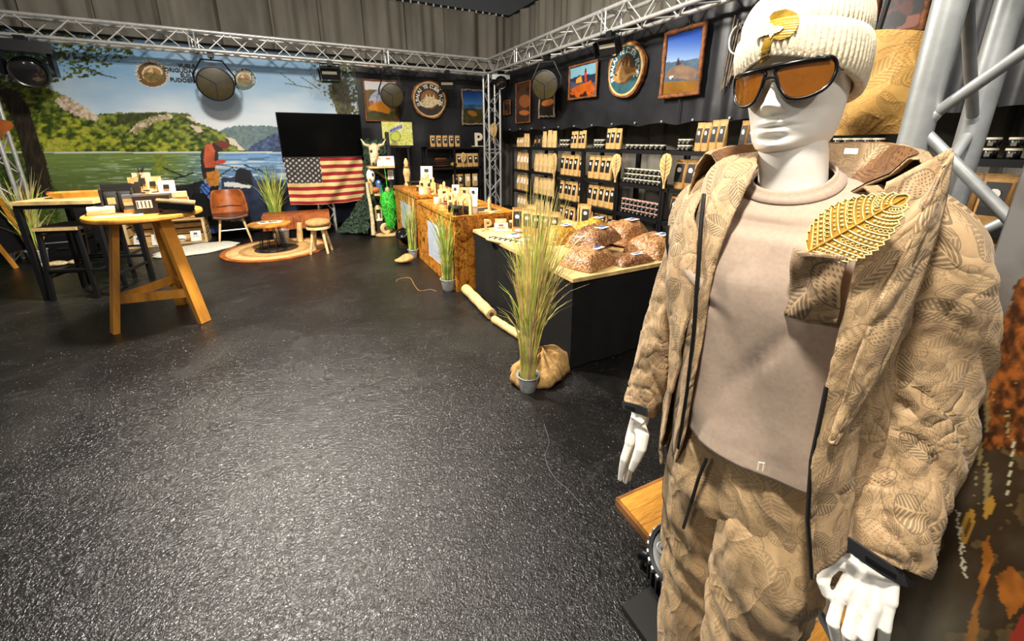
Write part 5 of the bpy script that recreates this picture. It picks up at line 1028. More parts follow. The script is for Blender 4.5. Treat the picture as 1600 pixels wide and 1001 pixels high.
def board_tag(label, p, w, h, m, rz=-.9, dark=True, name='carved_board'):
    r = thing(name, label, 'board', p, rz); o = [(-w/2, 0), (w/2, 0), (w/2, h*.62), (w*.2, h*.72), (w*.22, h*.92), (0, h), (-w*.22, h*.92), (-w*.2, h*.72), (-w/2, h*.62)]
    M().prism(o, (0, -.01, 0), (1, 0, 0), (0, 0, 1), (0, .02, 0)).obj('board', m, r, world=False)
    if dark: M().b2((-w*.28, -.014, h*.12), (w*.28, -.009, h*.5)).obj('burnt_mark', 'ink', r, world=False)
zA, zB = .89, .84
def at(px, py, z):
    p = onz(px, py, z)
    if z == zA: p[:2] = np.clip(p[:2], (1.45, 5.55), (2.03, 6.84))
    elif z == zB: p[:2] = np.clip(p[:2], (1.45, 4.06), (2.03, 5.34))
    else: p[:2] = np.clip(p[:2], (1.64, 2.2), (2.70, 3.83))
    return p
r = thing('carved_figure', 'slender carved wooden figure at the far counter end', 'figure', at(628, 286, zA)); M().lathe([(.05, 0), (.055, .02), (.035, .05), (.045, .13), (.06, .20), (.05, .27), (.028, .30), (.032, .33), (.04, .36), (.03, .40), (.012, .44)], n=14, sx=1, sy=.7).obj('body', 'wood_pale', r, smooth=60, world=False); M().lathe([(.045, .29), (.05, .30), (.045, .315)], n=14).obj('collar', 'wood_brown', r, world=False)
card('white price sheet on a stand at the far counter end', at(646, 281, zA), .20, .30, 'paper', -.5)
r = thing('dark_tray', 'dark slatted tray in front of the white price sheet', 'tray', at(645, 287, zA)); [M().b2((-.16, -.07+.035*k, .05), (.16, -.045+.035*k, .065)).obj('slat', 'wood_dark', r, world=False) for k in range(4)]; [M().b2((x-.01, -.07, 0), (x+.01, .085, .05)).obj('leg', 'black', r, world=False) for x in (-.13, .13)]
board_tag('round-headed pale paddle board leaning on the far counter', at(668, 297, zA), .12, .26, 'wood_pale', -.6, False)
board_tag('black stand with burnt letter on the far counter', at(676, 301, zA), .13, .20, 'ink', -.7, False)
letterP('small pale letter sign in front of the black stand', at(674, 303, zA), .12, CAMD, 'wood_light')
tin('dark tin beside the small letter sign', at(663, 301, zA), .05, .09, 'ink', 'kraft'); tin('pale round box near the counter step', at(680, 309, zA), .06, .10, 'wood_light', 'wood_pale')
board_tag('narrow pale board standing behind the near counter goods', at(690, 311, zB), .09, .20, 'wood_light', -.8, False); board_tag('kraft coloured board with burnt mark on the near counter', at(702, 318, zB), .11, .20, 'wood_pale', -.8)
card('tall white card behind the wooden stands', at(712, 316, zB), .10, .22, 'paper', -.8); card('tan card between two white cards', at(726, 318, zB), .11, .20, 'kraft', -.8); card('white card nearest the shelf side of the counter', at(740, 322, zB), .11, .22, 'paper', -.8)
arch('tall pale arched stand with dark core at the counter corner', at(737, 338, zB), .13, .22, 'wood_light', -.8); arch('small arched stand left of the tall arched stand', at(715, 330, zB), .10, .17, 'wood_pale', -.8); arch('light arched stand in the middle of the counter', at(697, 322, zB), .09, .16, 'wood_light', -.8)
tin('black jar at the counter corner', at(713, 338, zB), .05, .09, 'black_gloss', 'wood_dark'); tin('dark jar right of the corner jar', at(724, 341, zB), .045, .08, 'wood_dark'); tin('brown tin behind the corner jars', at(708, 326, zB), .045, .10, 'leather_dark', 'wood_pale'); tin('small white pot near the counter step', at(684, 318, zB), .05, .08, 'cream', 'paper')
tin('pale wooden pot in the middle of the near counter', at(692, 326, zB), .045, .07, 'wood_light', 'wood_brown'); tin('low dark tin in front of the tan card', at(730, 333, zB), .045, .06, 'ink', 'ink')
r = thing('candle_holder', 'pale candle stick on a flat wooden cross stand', 'candle', at(772, 334, zB)); M().b2((-.14, -.02, 0), (.14, .02, .015)).obj('foot', 'wood_light', r, world=False); M().b2((-.02, -.1, .002), (.02, .1, .017)).obj('foot', 'wood_light', r, world=False); M().lathe([(.022, .015), (.02, .06), (.022, .13), (.008, .17)], n=10).obj('candle', 'wood_pale', r, smooth=60, world=False)
r = thing('dark_mat', 'flat dark mat lying on the counter end', 'mat', at(752, 328, zB)); [M().b2((-.16, -.10+.05*k, .0), (.16, -.055+.05*k, .008)).obj('strip', 'wood_dark', r, world=False) for k in range(4)]
for k, (px, py, z_, lb) in enumerate(((660, 296, .89, 'tall narrow pale board at the middle of the far counter'), (684, 305, .89, 'small pale board at the near end of the far counter'), (695, 314, .84, 'slim pale board among the near counter goods'), (708, 318, .84, 'slim tan board left of the tall white card'), (719, 322, .84, 'slim pale board right of the tall white card'), (733, 327, .84, 'slim tan board next to the white corner card'))): board_tag(lb, at(px, py, z_), .075, .20+.03*(k % 3), ('wood_light', 'kraft', 'wood_pale')[k % 3], -.7+.05*k, k % 2 == 0)
for k, (px, py, z_, lb) in enumerate(((655, 298, .89, 'squat brown jar on the far counter'), (670, 308, .89, 'pair-side cream pot at the counter step'), (700, 332, .84, 'dark glass jar near the counter front edge'), (718, 336, .84, 'brown jar between the corner jars'), (742, 334, .84, 'cream pot at the counter corner'))): tin(lb, at(px, py, z_), .04, .08+.02*(k % 2), ('leather_dark', 'cream', 'black_gloss', 'wood_brown', 'paper')[k], ('wood_pale', 'wood_light', 'ink', 'ink', 'wood_light')[k])
letterP('pale wooden letter standing at the table corner', at(762, 361, TZ), .16, (.93, -.36, 0), 'wood_light')
board_tag('pale board lying at the table corner', at(748, 362, TZ), .10, .03, 'wood_light', .2, False)
r = thing('carved_plate', 'pale wooden leaf plate with dark carved scrolls on the table edge', 'plate', at(788, 378, TZ), -1.1); M().prism([(.26*math.cos(a)*(1+.1*math.cos(3*a)), .085*math.sin(a)) for a in np.linspace(0, 2*PI, 24, endpoint=False)], (0, 0, 0), (1, 0, 0), (0, 1, 0), .014).obj('plate', 'wood_light', r, world=False)
for k in range(6): M().tube([(-.17+.06*k+.03*math.cos(a), .035*math.sin(a*1.1), .016) for a in np.linspace(0, 4.5, 10)], .006, 5).obj('scroll', 'ink', r, world=False)
card('white tilted card with red mark on the table', at(783, 362, TZ), .14, .09, 'paper', -.4, mark='red'); card('small framed card behind the tilted card', at(772, 352, TZ), .12, .10, 'wood_light', -.4, mark='paper')
for k, (x, y, lb) in enumerate(((803, 372, 'clear plastic packet with white print beside the carved plate'), (822, 378, 'clear plastic packet nearest the tall grass'), (812, 362, 'clear plastic packet behind the other packets'))):
    r = thing('plastic_packet', lb, 'packet', at(x, y, TZ), .5*k); q = M(); q.ell((0, 0, .022), (.085, .06, .022), 12, 6); q.obj('packet', 'paper' if k != 2 else 'pink', r, smooth=60, world=False); M().b2((-.03, -.025, .040), (.03, .02, .047)).obj('sticker', ('blue', 'red', 'white')[k], r, world=False)
for k, (x, y, lb) in enumerate(((806, 352, 'brown leather strap lying behind the cards'), (826, 360, 'brown leather strap lying nearer the grass'))):
    r = thing('leather_strap', lb, 'strap', at(x, y, TZ), .3); M().tube([(-.17, -.02, .02), (-.06, .02, .028), (.06, -.01, .028), (.18, .02, .02)], [.012, .02, .02, .012], 8).obj('strap', 'leather_dark', r, smooth=60, world=False); M().box((.17, .02, .024), (.03, .05, .02)).obj('buckle', 'alu', r, world=False)
tin('small green jar on the table behind the letter', at(789, 349, TZ), .05, .07, 'green', 'wood_light')
# kraft pouches standing at the back of the black table
for k, (x, y, kd) in enumerate(((809, 362, 'b'), (824, 364, 'k'), (838, 367, 'k'), (852, 369, 'k'), (866, 371, 'k'), (926, 352, 'b'), (940, 352, 'k'), (832, 356, 'w'))):
    p = at(x, y, TZ); place(BAGS[kd], (min(p[0], 2.68), p[1], TZ+.001), -.75+.05*math.sin(k*3), ['dark-labelled pouch at the far corner of the black table', 'first black-label pouch behind the straps on the table', 'second black-label pouch behind the straps on the table', 'black-label pouch half hidden by the tall grass', 'black-label pouch fully behind the tall grass', 'large-label pouch behind the yellow pellet bags', 'black-label pouch beside the yellow pellet bags', 'white-label pouch standing behind the strap pouches'][k], 'pouches on the black table', .92)
tin('green low tin behind the pellet bags', at(976, 352, TZ), .06, .06, 'green', 'zinc')
# pellet bags
m = bpy.data.materials.new('pellets_brown'); m.use_nodes = True
def pellets(name, c1, c2, c3):
    m = bpy.data.materials.new(name); m.use_nodes = True; MATS[name] = m; t = NT(m); v = t.new('TexVoronoi'); t.link(t.coord(), v.inputs['Vector']); v.inputs['Scale'].default_value = 75
    sc_ = t.new('SeparateColor'); t.link(v.outputs['Color'], sc_.inputs[0]); t.link(t.ramp(sc_.outputs[0], [(.0, hexc(c1)), (.5, hexc(c2)), (1, hexc(c3))]), t.b.inputs['Base Color']); t.b.inputs['Roughness'].default_value = .35; t.b.inputs['Coat Weight'].default_value = .35; t.b.inputs['Coat Roughness'].default_value = .1
    h = t.math('ADD', t.math('MULTIPLY', t.math('SUBTRACT', 1., v.outputs['Distance']), .5), t.math('MULTIPLY', t.noise(t.coord(), 9, 3, .6), 1.5)); t.bump(h, .6, .015)
bpy.data.materials.remove(m); pellets('pellets_brown', '80532f', 'ad784a', 'c99a68'); pellets('pellets_yellow', 'a06a14', 'd0982a', 'e3b84c'); pellets('pellets_dark', '5e3a24', '8c5d3c', 'b88a5e')
def pellet_bag(label, p, rz, w, d, h, m, tilt=0.):
    r = thing('pellet_bag', label, 'bag', p, rz); n = 22; V = []
    for i in range(n+1):
        u = i/n*2-1; row = []
        for j in range(n+1):
            v_ = j/n*2-1; k = (max(0, 1-abs(u)**3)*max(0, 1-abs(v_)**3))**.45; row.append((u*w/2*(1-.06*abs(v_)**3), v_*d/2*(1-.06*abs(u)**3), k))
        V.append(row)
    V = np.array(V); nz = fbm(V[..., 0]*14+p[0]*9, V[..., 1]*14+p[1]*7); q = M(); T_ = V.copy(); T_[..., 2] = V[..., 2]*h*(.75+.5*nz)+.004; B_ = V.copy(); B_[..., 2] = .001; T_[..., 2] += tilt*(V[..., 0]+w/2); B_[..., 2] += tilt*(V[..., 0]+w/2)
    q.grid(T_); q.grid(B_, True); q.obj('filled_bag', m, r, smooth=180, world=False); i0 = n//2
    c = T_[i0+2, i0-3]; M().box((c[0], c[1], c[2]+.004), (w*.26, d*.26, .004)).obj('sticker', 'paper', r, world=False); M().box((c[0], c[1], c[2]+.0075), (w*.16, d*.1, .002)).obj('sticker_print', 'blue', r, world=False)
    M().box((w*.5, 0, .012+tilt*w), (.03, d*.8, .004)).obj('seal', 'paper', r, world=False)
pellet_bag('brown pellet bag at the front left corner of the table', (1.87, 2.34, TZ), .3, .40, .30, .13, 'pellets_brown'); pellet_bag('dark pellet bag lying on top at the table front', (2.06, 2.52, TZ+.12), .35, .44, .30, .12, 'pellets_dark'); pellet_bag('flat brown pellet bag along the table front edge', (2.20, 2.24, TZ), .05, .36, .18, .06, 'pellets_dark')
pellet_bag('large tan pellet bag nearest the mannequin sleeve', (2.56, 2.36, TZ), .2, .42, .36, .15, 'pellets_brown'); pellet_bag('tan pellet bag stacked behind the nearest one', (2.58, 2.74, TZ+.02), .2, .42, .34, .19, 'pellets_brown'); pellet_bag('brown pellet bag in the middle of the heap', (2.20, 2.78, TZ), .3, .36, .28, .14, 'pellets_brown')
pellet_bag('yellow pellet bag lying beside the grass', (2.10, 3.08, TZ), .2, .40, .28, .14, 'pellets_yellow'); pellet_bag('yellow pellet bag towards the shelf wall', (2.52, 3.12, TZ), .4, .40, .28, .16, 'pellets_yellow')
# ================= grasses in zinc buckets =================
for nm, c in (('blade_green', 'b3c858'), ('blade_yellow', 'e8de74'), ('blade_straw', 'd9b884'), ('blade_dark', '7f9c48')): mat(nm, c, .5, var=.25, vs_=6)
def grass(label, base, hgt, n, spread, pot=None, mats=('blade_green', 'blade_yellow', 'blade_straw'), seed=1, top=.0, pr=.06, bw=.0045, lean=(0, 0)):
    R = random.Random(seed); bx_, by_ = float(base[0]), float(base[1]); r = thing('reed_grass', label, 'plant', (bx_, by_, 0))
    z0 = .0
    if pot:
        h = pot; z0 = h*.8; M().lathe([(pr*.72, 0), (pr*.75, .004), (pr*.98, h*.95), (pr*1.06, h*.96), (pr*1.06, h), (pr*.94, h), (pr*.90, h*.82)], n=20, cap=False).obj('bucket', 'zinc', r, smooth=40, world=False); M().lathe([(pr*.7, 0.002), (.01, .002)], n=16).obj('bucket_base', 'zinc', r, world=False); M().lathe([(pr*.92, h*.8), (pr*.5, h*.84), (.005, h*.85)], n=14).obj('soil', 'wood_dark', r, world=False); M().tube([(pr*1.05*math.cos(a), pr*1.05*math.sin(a), h) for a in np.linspace(0, 2*PI, 21)], .004, 6).obj('rim', 'zinc', r, world=False)
    B = {k: M() for k in mats}
    for i in range(n):
        m_ = mats[R.choice([0, 0, 1, 1, 2, 2]) % len(mats)]; az = R.uniform(0, 2*PI); l = hgt*R.uniform(.45, 1.0); sp = spread*R.random()**.8; r0 = pr*.6*R.random(); w_ = bw*R.uniform(.6, 1.3); drp = R.random()**4*.35
        c, s_ = math.cos(az), math.sin(az); L = []; Rr = []; tw = R.uniform(0, PI); tx, ty = math.cos(tw), math.sin(tw)
        for q_ in np.linspace(0, 1, 7):
            rad = r0+sp*q_**1.9+drp*l*q_**3*.6; z = z0+l*(q_-drp*q_**3*.75); wd = w_*(1-q_**2*.93)*(.7+.3*min(1, q_*4)); x, y = c*rad+.012*math.sin(q_*5+i)+lean[0]*q_**1.5*l/hgt, s_*rad+lean[1]*q_**1.5*l/hgt; L.append((x-tx*wd, y-ty*wd, z)); Rr.append((x+tx*wd, y+ty*wd, z))
        B[m_].grid([L, Rr])
    for k, b in B.items():
        if b.v: o = b.obj('blades', k, r, smooth=180, world=False); o['kind'] = 'stuff'
    return r
gp = onz(825, 608)
grass('tall yellow-green reed grass in a zinc bucket before the black table', gp, 1.30, 520, .15, .115, seed=3, pr=.072, bw=.0058, lean=(.11, .02))
grass('green reed grass in a zinc bucket against the near counter', onz(701, 452), .92, 150, .15, .13, ('blade_green', 'blade_yellow', 'blade_dark'), 5, pr=.085, bw=.008)
grass('narrow reed grass standing between the two counters', onz(646, 402), .86, 120, .08, .12, ('blade_dark', 'blade_green', 'blade_straw'), 8, pr=.07, bw=.007)
bu = thing('burlap_sack', 'crumpled burlap cloth behind the zinc bucket', 'sack', onz(843, 592)); V = []
for i in range(30):
    q_ = i/29; row = []
    for j in range(96):
        az = j/96*2*PI; Rm = .215*(1+.34*max(0, math.cos(2*az-.5))**3+.08*math.sin(3*az+1)); fo = math.sin(az*8+2.5*math.sin(az*2)+q_*2)+.6*math.sin(az*15-q_*4); rr = Rm*q_**.8*(1+.05*fo*q_)
        z = .012+.185*(1-q_)**.55*(1+.12*math.sin(az*3+q_*5))+.028*fo*q_*(1-q_)*2.2+.02*max(0, math.sin(az*4+1))*q_**3; row.append((rr*math.cos(az)+.045, rr*math.sin(az)*.8+.05, max(.004, z)))
    V.append(np.array(row))
q = M(); q.rings(V, False); o = q.obj('sackcloth', 'burlap', bu, smooth=180, world=False); s_ = o.modifiers.new('t', 'SOLIDIFY'); s_.thickness = .004; s_.offset = 1
M().tube([(.045+.05*math.cos(a), .05+.04*math.sin(a), .15) for a in np.linspace(0, 6.3, 16)], .005, 5).obj('tie_cord', 'kraft_c', bu, world=False)
# logs on the floor
def log(label, p, q_, r0, name='log'):
    p, q_ = np.array(p, float), np.array(q_, float); p[2] = q_[2] = r0; r = thing(name, label, 'log', p*[1, 1, 0]); t_ = np.linspace(0, 1, 12); M().tube([p*(1-x)+q_*x for x in t_], [r0*(1+.05*math.sin(x*19)) for x in t_], 14).obj('bark', 'wood_pale', r, smooth=60); d = (q_-p)/np.linalg.norm(q_-p)
    for e, s_ in ((p, -1), (q_, 1)): M().lathe([(r0*.9, 0), (r0*.9, .004), (r0*.02, .005)], e+d*s_*.0, 14, d*s_).obj('cut_face', 'wood_light', r); M().lathe([(r0*.45, .005), (r0*.40, .0065)], e, 14, d*s_).obj('heartwood', 'wood_brown', r)
log('thick pale log lying against the black table skirt', onz(728, 458), onz(768, 499), .052); log('thinner pale log in front of the thick one', onz(772, 504), onz(812, 530), .035)
# floor lamp head, piece of bark and cables by the counters
fl = onz(633, 386); r = thing('floor_spot', 'black floor spotlight leaning at the far counter', 'spotlight', fl); M().lathe([(.06, -.12), (.085, -.10), (.09, .08), (.10, .10), (.09, .105), (.08, .08)], (0, 0, .17), 20, (-.5, -.5, .7)).obj('can', 'black_gloss', r, smooth=50, world=False); M().tube([(-.1, .0, .02), (-.11, .02, .16), (.11, -.02, .16), (.1, 0, .02)], .010, 6).obj('bracket', 'black_metal', r, world=False); M().b2((-.12, -.06, 0), (.12, .06, .02)).obj('foot', 'black', r, world=False); M().box((-.05, -.07, .19), (.03, .02, .03)).obj('latch', 'alu', r, world=False)
bs_ = onz(632, 410); r = thing('bark_piece', 'rounded tan driftwood piece on the floor by the counters', 'driftwood', bs_); q = M(); q.ell((0, 0, .05), (.15, .09, .05), 16, 10); q.v = [(x*(1+.15*math.sin(9*y+4)), y*(1+.2*math.sin(14*x)), z*(1+.25*math.sin(18*x+7*y))) for x, y, z in q.v]; q.obj('wood', 'kraft_b', r, smooth=180, world=False); M().tube([(.03, -.085, .05), (.06, -.08, .07), (.09, -.06, .06)], .012, 6).obj('knot', 'wood_brown', r, world=False)
def cable(label, pix, m='cream', rr=.004): P_ = np.array([onz(x, y, rr) for x, y in pix]); d = itab(np.c_[np.linspace(0, 1, len(P_)), P_], np.linspace(0, 1, 40))[:, 1:]; o = M().tube(d, rr, 6).obj('cable', m, None, smooth=180); tag(o, label, 'cable')
cable('thin pale cable trailing on the floor before the near counter', [(619, 440), (622, 436), (640, 434), (648, 446), (656, 454), (672, 452), (682, 455)], 'kraft_b', .002); cable('fine pale cord lying on the floor left of the mannequin', [(850, 662), (858, 690), (852, 715), (866, 745), (888, 765), (910, 790)], 'grey', .0015)
# ================= goods rack, map easel and driftwood stand at the back =================
YR = 8.12
rk_ = thing('goods_rack', 'black goods rack standing behind the counters in the corner', 'shelf', (2.85, YR+.15, 0)); RZ = [1.49, 1.08, .67, .24]
for z in RZ: M().b2((2.28, YR, z-.04), (3.46, YR+.30, z)).obj('board', 'black_metal', rk_)
for x in (2.28, 2.86, 3.43):
    for y in (YR, YR+.27): M().b2((x, y, 0), (x+.03, y+.03, 1.49)).obj('post', 'black_metal', rk_)
def rack(px0, px1, row, n, kd, sc, label):
    for k in range(n):
        x = min(3.36, float(ony(px0+(px1-px0)*(k+.5)/n, 240, YR+.08)[0])) if px1 < 760 else 2.93+(k+.5)*.50/n; place(BAGS[kd], (x, YR+.07, RZ[row]+.001), .06*math.sin(k*5), label, label, sc)
rack(672, 720, 0, 5, 'k', .80, 'small black-label pouch on top of the goods rack'); rack(729, 766, 1, 4, 'k', 1.0, 'black-label pouch on the second level of the goods rack'); rack(706, 722, 2, 2, 'b', .95, 'large-label pouch on the third level of the goods rack'); rack(732, 766, 2, 3, 'w', .95, 'white-label pouch on the third level of the goods rack'); rack(735, 766, 3, 3, 'b', .95, 'large-label pouch on the lowest level of the goods rack')
letterP('large pale letter standing on top of the goods rack', np.array([ony(748, 228, YR+.08)[0], YR+.10, RZ[0]]), .36, (1, 0, 0), 'cream')
r = thing('leather_bundle', 'folded leather bundle on the second rack level', 'leather', (ony(690, 258, YR+.1)[0], YR+.12, RZ[1]))
for k in range(4): M().ell((.02*math.sin(k*2), 0, .03+.045*k), (.20-.02*k, .10, .028), 14, 6).obj('fold', ('leather_dark', 'wood_dark', 'leather_dark', 'wood_brown')[k], r, smooth=60, world=False)
r = thing('yellow_pouch', 'yellow pouch lying on the second rack level', 'pouch', (ony(712, 258, YR+.1)[0], YR+.10, RZ[1])); M().ell((0, 0, .055), (.12, .06, .055), 14, 8).obj('bag', 'gold', r, smooth=60, world=False); M().box((0, -.055, .055), (.10, .01, .04)).obj('label_patch', 'ink', r, world=False)
def paddle(label, c, wd, h, N, m='wood_pale', name='leaf_paddle'):
    """leaf-shaped board hanging or standing, face towards N"""
    c = np.array(c, float); N = np.array(N, float); a = np.cross((0, 0, 1), N); a /= np.linalg.norm(a); r = thing(name, label, 'ornament', c)
    o = [(wd/2*x, h*z) for x, z in ((.10, 0), (.14, .3), (.7, .42), (1, .66), (.85, .88), (0, 1), (-.85, .88), (-1, .66), (-.7, .42), (-.14, .3), (-.10, 0))]; M().prism(o, c, a, (0, 0, 1), N*.014).obj('blade', m, r); M().tube([c+N*.016+[0, 0, h*.3], c+N*.016+[0, 0, h*.95]], .004, 5).obj('midrib', 'wood_brown', r)
paddle('carved leaf paddle fixed to the corner truss tower', ony(771, 224, YT-.16), .16, .40, (0, -1., 0)); paddle('carved leaf paddle beside the goods rack pouches', np.array([ony(724, 258, YR-.03)[0], YR-.03, RZ[1]-.0]), .12, .30, (0, -1., 0))
def pf_map(x, y):
    n = fbm(x*.08, y*.08); p = Paint(x, y, (206, 206, 112)); p.put(n > .5, (216, 214, 140)); fr = np.mod(n*9, 1); p.put(fr < .14, (132, 140, 62)); p.ell(618, 213, 9, 8, (186, 194, 88)); p.put(((x-618)**2+(y-213)**2 < 70) & ((x-618)**2+(y-213)**2 > 50), (110, 124, 50))
    for i in range(6): p.line((609+i*3.2, 207-i*1.2), (611+i*3.2, 202-i*1.4), 1.5, (70, 84, 190)); p.line((611+i*3.2, 202-i*1.4), (612+i*3.2, 206-i*1.2), 1.3, (70, 84, 190))
    return p
YM = 7.75; P4 = [ony(600, 190, YM), ony(643, 190, YM), ony(641, 227, YM), ony(599, 227, YM)]
es = thing('map_easel', 'yellow-green map board on a black easel', 'map', (P4[0][0]/2+P4[1][0]/2, YM+.1, 0)); x0, x1, z0, z1 = P4[3][0], P4[1][0], P4[2][2], P4[0][2]
print_grid(np.array([[(a, YM-.012, b) for a in np.linspace(x0, x1, 60)] for b in np.linspace(z0, z1, 50)]), pf_map).obj('map_print', 'photo_print', es); M().b2((x0, YM-.01, z0), (x1, YM+.015, z1)).obj('board', 'cream', es)
for x in (x0+.12, x1-.10): M().bar((x, YM+.02, z0+.1), (x+.03*(1 if x > (x0+x1)/2 else -1), YM+.02, 0), .03, .03).obj('leg', 'black', es)
M().bar(((x0+x1)/2, YM+.03, z1-.1), ((x0+x1)/2, YM+.45, 0), .03, .03).obj('leg', 'black', es); M().b2((x0+.06, YM-.03, z0-.04), (x1-.06, YM+.03, z0)).obj('ledge', 'black', es)
# driftwood stand
DY = 7.35; dx = lambda px, py: ony(px, py, DY)
ds = thing('driftwood_stand', 'driftwood shelf stand with branch pole and two boards', 'shelf', (1.24, DY, 0))
for zb, xa, xb in ((1.19, 574, 614), (.73, 579, 614)):
    a, b = dx(xa, 257)[0], dx(xb, 257)[0]; M().b2((a, DY-.14, zb-.03), (b, DY+.14, zb)).obj('board', 'wood_pale', ds)
pp = [dx(571, 283), dx(573, 300), dx(577, 320), dx(580, 345), dx(581, 364)]; M().tube([(p[0], DY-.16, max(0, p[2])) for p in pp], [.022, .028, .03, .034, .036], 9).obj('branch_pole', 'bone', ds, smooth=60)
M().b2((1.40, DY+.08, 0), (1.46, DY+.14, 1.75)).obj('upright', 'black', ds); M().lathe([(.24, 0), (.25, .01), (.25, .03), (.23, .035)], (1.27, DY-.06, 0), 26).obj('base_slice', 'wood_pale', ds, smooth=40); M().bar((1.10, DY, .70), (1.42, DY+.1, .45), .03, .04).obj('brace', 'wood_brown', ds); M().bar((1.1, DY+.05, 1.16), (1.42, DY+.1, .92), .03, .04).obj('brace', 'wood_brown', ds)
# animal skull
c = dx(587, 240); c[1] = DY-.02; sk_ = thing('cattle_skull', 'pale horned cattle skull on the driftwood stand', 'skull', (c[0], DY, 1.19))
M().tube([c+[-.02, 0, .16], c+[-.02, -.02, .10], c+[-.035, -.05, .0], c+[-.06, -.08, -.10], c+[-.08, -.09, -.19]], [.04, .095, .08, .055, .035], 14).obj('cranium', 'bone', sk_, smooth=180)
for s_ in (-1, 1): M().tube([c+[s_*.07-.02, 0, .13], c+[s_*.15-.02, 0, .15], c+[s_*.20-.02, -.01, .24]], [.03, .022, .006], 8).obj('horn', 'bone', sk_, smooth=180)
for s_ in (-1, 1): M().ell(c+[s_*.055-.025, -.095, .04], (.026, .02, .03), 10, 6).obj('eye_socket', 'ink', sk_, smooth=180)
M().ell(c+[-.075, -.12, -.16], (.02, .015, .03), 8, 6).obj('nasal_hole', 'ink', sk_, smooth=180); M().b2((c[0]+.0, DY+.0, 1.19), (c[0]+.05, DY+.05, c[2]+.02)).obj('stand_rod', 'wood_brown', sk_)
for px, w_, lb, fc_ in ((592, .10, 'small white picture frame under the skull', 'kraft'), (605, .20, 'wider white picture frame under the skull', 'orange')): p = dx(px, 255); card(lb, (p[0], DY-.10, 1.19), w_, .16, 'paper', 0., 'small_frame', .12, fc_)
r = thing('white_mask', 'white and black animal mask on the driftwood stand', 'ornament', (dx(577, 280)[0]+.02, DY-.05, .73)); M().ell((0, 0, .30), (.07, .04, .12), 14, 10).obj('face', 'white', r, smooth=180, world=False); M().ell((.03, -.03, .32), (.02, .015, .035), 8, 6).obj('eye', 'ink', r, smooth=180, world=False); M().ell((-.02, -.035, .22), (.02, .012, .02), 8, 6).obj('muzzle', 'ink', r, smooth=180, world=False); M().b2((-.015, -.01, 0), (.015, .01, .2)).obj('peg', 'wood_brown', r, world=False)
r = thing('blue_figure', 'small blue figure among the stand ornaments', 'ornament', (dx(592, 300)[0], DY-.03, .73)); M().lathe([(.05, 0), (.06, .05), (.04, .12), (.05, .17), (.03, .22), (.005, .23)], n=14).obj('body', 'blue', r, smooth=60, world=False); M().ell((0, -.04, .19), (.02, .015, .02), 8, 6).obj('face', 'cream', r, smooth=180, world=False)
r = thing('orange_animal', 'orange carved animal on the lower driftwood board', 'ornament', (dx(585, 300)[0], DY-.08, .73)); M().ell((0, 0, .07), (.08, .045, .045), 14, 8).obj('body', 'orange', r, smooth=180, world=False); M().ell((-.07, 0, .12), (.035, .03, .035), 10, 6).obj('head', 'orange', r, smooth=180, world=False); [M().cyl((x, 0, 0), (x, 0, .06), .014, n=6).obj('leg', 'wood_brown', r, world=False) for x in (-.05, .05)]
r = thing('carved_bird', 'pale carved bird beside the branch pole', 'ornament', (dx(578, 300)[0]-.0, DY-.09, .73)); M().lathe([(.03, 0), (.045, .05), (.05, .12), (.03, .2), (.035, .24), (.01, .28)], n=12).obj('body', 'wood_pale', r, smooth=60, world=False); M().lathe([(.012, 0), (.002, .04)], (0, -.03, .24), 8, (0, -1, -.1)).obj('beak', 'ink', r, world=False)
# green net bundle, lantern, wooden ring
r = thing('green_net', 'bright green fishing net bundle hanging from the driftwood stand', 'net', (dx(602, 350)[0], DY-.22, .10)); mat('net_green', '3fbf35', .6, var=.35, vs_=30); c0 = np.array([dx(602, 300)[0], DY-.22, 0])
V = []
for z, rr in ((.76, .03), (.74, .09), (.66, .115), (.52, .11), (.36, .085), (.22, .06), (.12, .035)): V.append(np.array([(c0[0]+rr*math.cos(a)*(1+.18*math.sin(5*a+z*9)), c0[1]+rr*.8*math.sin(a)*(1+.18*math.sin(4*a+z*17)), z+.02*math.sin(3*a)) for a in np.linspace(0, 2*PI, 20, endpoint=False)]))
q = M(); q.rings(V); q.obj('bundle', 'net_green', r, smooth=180); q = M()
for i in range(120): a = random.uniform(0, 2*PI); z = random.uniform(.14, .8); rr = float(np.interp(z, [.1, .3, .6, .75], [.05, .085, .12, .1]))*random.uniform(.95, 1.15); p = np.array([c0[0]+rr*math.cos(a), c0[1]+rr*math.sin(a), z]); q.tube([p+np.array([random.uniform(-.03, .03), random.uniform(-.03, .03), random.uniform(.0, .06)*k]) for k in (-1, 0, 1, 2)], .004, 4)
o = q.obj('strands', 'net_green', r); o['kind'] = 'stuff'; M().ell((c0[0]+.0, c0[1], .80), (.04, .04, .05), 10, 6).obj('float', 'wood_pale', r, smooth=180)
M().tube([(c0[0], c0[1], .82), (c0[0], c0[1]+.05, 1.0), (c0[0], c0[1]+.1, 1.165)], .006, 5).obj('cord', 'net_green', r)
p = dx(601, 362); r = thing('wooden_ring', 'pale turned wooden roll standing on the base slice', 'ornament', (p[0], DY-.16, .035)); M().lathe([(.085, -.04), (.095, -.03), (.095, .03), (.085, .04), (.045, .04), (.04, .03), (.04, -.03), (.045, -.04), (.085, -.04)], (0, 0, .095), 22, (.1, -1, 0), cap=False).obj('roll', 'wood_light', r, smooth=40, world=False); M().lathe([(.038, -.02), (.038, .02)], (0, 0, .095), 14, (.1, -1, 0)).obj('core', 'wood_brown', r, world=False)
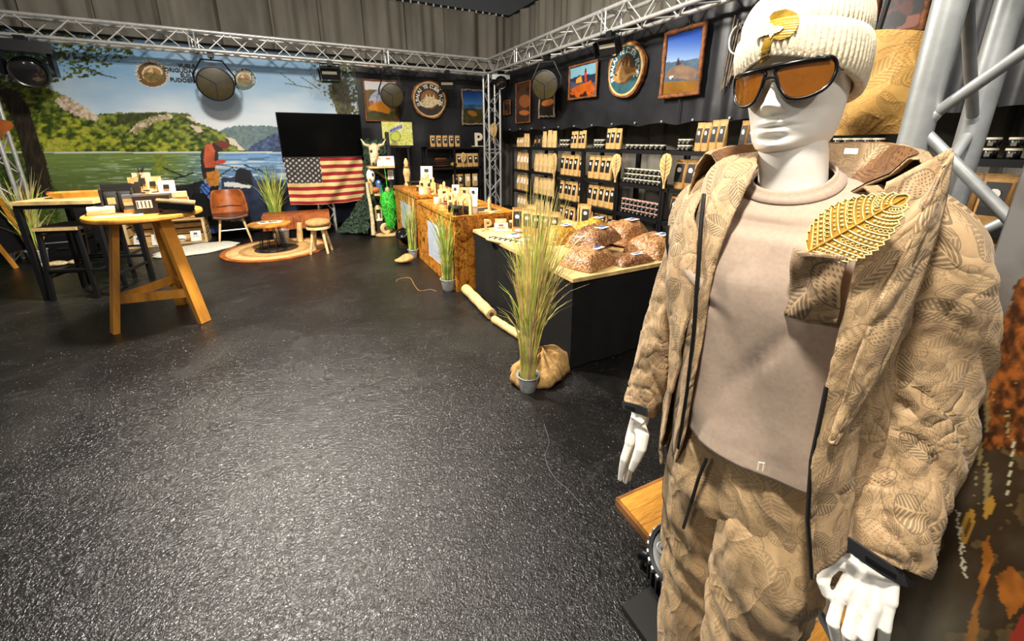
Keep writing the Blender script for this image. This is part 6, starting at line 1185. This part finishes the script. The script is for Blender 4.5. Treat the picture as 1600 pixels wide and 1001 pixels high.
p = dx(590, 325); r = thing('lantern', 'small pale lantern on a block on the driftwood stand', 'lantern', (p[0], DY-.02, .035)); M().b2((-.055, -.055, 0), (.055, .055, .22)).obj('block', 'wood_dark', r, world=False); M().b2((-.055, -.055, .22), (.055, .055, .25)).obj('base', 'cream', r, world=False); [M().b2((x-.008, y-.008, .25), (x+.008, y+.008, .42)).obj('bar', 'wood_pale', r, world=False) for x in (-.047, .047) for y in (-.047, .047)]; M().lathe([(.075, .42), (.03, .48), (.005, .49)], n=4).obj('roof', 'wood_pale', r, world=False); M().cyl((0, 0, .25), (0, 0, .34), .025, n=10).obj('candle', 'white', r, world=False)
r = thing('price_tag', 'small grey price tag on the driftwood stand upright', 'tag', (1.43, DY+.07, .95)); M().b2((-.05, -.006, 0), (.05, 0, .17)).obj('paper', 'paper', r, world=False); [M().b2((-.035, -.008, .03+.04*k), (.035, -.006, .04+.04*k)).obj('print_line', 'grey', r, world=False) for k in range(3)]
# camouflage net heap and curtain of leaves
m = bpy.data.materials.new('net_camo'); m.use_nodes = True; MATS['net_camo'] = m; t = NT(m); t.link(t.ramp(t.noise(t.coord(), 17, 4, .7, 1.5), [(.36, hexc('0d1510')), (.5, hexc('24382a')), (.62, hexc('4f6b4c')), (.75, hexc('8fa384'))]), t.b.inputs['Base Color']); t.b.inputs['Roughness'].default_value = .8; t.bump(t.noise(t.coord(), 26, 3, .7), .9, .05)
def netheap(label, pts, name='camo_net'):
    pts = np.array(pts, float); n = 26; r = thing(name, label, 'net', (pts[:, 0].mean(), pts[:, 1].mean(), 0)); a, b, c_, d = pts; G = np.array([[(a*(1-u)+b*u)*(1-v_)+(d*(1-u)+c_*u)*v_ for u in np.linspace(0, 1, n)] for v_ in np.linspace(0, 1, n)])
    nz = fbm(G[..., 0]*9, G[..., 2]*9+G[..., 1]*5)-.47; G[..., 1] -= nz*.22; G[..., 0] += (fbm(G[..., 2]*11, G[..., 0]*7)-.47)*.12; G[..., 2] = np.maximum(.004, G[..., 2]+nz*.06); q = M(); q.grid(G); o = q.obj('net_sheet', 'net_camo', r, smooth=180); s_ = o.modifiers.new('t', 'SOLIDIFY'); s_.thickness = .02
    q = M(); R = random.Random(5)
    for i in range(140):
        p = G[R.randrange(n), R.randrange(n)]; w_ = R.uniform(.012, .03); th_ = R.uniform(0, PI); q.add([p+[w_*math.cos(th_+k*2.1), -.03-R.uniform(0, .03), w_*math.sin(th_+k*2.1)*1.2+.01] for k in range(3)], [(0, 1, 2)])
    o = q.obj('net_leaves', 'net_camo', r); o['kind'] = 'stuff'
netheap('dark green camouflage net heaped on the floor beside the flag', [ony(528, 363, 7.6), ony(578, 364, 7.3), ony(577, 304, 7.45), ony(566, 308, 7.75)])
netheap('dark green camouflage net hanging behind the skull', [ony(571, 362, 7.62), ony(614, 362, 7.62), ony(606, 218, 7.62), ony(567, 218, 7.62)])
# ================= screen, flag and lounge =================
mat('tv_black', '060606', .12, spec=.15); YV = 7.95; tl, tr_, br_, bl_ = (ony(x, y, YV) for x, y in ((430, 175), (563, 178), (566, 249), (441, 247)))
tv = thing('television', 'large black flat television on a truss stand', 'television', ((tl[0]+tr_[0])/2, YV, bl_[2])); x0, x1, z1, z0 = tl[0], tr_[0], tl[2], tl[2]-.80
M().b2((x0, YV, z0), (x1, YV+.05, z1)).obj('casing', 'black_matte', tv); M().b2((x0+.015, YV-.004, z0+.02), (x1-.015, YV+.002, z1-.015)).obj('screen', 'tv_black', tv); M().b2(((x0+x1)/2-.12, YV+.05, z0+.2), ((x0+x1)/2+.2, YV+.09, z1-.2)).obj('wall_bracket', 'black_metal', tv)
truss('truss_stand', 'short silver truss stand under the television', (.36, YV+.22, 0), (.36, YV+.22, 1.75), size=.25, r=.022, pitch=.34)
def flagp(x0, x1, z0, z1):
    def f(x, y, P=None): pass
    return f
fx0, fx1, fz1 = ony(443, 248, YV-.07)[0], ony(566, 248, YV-.07)[0], ony(443, 247, YV-.07)[2]; fz0 = ony(448, 319, YV-.07)[2]
nu, nv = 150, 90; uu, vv = np.meshgrid(np.linspace(0, 1, nu), np.linspace(0, 1, nv)); sag = .05*np.sin(uu*PI)**2*(1-vv); FX = fx0+(fx1-fx0)*uu+.03*np.sin(vv*3)*(uu < .1)*0; FZ = fz0+(fz1-fz0)*vv-sag*0-.04*(1-vv)*np.sin(uu*PI*.9+.3)
dgl = (uu-.93+(1-vv)*.42); FY = YV-.09+.018*np.sin(uu*16+vv*5)+.02*np.sin(dgl*22)*np.exp(-(dgl/.25)**2)*1.6+.03*(1-vv); G = np.stack([FX, FY, FZ], -1); q = M(); q.grid(G)
st = np.floor((1-vv)*13).astype(int); cc = np.where((st % 2 == 0)[..., None], np.array((150, 34, 38)), np.array((214, 188, 126))).astype(float); can = (uu < .44) & (st < 7); cc[can] = (50, 48, 54); su = uu/.44*6; sv = (1-vv)*13/7*5; 
for (o_, k_) in ((0., 6), (.5, 5)):
    a = np.mod(su+o_, 1)-.5; b = np.mod(sv+o_, 1)-.5; cc[can & (a*a*1.0+b*b*.7 < .032)] = (176, 170, 156)
cc *= (.78+.44*fbm(uu*9, vv*9))[..., None]; q.col = (cc/255).reshape(-1, 3); mat_print('flag_print', .8); fg = thing('stars_stripes_flag', 'aged red and cream striped flag with stars hanging below the television', 'flag', ((fx0+fx1)/2, YV-.08, fz0)); q.obj('cloth', 'flag_print', fg, smooth=180); M().cyl((fx0, YV-.075, fz1+.005), (fx1, YV-.075, fz1+.005), .012, n=8).obj('rod', 'black_metal', fg, smooth=60)
M().tube([(fx0+.02, YV-.07, fz1), (fx0+.02, YV+.01, z0+.1)], .004, 5).obj('cord', 'black', fg); M().tube([(fx1-.02, YV-.07, fz1), (fx1-.02, YV+.01, z0+.1)], .004, 5).obj('cord', 'black', fg)
# leather shell chair
cx_, cy_ = -1.08, 7.92; ch = thing('shell_chair', 'tan leather shell chair with pale wooden legs', 'chair', (cx_, cy_, 0), .12)
V = [np.array([(x*(1-.06*abs(y+.02)*4), y, .415+.035*(x/.24)**2+.05*max(0, y-.10)*4) for x in np.linspace(-.25, .25, 14)]) for y in np.linspace(-.26, .20, 12)]; q = M(); q.grid(np.array(V)); o = q.obj('seat', 'leather_dark', ch, smooth=180, world=False); s_ = o.modifiers.new('t', 'SOLIDIFY'); s_.thickness = .045; s_.offset = 0; s_ = o.modifiers.new('b', 'BEVEL'); s_.width = .015; s_.segments = 2
V = [np.array([(x*w_, .20+.10*q_-.07*(x/.25)**2*(-1)*-1+.05*(x/.25)**2*-1, .43+.40*q_) for x in np.linspace(-.25, .25, 14)]) for q_, w_ in ((0, .96), (.12, 1.0), (.4, 1.0), (.7, .95), (.9, .86), (1, .72))]; q = M(); q.grid(np.array(V)); o = q.obj('backrest', 'leather', ch, smooth=180, world=False); s_ = o.modifiers.new('t', 'SOLIDIFY'); s_.thickness = .035; s_.offset = 0; s_ = o.modifiers.new('b', 'BEVEL'); s_.width = .012; s_.segments = 2
for sx in (-1, 1):
    for sy in (-1, 1): M().cyl((sx*.15, sy*.13-.02, .40), (sx*.22, sy*.19-.02, 0), .019, .012, n=8).obj('leg', 'wood_light', ch, smooth=60, world=False)
M().tube([(-.19, -.17, .22), (.19, -.17, .22)], .008, 6).obj('stretcher', 'alu', ch, world=False); M().b2((-.17, -.15, .375), (.17, .13, .39)).obj('under_frame', 'black_metal', ch, world=False); M().tube([(-.22, .14, .56), (0, .21, .57), (.22, .14, .56)], .006, 5).obj('seam', 'leather_dark', ch, world=False)
# rugs
rg = thing('round_jute_rug', 'round braided jute rug with dark ring under the coffee table', 'rug', (-.45, 7.0, 0))
for k, (r0, r1, m_) in enumerate(((0.02, .17, 'wood_dark'), (.17, .30, 'wood_dark'), (.30, .42, 'kraft'), (.42, .50, 'kraft_b'), (.50, .60, 'kraft_c'), (.60, .66, 'kraft'), (.66, .73, 'leather'))): M().lathe([(r1, .002), (r1, .014), ((r0+r1)/2, .018), (r0, .014), (r0, .002)], (-.45, 7.0, 0), 48, cap=False).obj('braid_ring', m_, rg, smooth=60)
wr_ = thing('sheepskin_rug', 'white sheepskin rug with wavy edge before the crates', 'rug', (-1.52, 7.45, 0)); mat('fleece', 'e6dfce', .95, var=.12, vs_=30, bump=.8, bs=70)
q = M(); V = [];
for rr, z in ((1.0, .003), (1.02, .02), (.9, .035), (.5, .04), (.02, .042)): V.append(np.array([(-1.52+.50*rr*math.cos(a)*(1+.03*math.sin(11*a)+.02*math.sin(17*a)), 7.50+.36*rr*math.sin(a)*(1+.05*math.sin(9*a))+.12*rr*math.cos(a), z) for a in np.linspace(0, 2*PI, 72, endpoint=False)]))
q.rings(V); q.obj('fleece', 'fleece', wr_, smooth=180)
# coffee table with wire base
ct_ = thing('coffee_table', 'low round wooden coffee table on black wire legs', 'table', (-.49, 6.92, .018)); M().lathe([(.27, .40), (.285, .405), (.285, .425), (.27, .43)], (-.49, 6.92, 0), 32).obj('top', 'wood', ct_, smooth=40); M().tube([(-.49+.18*math.cos(a), 6.92+.18*math.sin(a), .024) for a in np.linspace(0, 2*PI, 33)], .006, 6).obj('base_ring', 'black_metal', ct_)
for k in range(10): a = k/10*2*PI; M().cyl((-.49+.12*math.cos(a), 6.92+.12*math.sin(a), .40), (-.49+.18*math.cos(a), 6.92+.18*math.sin(a), .024), .006, n=6).obj('wire_leg', 'black_metal', ct_)
for k, (dx_, dy_, lb) in enumerate(((-.06, .02, 'open magazine lying on the coffee table'), (.08, .03, 'closed leaflet lying on the coffee table'))):
    r = thing('magazine', lb, 'magazine', (-.49+dx_, 6.92+dy_, .431), .4-.7*k); M().b2((-.09, -.06, 0), (.09, .06, .008)).obj('pages', 'paper', r, world=False); M().b2((-.06, -.03, .008), (.02, .035, .0095)).obj('photo', 'grey', r, world=False)
# leather bench
bn_ = thing('leather_bench', 'orange-brown leather bench with pale wooden sled legs', 'bench', (-.12, 7.72, 0), -.05); q = M()
V = [np.array([(x, y, z) for y, z in ((-.26, .20), (-.27, .30), (-.25, .415), (-.21, .43), (.0, .435+.01*math.sin(x*9)), (.24, .43), (.27, .41), (.27, .22))]) for x in np.linspace(-.50, .50, 16)]; q.rings(V); q.obj('seat_pad', 'leather', bn_, smooth=40, world=False)
for x in (-.15, -.05, .05): M().tube([(x, -.274, .22), (x, -.276, .3), (x, -.258, .41)], .003, 4).obj('seam', 'leather_dark', bn_, world=False)
for x in (-.36, .02, .38): M().bar((x, -.2, .0+.012), (x, .2, .012), .03, .024).obj('runner', 'wood_light', bn_, world=False); [M().bar((x, y, .02), (x, y, .22), .03, .03).obj('leg', 'wood_light', bn_, world=False) for y in (-.19, .19)]
# stool with jute cushion
st_ = thing('wooden_stool', 'small wooden stool with round jute cushion', 'stool', (.15, 6.50, 0)); M().lathe([(.15, .36), (.165, .365), (.165, .395), (.15, .40)], (.15, 6.50, 0), 24).obj('seat', 'wood_light', st_, smooth=40); cu_ = M().lathe([(.12, .40), (.165, .42), (.175, .45), (.16, .485), (.08, .505), (.01, .508)], (.15, 6.50, 0), 24).obj('cushion', 'burlap', st_, smooth=60); [M().tube([(.15+.165*math.cos(a)*k_, 6.50+.165*math.sin(a)*k_, .44+.075*(1-k_)) for k_ in np.linspace(1.04, .1, 6)], .004, 4).obj('tuft_line', 'kraft_b', cu_) for a in np.linspace(0, 2*PI, 9)[:-1]]
for k in range(4): a = k*PI/2+.5; M().cyl((.15+.09*math.cos(a), 6.50+.09*math.sin(a), .37), (.15+.17*math.cos(a), 6.50+.17*math.sin(a), 0), .022, .018, n=8).obj('leg', 'wood_light', st_, smooth=60)
grass('green reed grass in a dark pot beside the shell chair', (-.45, 8.18), 1.10, 130, .22, .28, ('blade_green', 'blade_yellow', 'blade_dark'), 12, pr=.14, bw=.010)
grass('pale reed grass behind the square bar table', (-3.25, 7.55), 1.12, 110, .25, .20, ('blade_straw', 'blade_yellow', 'blade_green'), 15, pr=.10, bw=.010)
r = thing('zinc_pot', 'small grey pot standing under the coffee table edge', 'pot', (-.36, 7.33, .018)); M().lathe([(.07, 0), (.075, .01), (.10, .20), (.105, .20), (.105, .21), (.09, .205), (.07, .03)], n=18).obj('pot', 'zinc', r, smooth=40, world=False); M().tube([(.1*math.cos(a), .1*math.sin(a), .205) for a in np.linspace(0, 2*PI, 19)], .006, 5).obj('rim', 'zinc', r, world=False)
r = thing('wood_block', 'short split log standing beside the grey pot', 'log', (-.13, 7.33, .018)); M().cyl((0, 0, 0), (.03, 0, .30), .05, .04, n=10).obj('bark', 'wood_pale', r, smooth=60, world=False); M().cyl((.03, 0, .30), (.0305, 0, .305), .036, n=10).obj('cut_face', 'wood_light', r, world=False)
# wooden crates with goods
def crate(label, px0, px1, yb, Y, h, d=.34):
    a, b = ony(px0, 380, Y)[0], ony(px1, 380, Y)[0]; r = thing('wooden_crate', label, 'crate', ((a+b)/2, Y, 0)); w_ = .016
    for k in range(4): M().b2((a, Y+d-.02, .02+k*(h-.02)/4), (b, Y+d, (k+1)*(h-.02)/4)).obj('back_slat', 'kraft_c', r)
    for x in (a, b-.02):
        for k in range(3): M().b2((x, Y+.01, .02+k*(h-.02)/3), (x+.02, Y+d-.02, (k+1)*(h-.02)/3-.012)).obj('side_slat', 'kraft_c', r)
    for k in range(4):
        for z in (.0, h-.02): M().b2((a, Y+d/4*k, z), (b, Y+d/4*(k+1)-.012, z+.018)).obj('shelf_slat', 'kraft_c', r)
    for x in (a, b-.035): M().b2((x, Y-.012, 0), (x+.035, Y, h)).obj('corner_post', 'wood_light', r)
    return a, b
a1, b1 = crate('slatted wooden crate with leaflets behind the round table', 199, 250, 386, 8.05, .46); a2, b2_ = crate('slatted wooden crate with rolls and a framed print', 268, 326, 377, 8.08, .40)
for k, (x, y, z, lb, m_) in enumerate(((a1+.14, 8.06, .02, 'blue leaflet in the left crate', 'blue'), (a1+.36, 8.06, .02, 'orange leaflet in the left crate', 'orange'), (b2_-.15, 8.10, .02, 'framed blue and red print in the right crate', 'blue'), (b2_-.32, 8.2, .40, 'white card on top of the right crate', 'paper'), (b2_-.12, 8.2, .40, 'tan card on top of the right crate', 'kraft'))): card(lb, (x, y, z), .14, .17, 'paper' if k != 4 else 'kraft', .1*k-.2, 'leaflet', .3, m_)
for k, (x, lb) in enumerate(((a2+.12, 'white round loaf-like stone in the right crate'), (a2+.28, 'tan leather roll in the right crate'))): r = thing('rounded_item', lb, 'ornament', (x, 8.16, .018)); M().ell((0, 0, .06-.01*k), (.08+.03*k, .05, .06-.01*k), 14, 8).obj('body', ('white', 'kraft')[k], r, smooth=180, world=False); M().tube([(-.05, -.045, .05), (0, -.055, .06), (.06, -.04, .05)], .006, 5).obj('band', 'wood_brown', r, world=False)
r = thing('black_bag', 'black bag standing on the crate next to the printed boat', 'bag', (b2_-.02, 8.24, .40)); M().rings([sring(z, 0, 0, .13*w_, .08*w_, 3) for z, w_ in ((0, 1), (.05, 1.04), (.25, .95), (.36, .7), (.38, .5))]).obj('body', 'black_matte', r, smooth=60, world=False); M().tube([(-.07, 0, .36), (-.04, 0, .46), (.04, 0, .46), (.07, 0, .36)], .01, 6).obj('handle', 'black', r, world=False)
# ================= bar table, stools, tall round table =================
tc = [onz(13, 316, 1.03), onz(144, 313, 1.03), onz(171, 304, 1.03)]; ex = tc[1]-tc[0]; ex[2] = 0; wL = np.linalg.norm(ex); ex /= wL; ey = np.array([-ex[1], ex[0], 0]); dep = .62; O = tc[0]*[1, 1, 0]
br = thing('bar_table', 'square bar table with wooden top and black steel legs', 'table', O+ex*wL/2+ey*dep/2, math.atan2(ex[1], ex[0]))
hw, hd_ = wL/2, dep/2
for k in range(5): M().b2((-hw+wL*k/5+.001, -hd_, .995), (-hw+wL*(k+1)/5-.001, hd_, 1.03)).obj('top_plank', 'wood_pale', br, world=False)
M().b2((-hw+.01, -hd_+.01, .955), (hw-.01, hd_-.01, .994)).obj('apron', 'black_metal', br, world=False)
for sx in (-1, 1):
    for sy in (-1, 1): M().bar((sx*(hw-.03), sy*(hd_-.03), .96), (sx*(hw-.03), sy*(hd_-.03), 0), .045, .045).obj('leg', 'black_metal', br, world=False)
for sy in (-1, 1): M().bar((-hw+.03, sy*(hd_-.03), .30), (hw-.03, sy*(hd_-.03), .30), .03, .03).obj('rail', 'black_metal', br, world=False)
for sx in (-1, 1): M().bar((sx*(hw-.03), -hd_+.03, .22), (sx*(hw-.03), hd_-.03, .22), .03, .03).obj('rail', 'black_metal', br, world=False)
tp = O+ex*wL*.62+ey*dep*.62; ty = thing('wooden_tray', 'shallow wooden tray on the square bar table', 'tray', (tp[0], tp[1], 1.03), .05); M().rings([np.array([(x*k, y*k, z) for x, y in ((-.30, -.12), (.30, -.12), (.32, 0), (.30, .12), (-.30, .12), (-.32, 0))]) for k, z in ((.86, .0), (1.0, .055), (.97, .055), (.84, .014))], True).obj('tray', 'wood', ty, world=False); [M().tube([(s_*.30, -.05, .055), (s_*.33, 0, .06), (s_*.30, .05, .055)], .008, 5).obj('handle', 'wood_brown', ty, world=False) for s_ in (-1, 1)]
def bar_stool(label, c, rz):
    r = thing('bar_stool', label, 'stool', (c[0], c[1], 0), rz, 'black bar stools'); M().b2((-.19, -.19, .735), (.19, .19, .765)).obj('seat', 'wood_dark', r, world=False); M().b2((-.19, -.197, .735), (.19, -.191, .765)).obj('seat_edge', 'wood_pale', r, world=False)
    for sx in (-1, 1):
        for sy in (-1, 1): M().bar((sx*.165, sy*.165, .735), (sx*.20, sy*.20, 0), .034, .034).obj('leg', 'black_metal', r, world=False)
    for z, k in ((.28, .187), (.68, .168)):
        for sx in (-1, 1): M().bar((sx*k, -k, z), (sx*k, k, z), .022, .022).obj('rail', 'black_metal', r, world=False); M().bar((-k, sx*k, z+.04), (k, sx*k, z+.04), .022, .022).obj('rail', 'black_metal', r, world=False)
bar_stool('black steel bar stool with dark seat pushed under the bar table front', onz(125, 463)+np.array([.06, .10, 0]), math.atan2(ex[1], ex[0])); bar_stool('black steel bar stool with dark seat behind the other stool', onz(182, 440)+np.array([-.02, .30, 0]), math.atan2(ex[1], ex[0])+.15)
# tall round table
rt_ = thing('tall_round_table', 'tall round wooden table on three splayed timber legs', 'table', (-1.25, 4.56, 0)); TC = np.array([-1.25, 4.60, 0]); TR_ = .405
q = M(); q.rings([np.array([TC+[k*TR_*math.cos(a)*(1+.02*math.sin(3*a)), k*TR_*math.sin(a)*(1+.02*math.cos(4*a)), z] for a in np.linspace(0, 2*PI, 48, endpoint=False)]) for k, z in ((.95, .962), (1, .972), (1, .995), (.985, 1.003))]); q.obj('top', 'wood', rt_, smooth=40); M().lathe([(.20, .93), (.20, .962)], TC, 24).obj('under_disc', 'wood_brown', rt_)
feet = [onz(180, 520), onz(320, 503), onz(285, 475)]; tops = [np.array([-1.43, 4.50, .962]), np.array([-1.10, 4.45, .962]), np.array([-1.22, 4.80, .962])]; mids = []
for f_, t_ in zip(feet, tops): d_ = (TC-f_)*[1, 1, 0]; M().bar(f_, t_, .095, .045, up=d_).obj('leg', 'wood', rt_); mids.append(f_+(t_-f_)*.30)
for i, j in ((0, 1), (1, 2), (2, 0)): M().bar(mids[i], mids[j], .028, .075).obj('stretcher', 'wood', rt_)
# goods on the tall round table
zt = 1.004
def T(px, py):
    p = onz(px, py, zt); d = (p-TC)*[1, 1, 0]; L_ = np.linalg.norm(d); return p if L_ < .31 else TC*[1, 1, 0]+d*.31/L_+[0, 0, zt]
bx_ = thing('display_box', 'open black display box holding two dark pouches', 'box', T(190, 331), .15); M().b2((-.10, .05, 0), (.10, .06, .24)).obj('back_wall', 'ink', bx_, world=False); [M().b2((x-.004, -.05, 0), (x+.004, .05, .20)).obj('side_wall', 'ink', bx_, world=False) for x in (-.10, .10)]; M().b2((-.10, -.055, 0), (.10, .05, .006)).obj('floor_panel', 'ink', bx_, world=False)
for k, (x, lb) in enumerate(((-.045, 'dark pouch on the left inside the black display box'), (.05, 'dark pouch on the right inside the black display box'))): p = T(190, 331); place(BAGS['d'], (p[0]+x, p[1]+.01, zt+.007), .15, lb, 'dark pouches on the tall table', .85)
def stack(label, p, w, d, n, ms, rz, name='card_stack', cat='cards', th=.012):
    r = thing(name, label, cat, p, rz)
    for k in range(n): R_ = random.uniform(-1, 1); M().box((.004*R_, .004*random.uniform(-1, 1), th*(k+.5)), (w, d, th*.92), rz=.05*R_).obj('sheet', ms[k % len(ms)], r, world=False)
stack('stack of cream leaflets at the left edge of the tall table', T(160, 334), .17, .13, 5, ('cream', 'paper', 'kraft_c'), .3, 'leaflet_stack', 'leaflets'); stack('white flat papers spread on the tall table front', T(186, 338), .30, .10, 2, ('paper', 'cream'), .1, 'paper_sheets', 'papers', .003); stack('small grey box pile in the middle of the tall table', T(212, 330), .13, .10, 5, ('kraft_b', 'grey', 'kraft_c'), .2, 'box_pile', 'boxes', .03)
r = thing('black_card_box', 'black box with white printed label on the tall table', 'box', T(244, 331), .1); M().b2((-.12, -.09, 0), (.12, .09, .12)).obj('case', 'ink', r, world=False); M().b2((-.10, -.094, .05), (.0, -.09, .115)).obj('label_patch', 'paper', r, world=False); [M().b2((-.095+.025*k, -.096, .055), (-.088+.025*k, -.094, .11)).obj('print_line', 'ink', r, world=False) for k in range(4)]; M().b2((-.12, -.09, .121), (.12, .09, .15)).obj('lid', 'wood_dark', r, world=False)
r = thing('black_tray', 'slanting black tray with rods at the right of the tall table', 'tray', T(283, 331), .15); R_ = np.array(Matrix.Rotation(.18, 3, 'Y')); M().box((0, 0, .06), (.24, .20, .05), R=R_).obj('tray', 'black_gloss', r, world=False); [M().box((0, -.07+.035*k, .10), (.26, .012, .012), R=R_).obj('rod', ('wood_light', 'wood_brown', 'kraft', 'alu', 'wood_light')[k], r, world=False) for k in range(5)]; M().b2((-.1, -.08, 0), (.1, .08, .04)).obj('foot', 'black', r, world=False)
for k, (px, py, hh, m_, lb) in enumerate(((224, 321, .30, 'kraft_b', 'upright brown card behind the box pile'), (238, 318, .34, 'wood_light', 'pale paddle card standing at the table back'), (258, 319, .30, 'kraft', 'tan upright card behind the black box'), (278, 320, .26, 'cream', 'cream leaning card at the table back right'), (206, 322, .24, 'wood_dark', 'dark upright card behind the grey boxes'))): card(lb, T(px, py), .13, hh*.92, m_, .1-.06*k, 'display_card', .1)
r = thing('plant_pick', 'thin black feather rod standing up from the tall table', 'ornament', T(231, 323)); M().cyl((0, 0, 0), (0, 0, .36), .004, n=6).obj('rod', 'black', r, world=False); M().prism([(-.03, -.02), (.0, .0), (.05, .05), (.02, .0)], (0, 0, .33), (1, 0, 0), (0, 0, 1), .004).obj('feather', 'ink', r, world=False); M().cyl((0, 0, 0), (0, 0, .01), .03, n=12).obj('foot', 'black', r, world=False)
stack('tan kraft fold-out leaning over the black tray', T(268, 326)+np.array([0, .02, .0]), .26, .08, 3, ('kraft', 'kraft_c', 'wood_light'), .3, 'fold_out', 'cards', .05)
# chalkboard easel at the left edge
e0, e1_, e2_, e3 = onz(26, 419), onz(60, 405), np.array([-3.62, 7.35, .0]), np.array([-3.62, 7.6, 1.02]); e1_ = np.array([*ony(60, 405, 7.66)[:2], 0.]); ea = thing('chalkboard_easel', 'black chalkboard on a wooden easel at the left edge', 'easel', (-3.45, 7.6, 0))
topc = ony(-14, 300, 7.62); M().bar(e0, ony(-12, 372, 7.45), .04, .025).obj('leg', 'wood', ea); M().bar(e1_, ony(-3, 308, 7.42), .04, .025).obj('leg', 'wood', ea); M().bar(onz(13, 400, .08), onz(47, 388, .10), .03, .03).obj('cross_bar', 'wood', ea)
A_ = ony(0, 318, 7.66); B_ = ony(44, 395, 7.9); q = M(); pts = [ony(-60, 320, 7.42), ony(4, 322, 7.44), ony(46, 388, 7.66), ony(14, 396, 7.5), ony(-60, 400, 7.36)]; q.add([p+np.array([0, 0.02, 0]) for p in pts]+[p+np.array([0, .05, 0]) for p in pts], [(0, 1, 2, 3, 4), (9, 8, 7, 6, 5)]+[(i, 5+i, 5+(i+1) % 5, (i+1) % 5) for i in range(5)]); q.obj('chalkboard', 'black_matte', ea)
paddle('brown leaf sign fixed to the left truss tower', ony(6, 216, YT-.17), .26, .24, (0, -1., 0), 'leather')
for i, (px, py, lb) in enumerate(((40, 372, 'black equipment case beside the left truss tower'),)): p = ony(px, py, 7.8); r = thing('equipment_case', lb, 'case', (-3.15, 8.12, 0)); M().b2((-.25, -.16, 0), (.25, .16, .30)).obj('shell', 'black_matte', r, world=False); M().b2((-.25, -.165, .2), (.25, .165, .215)).obj('edge_profile', 'alu_dull', r, world=False); M().box((0, -.17, .12), (.12, .02, .03)).obj('handle', 'black', r, world=False)
r = thing('stone_pile', 'pale flat stones on the floor beneath the bar table', 'stones', (-2.95, 7.35, 0))
for k in range(5): M().ell((random.uniform(-.2, .2), random.uniform(-.06, .06), .03), (.09, .06, .03), 10, 6).obj('stone', ('bone', 'kraft_c')[k % 2], r, smooth=180, world=False)
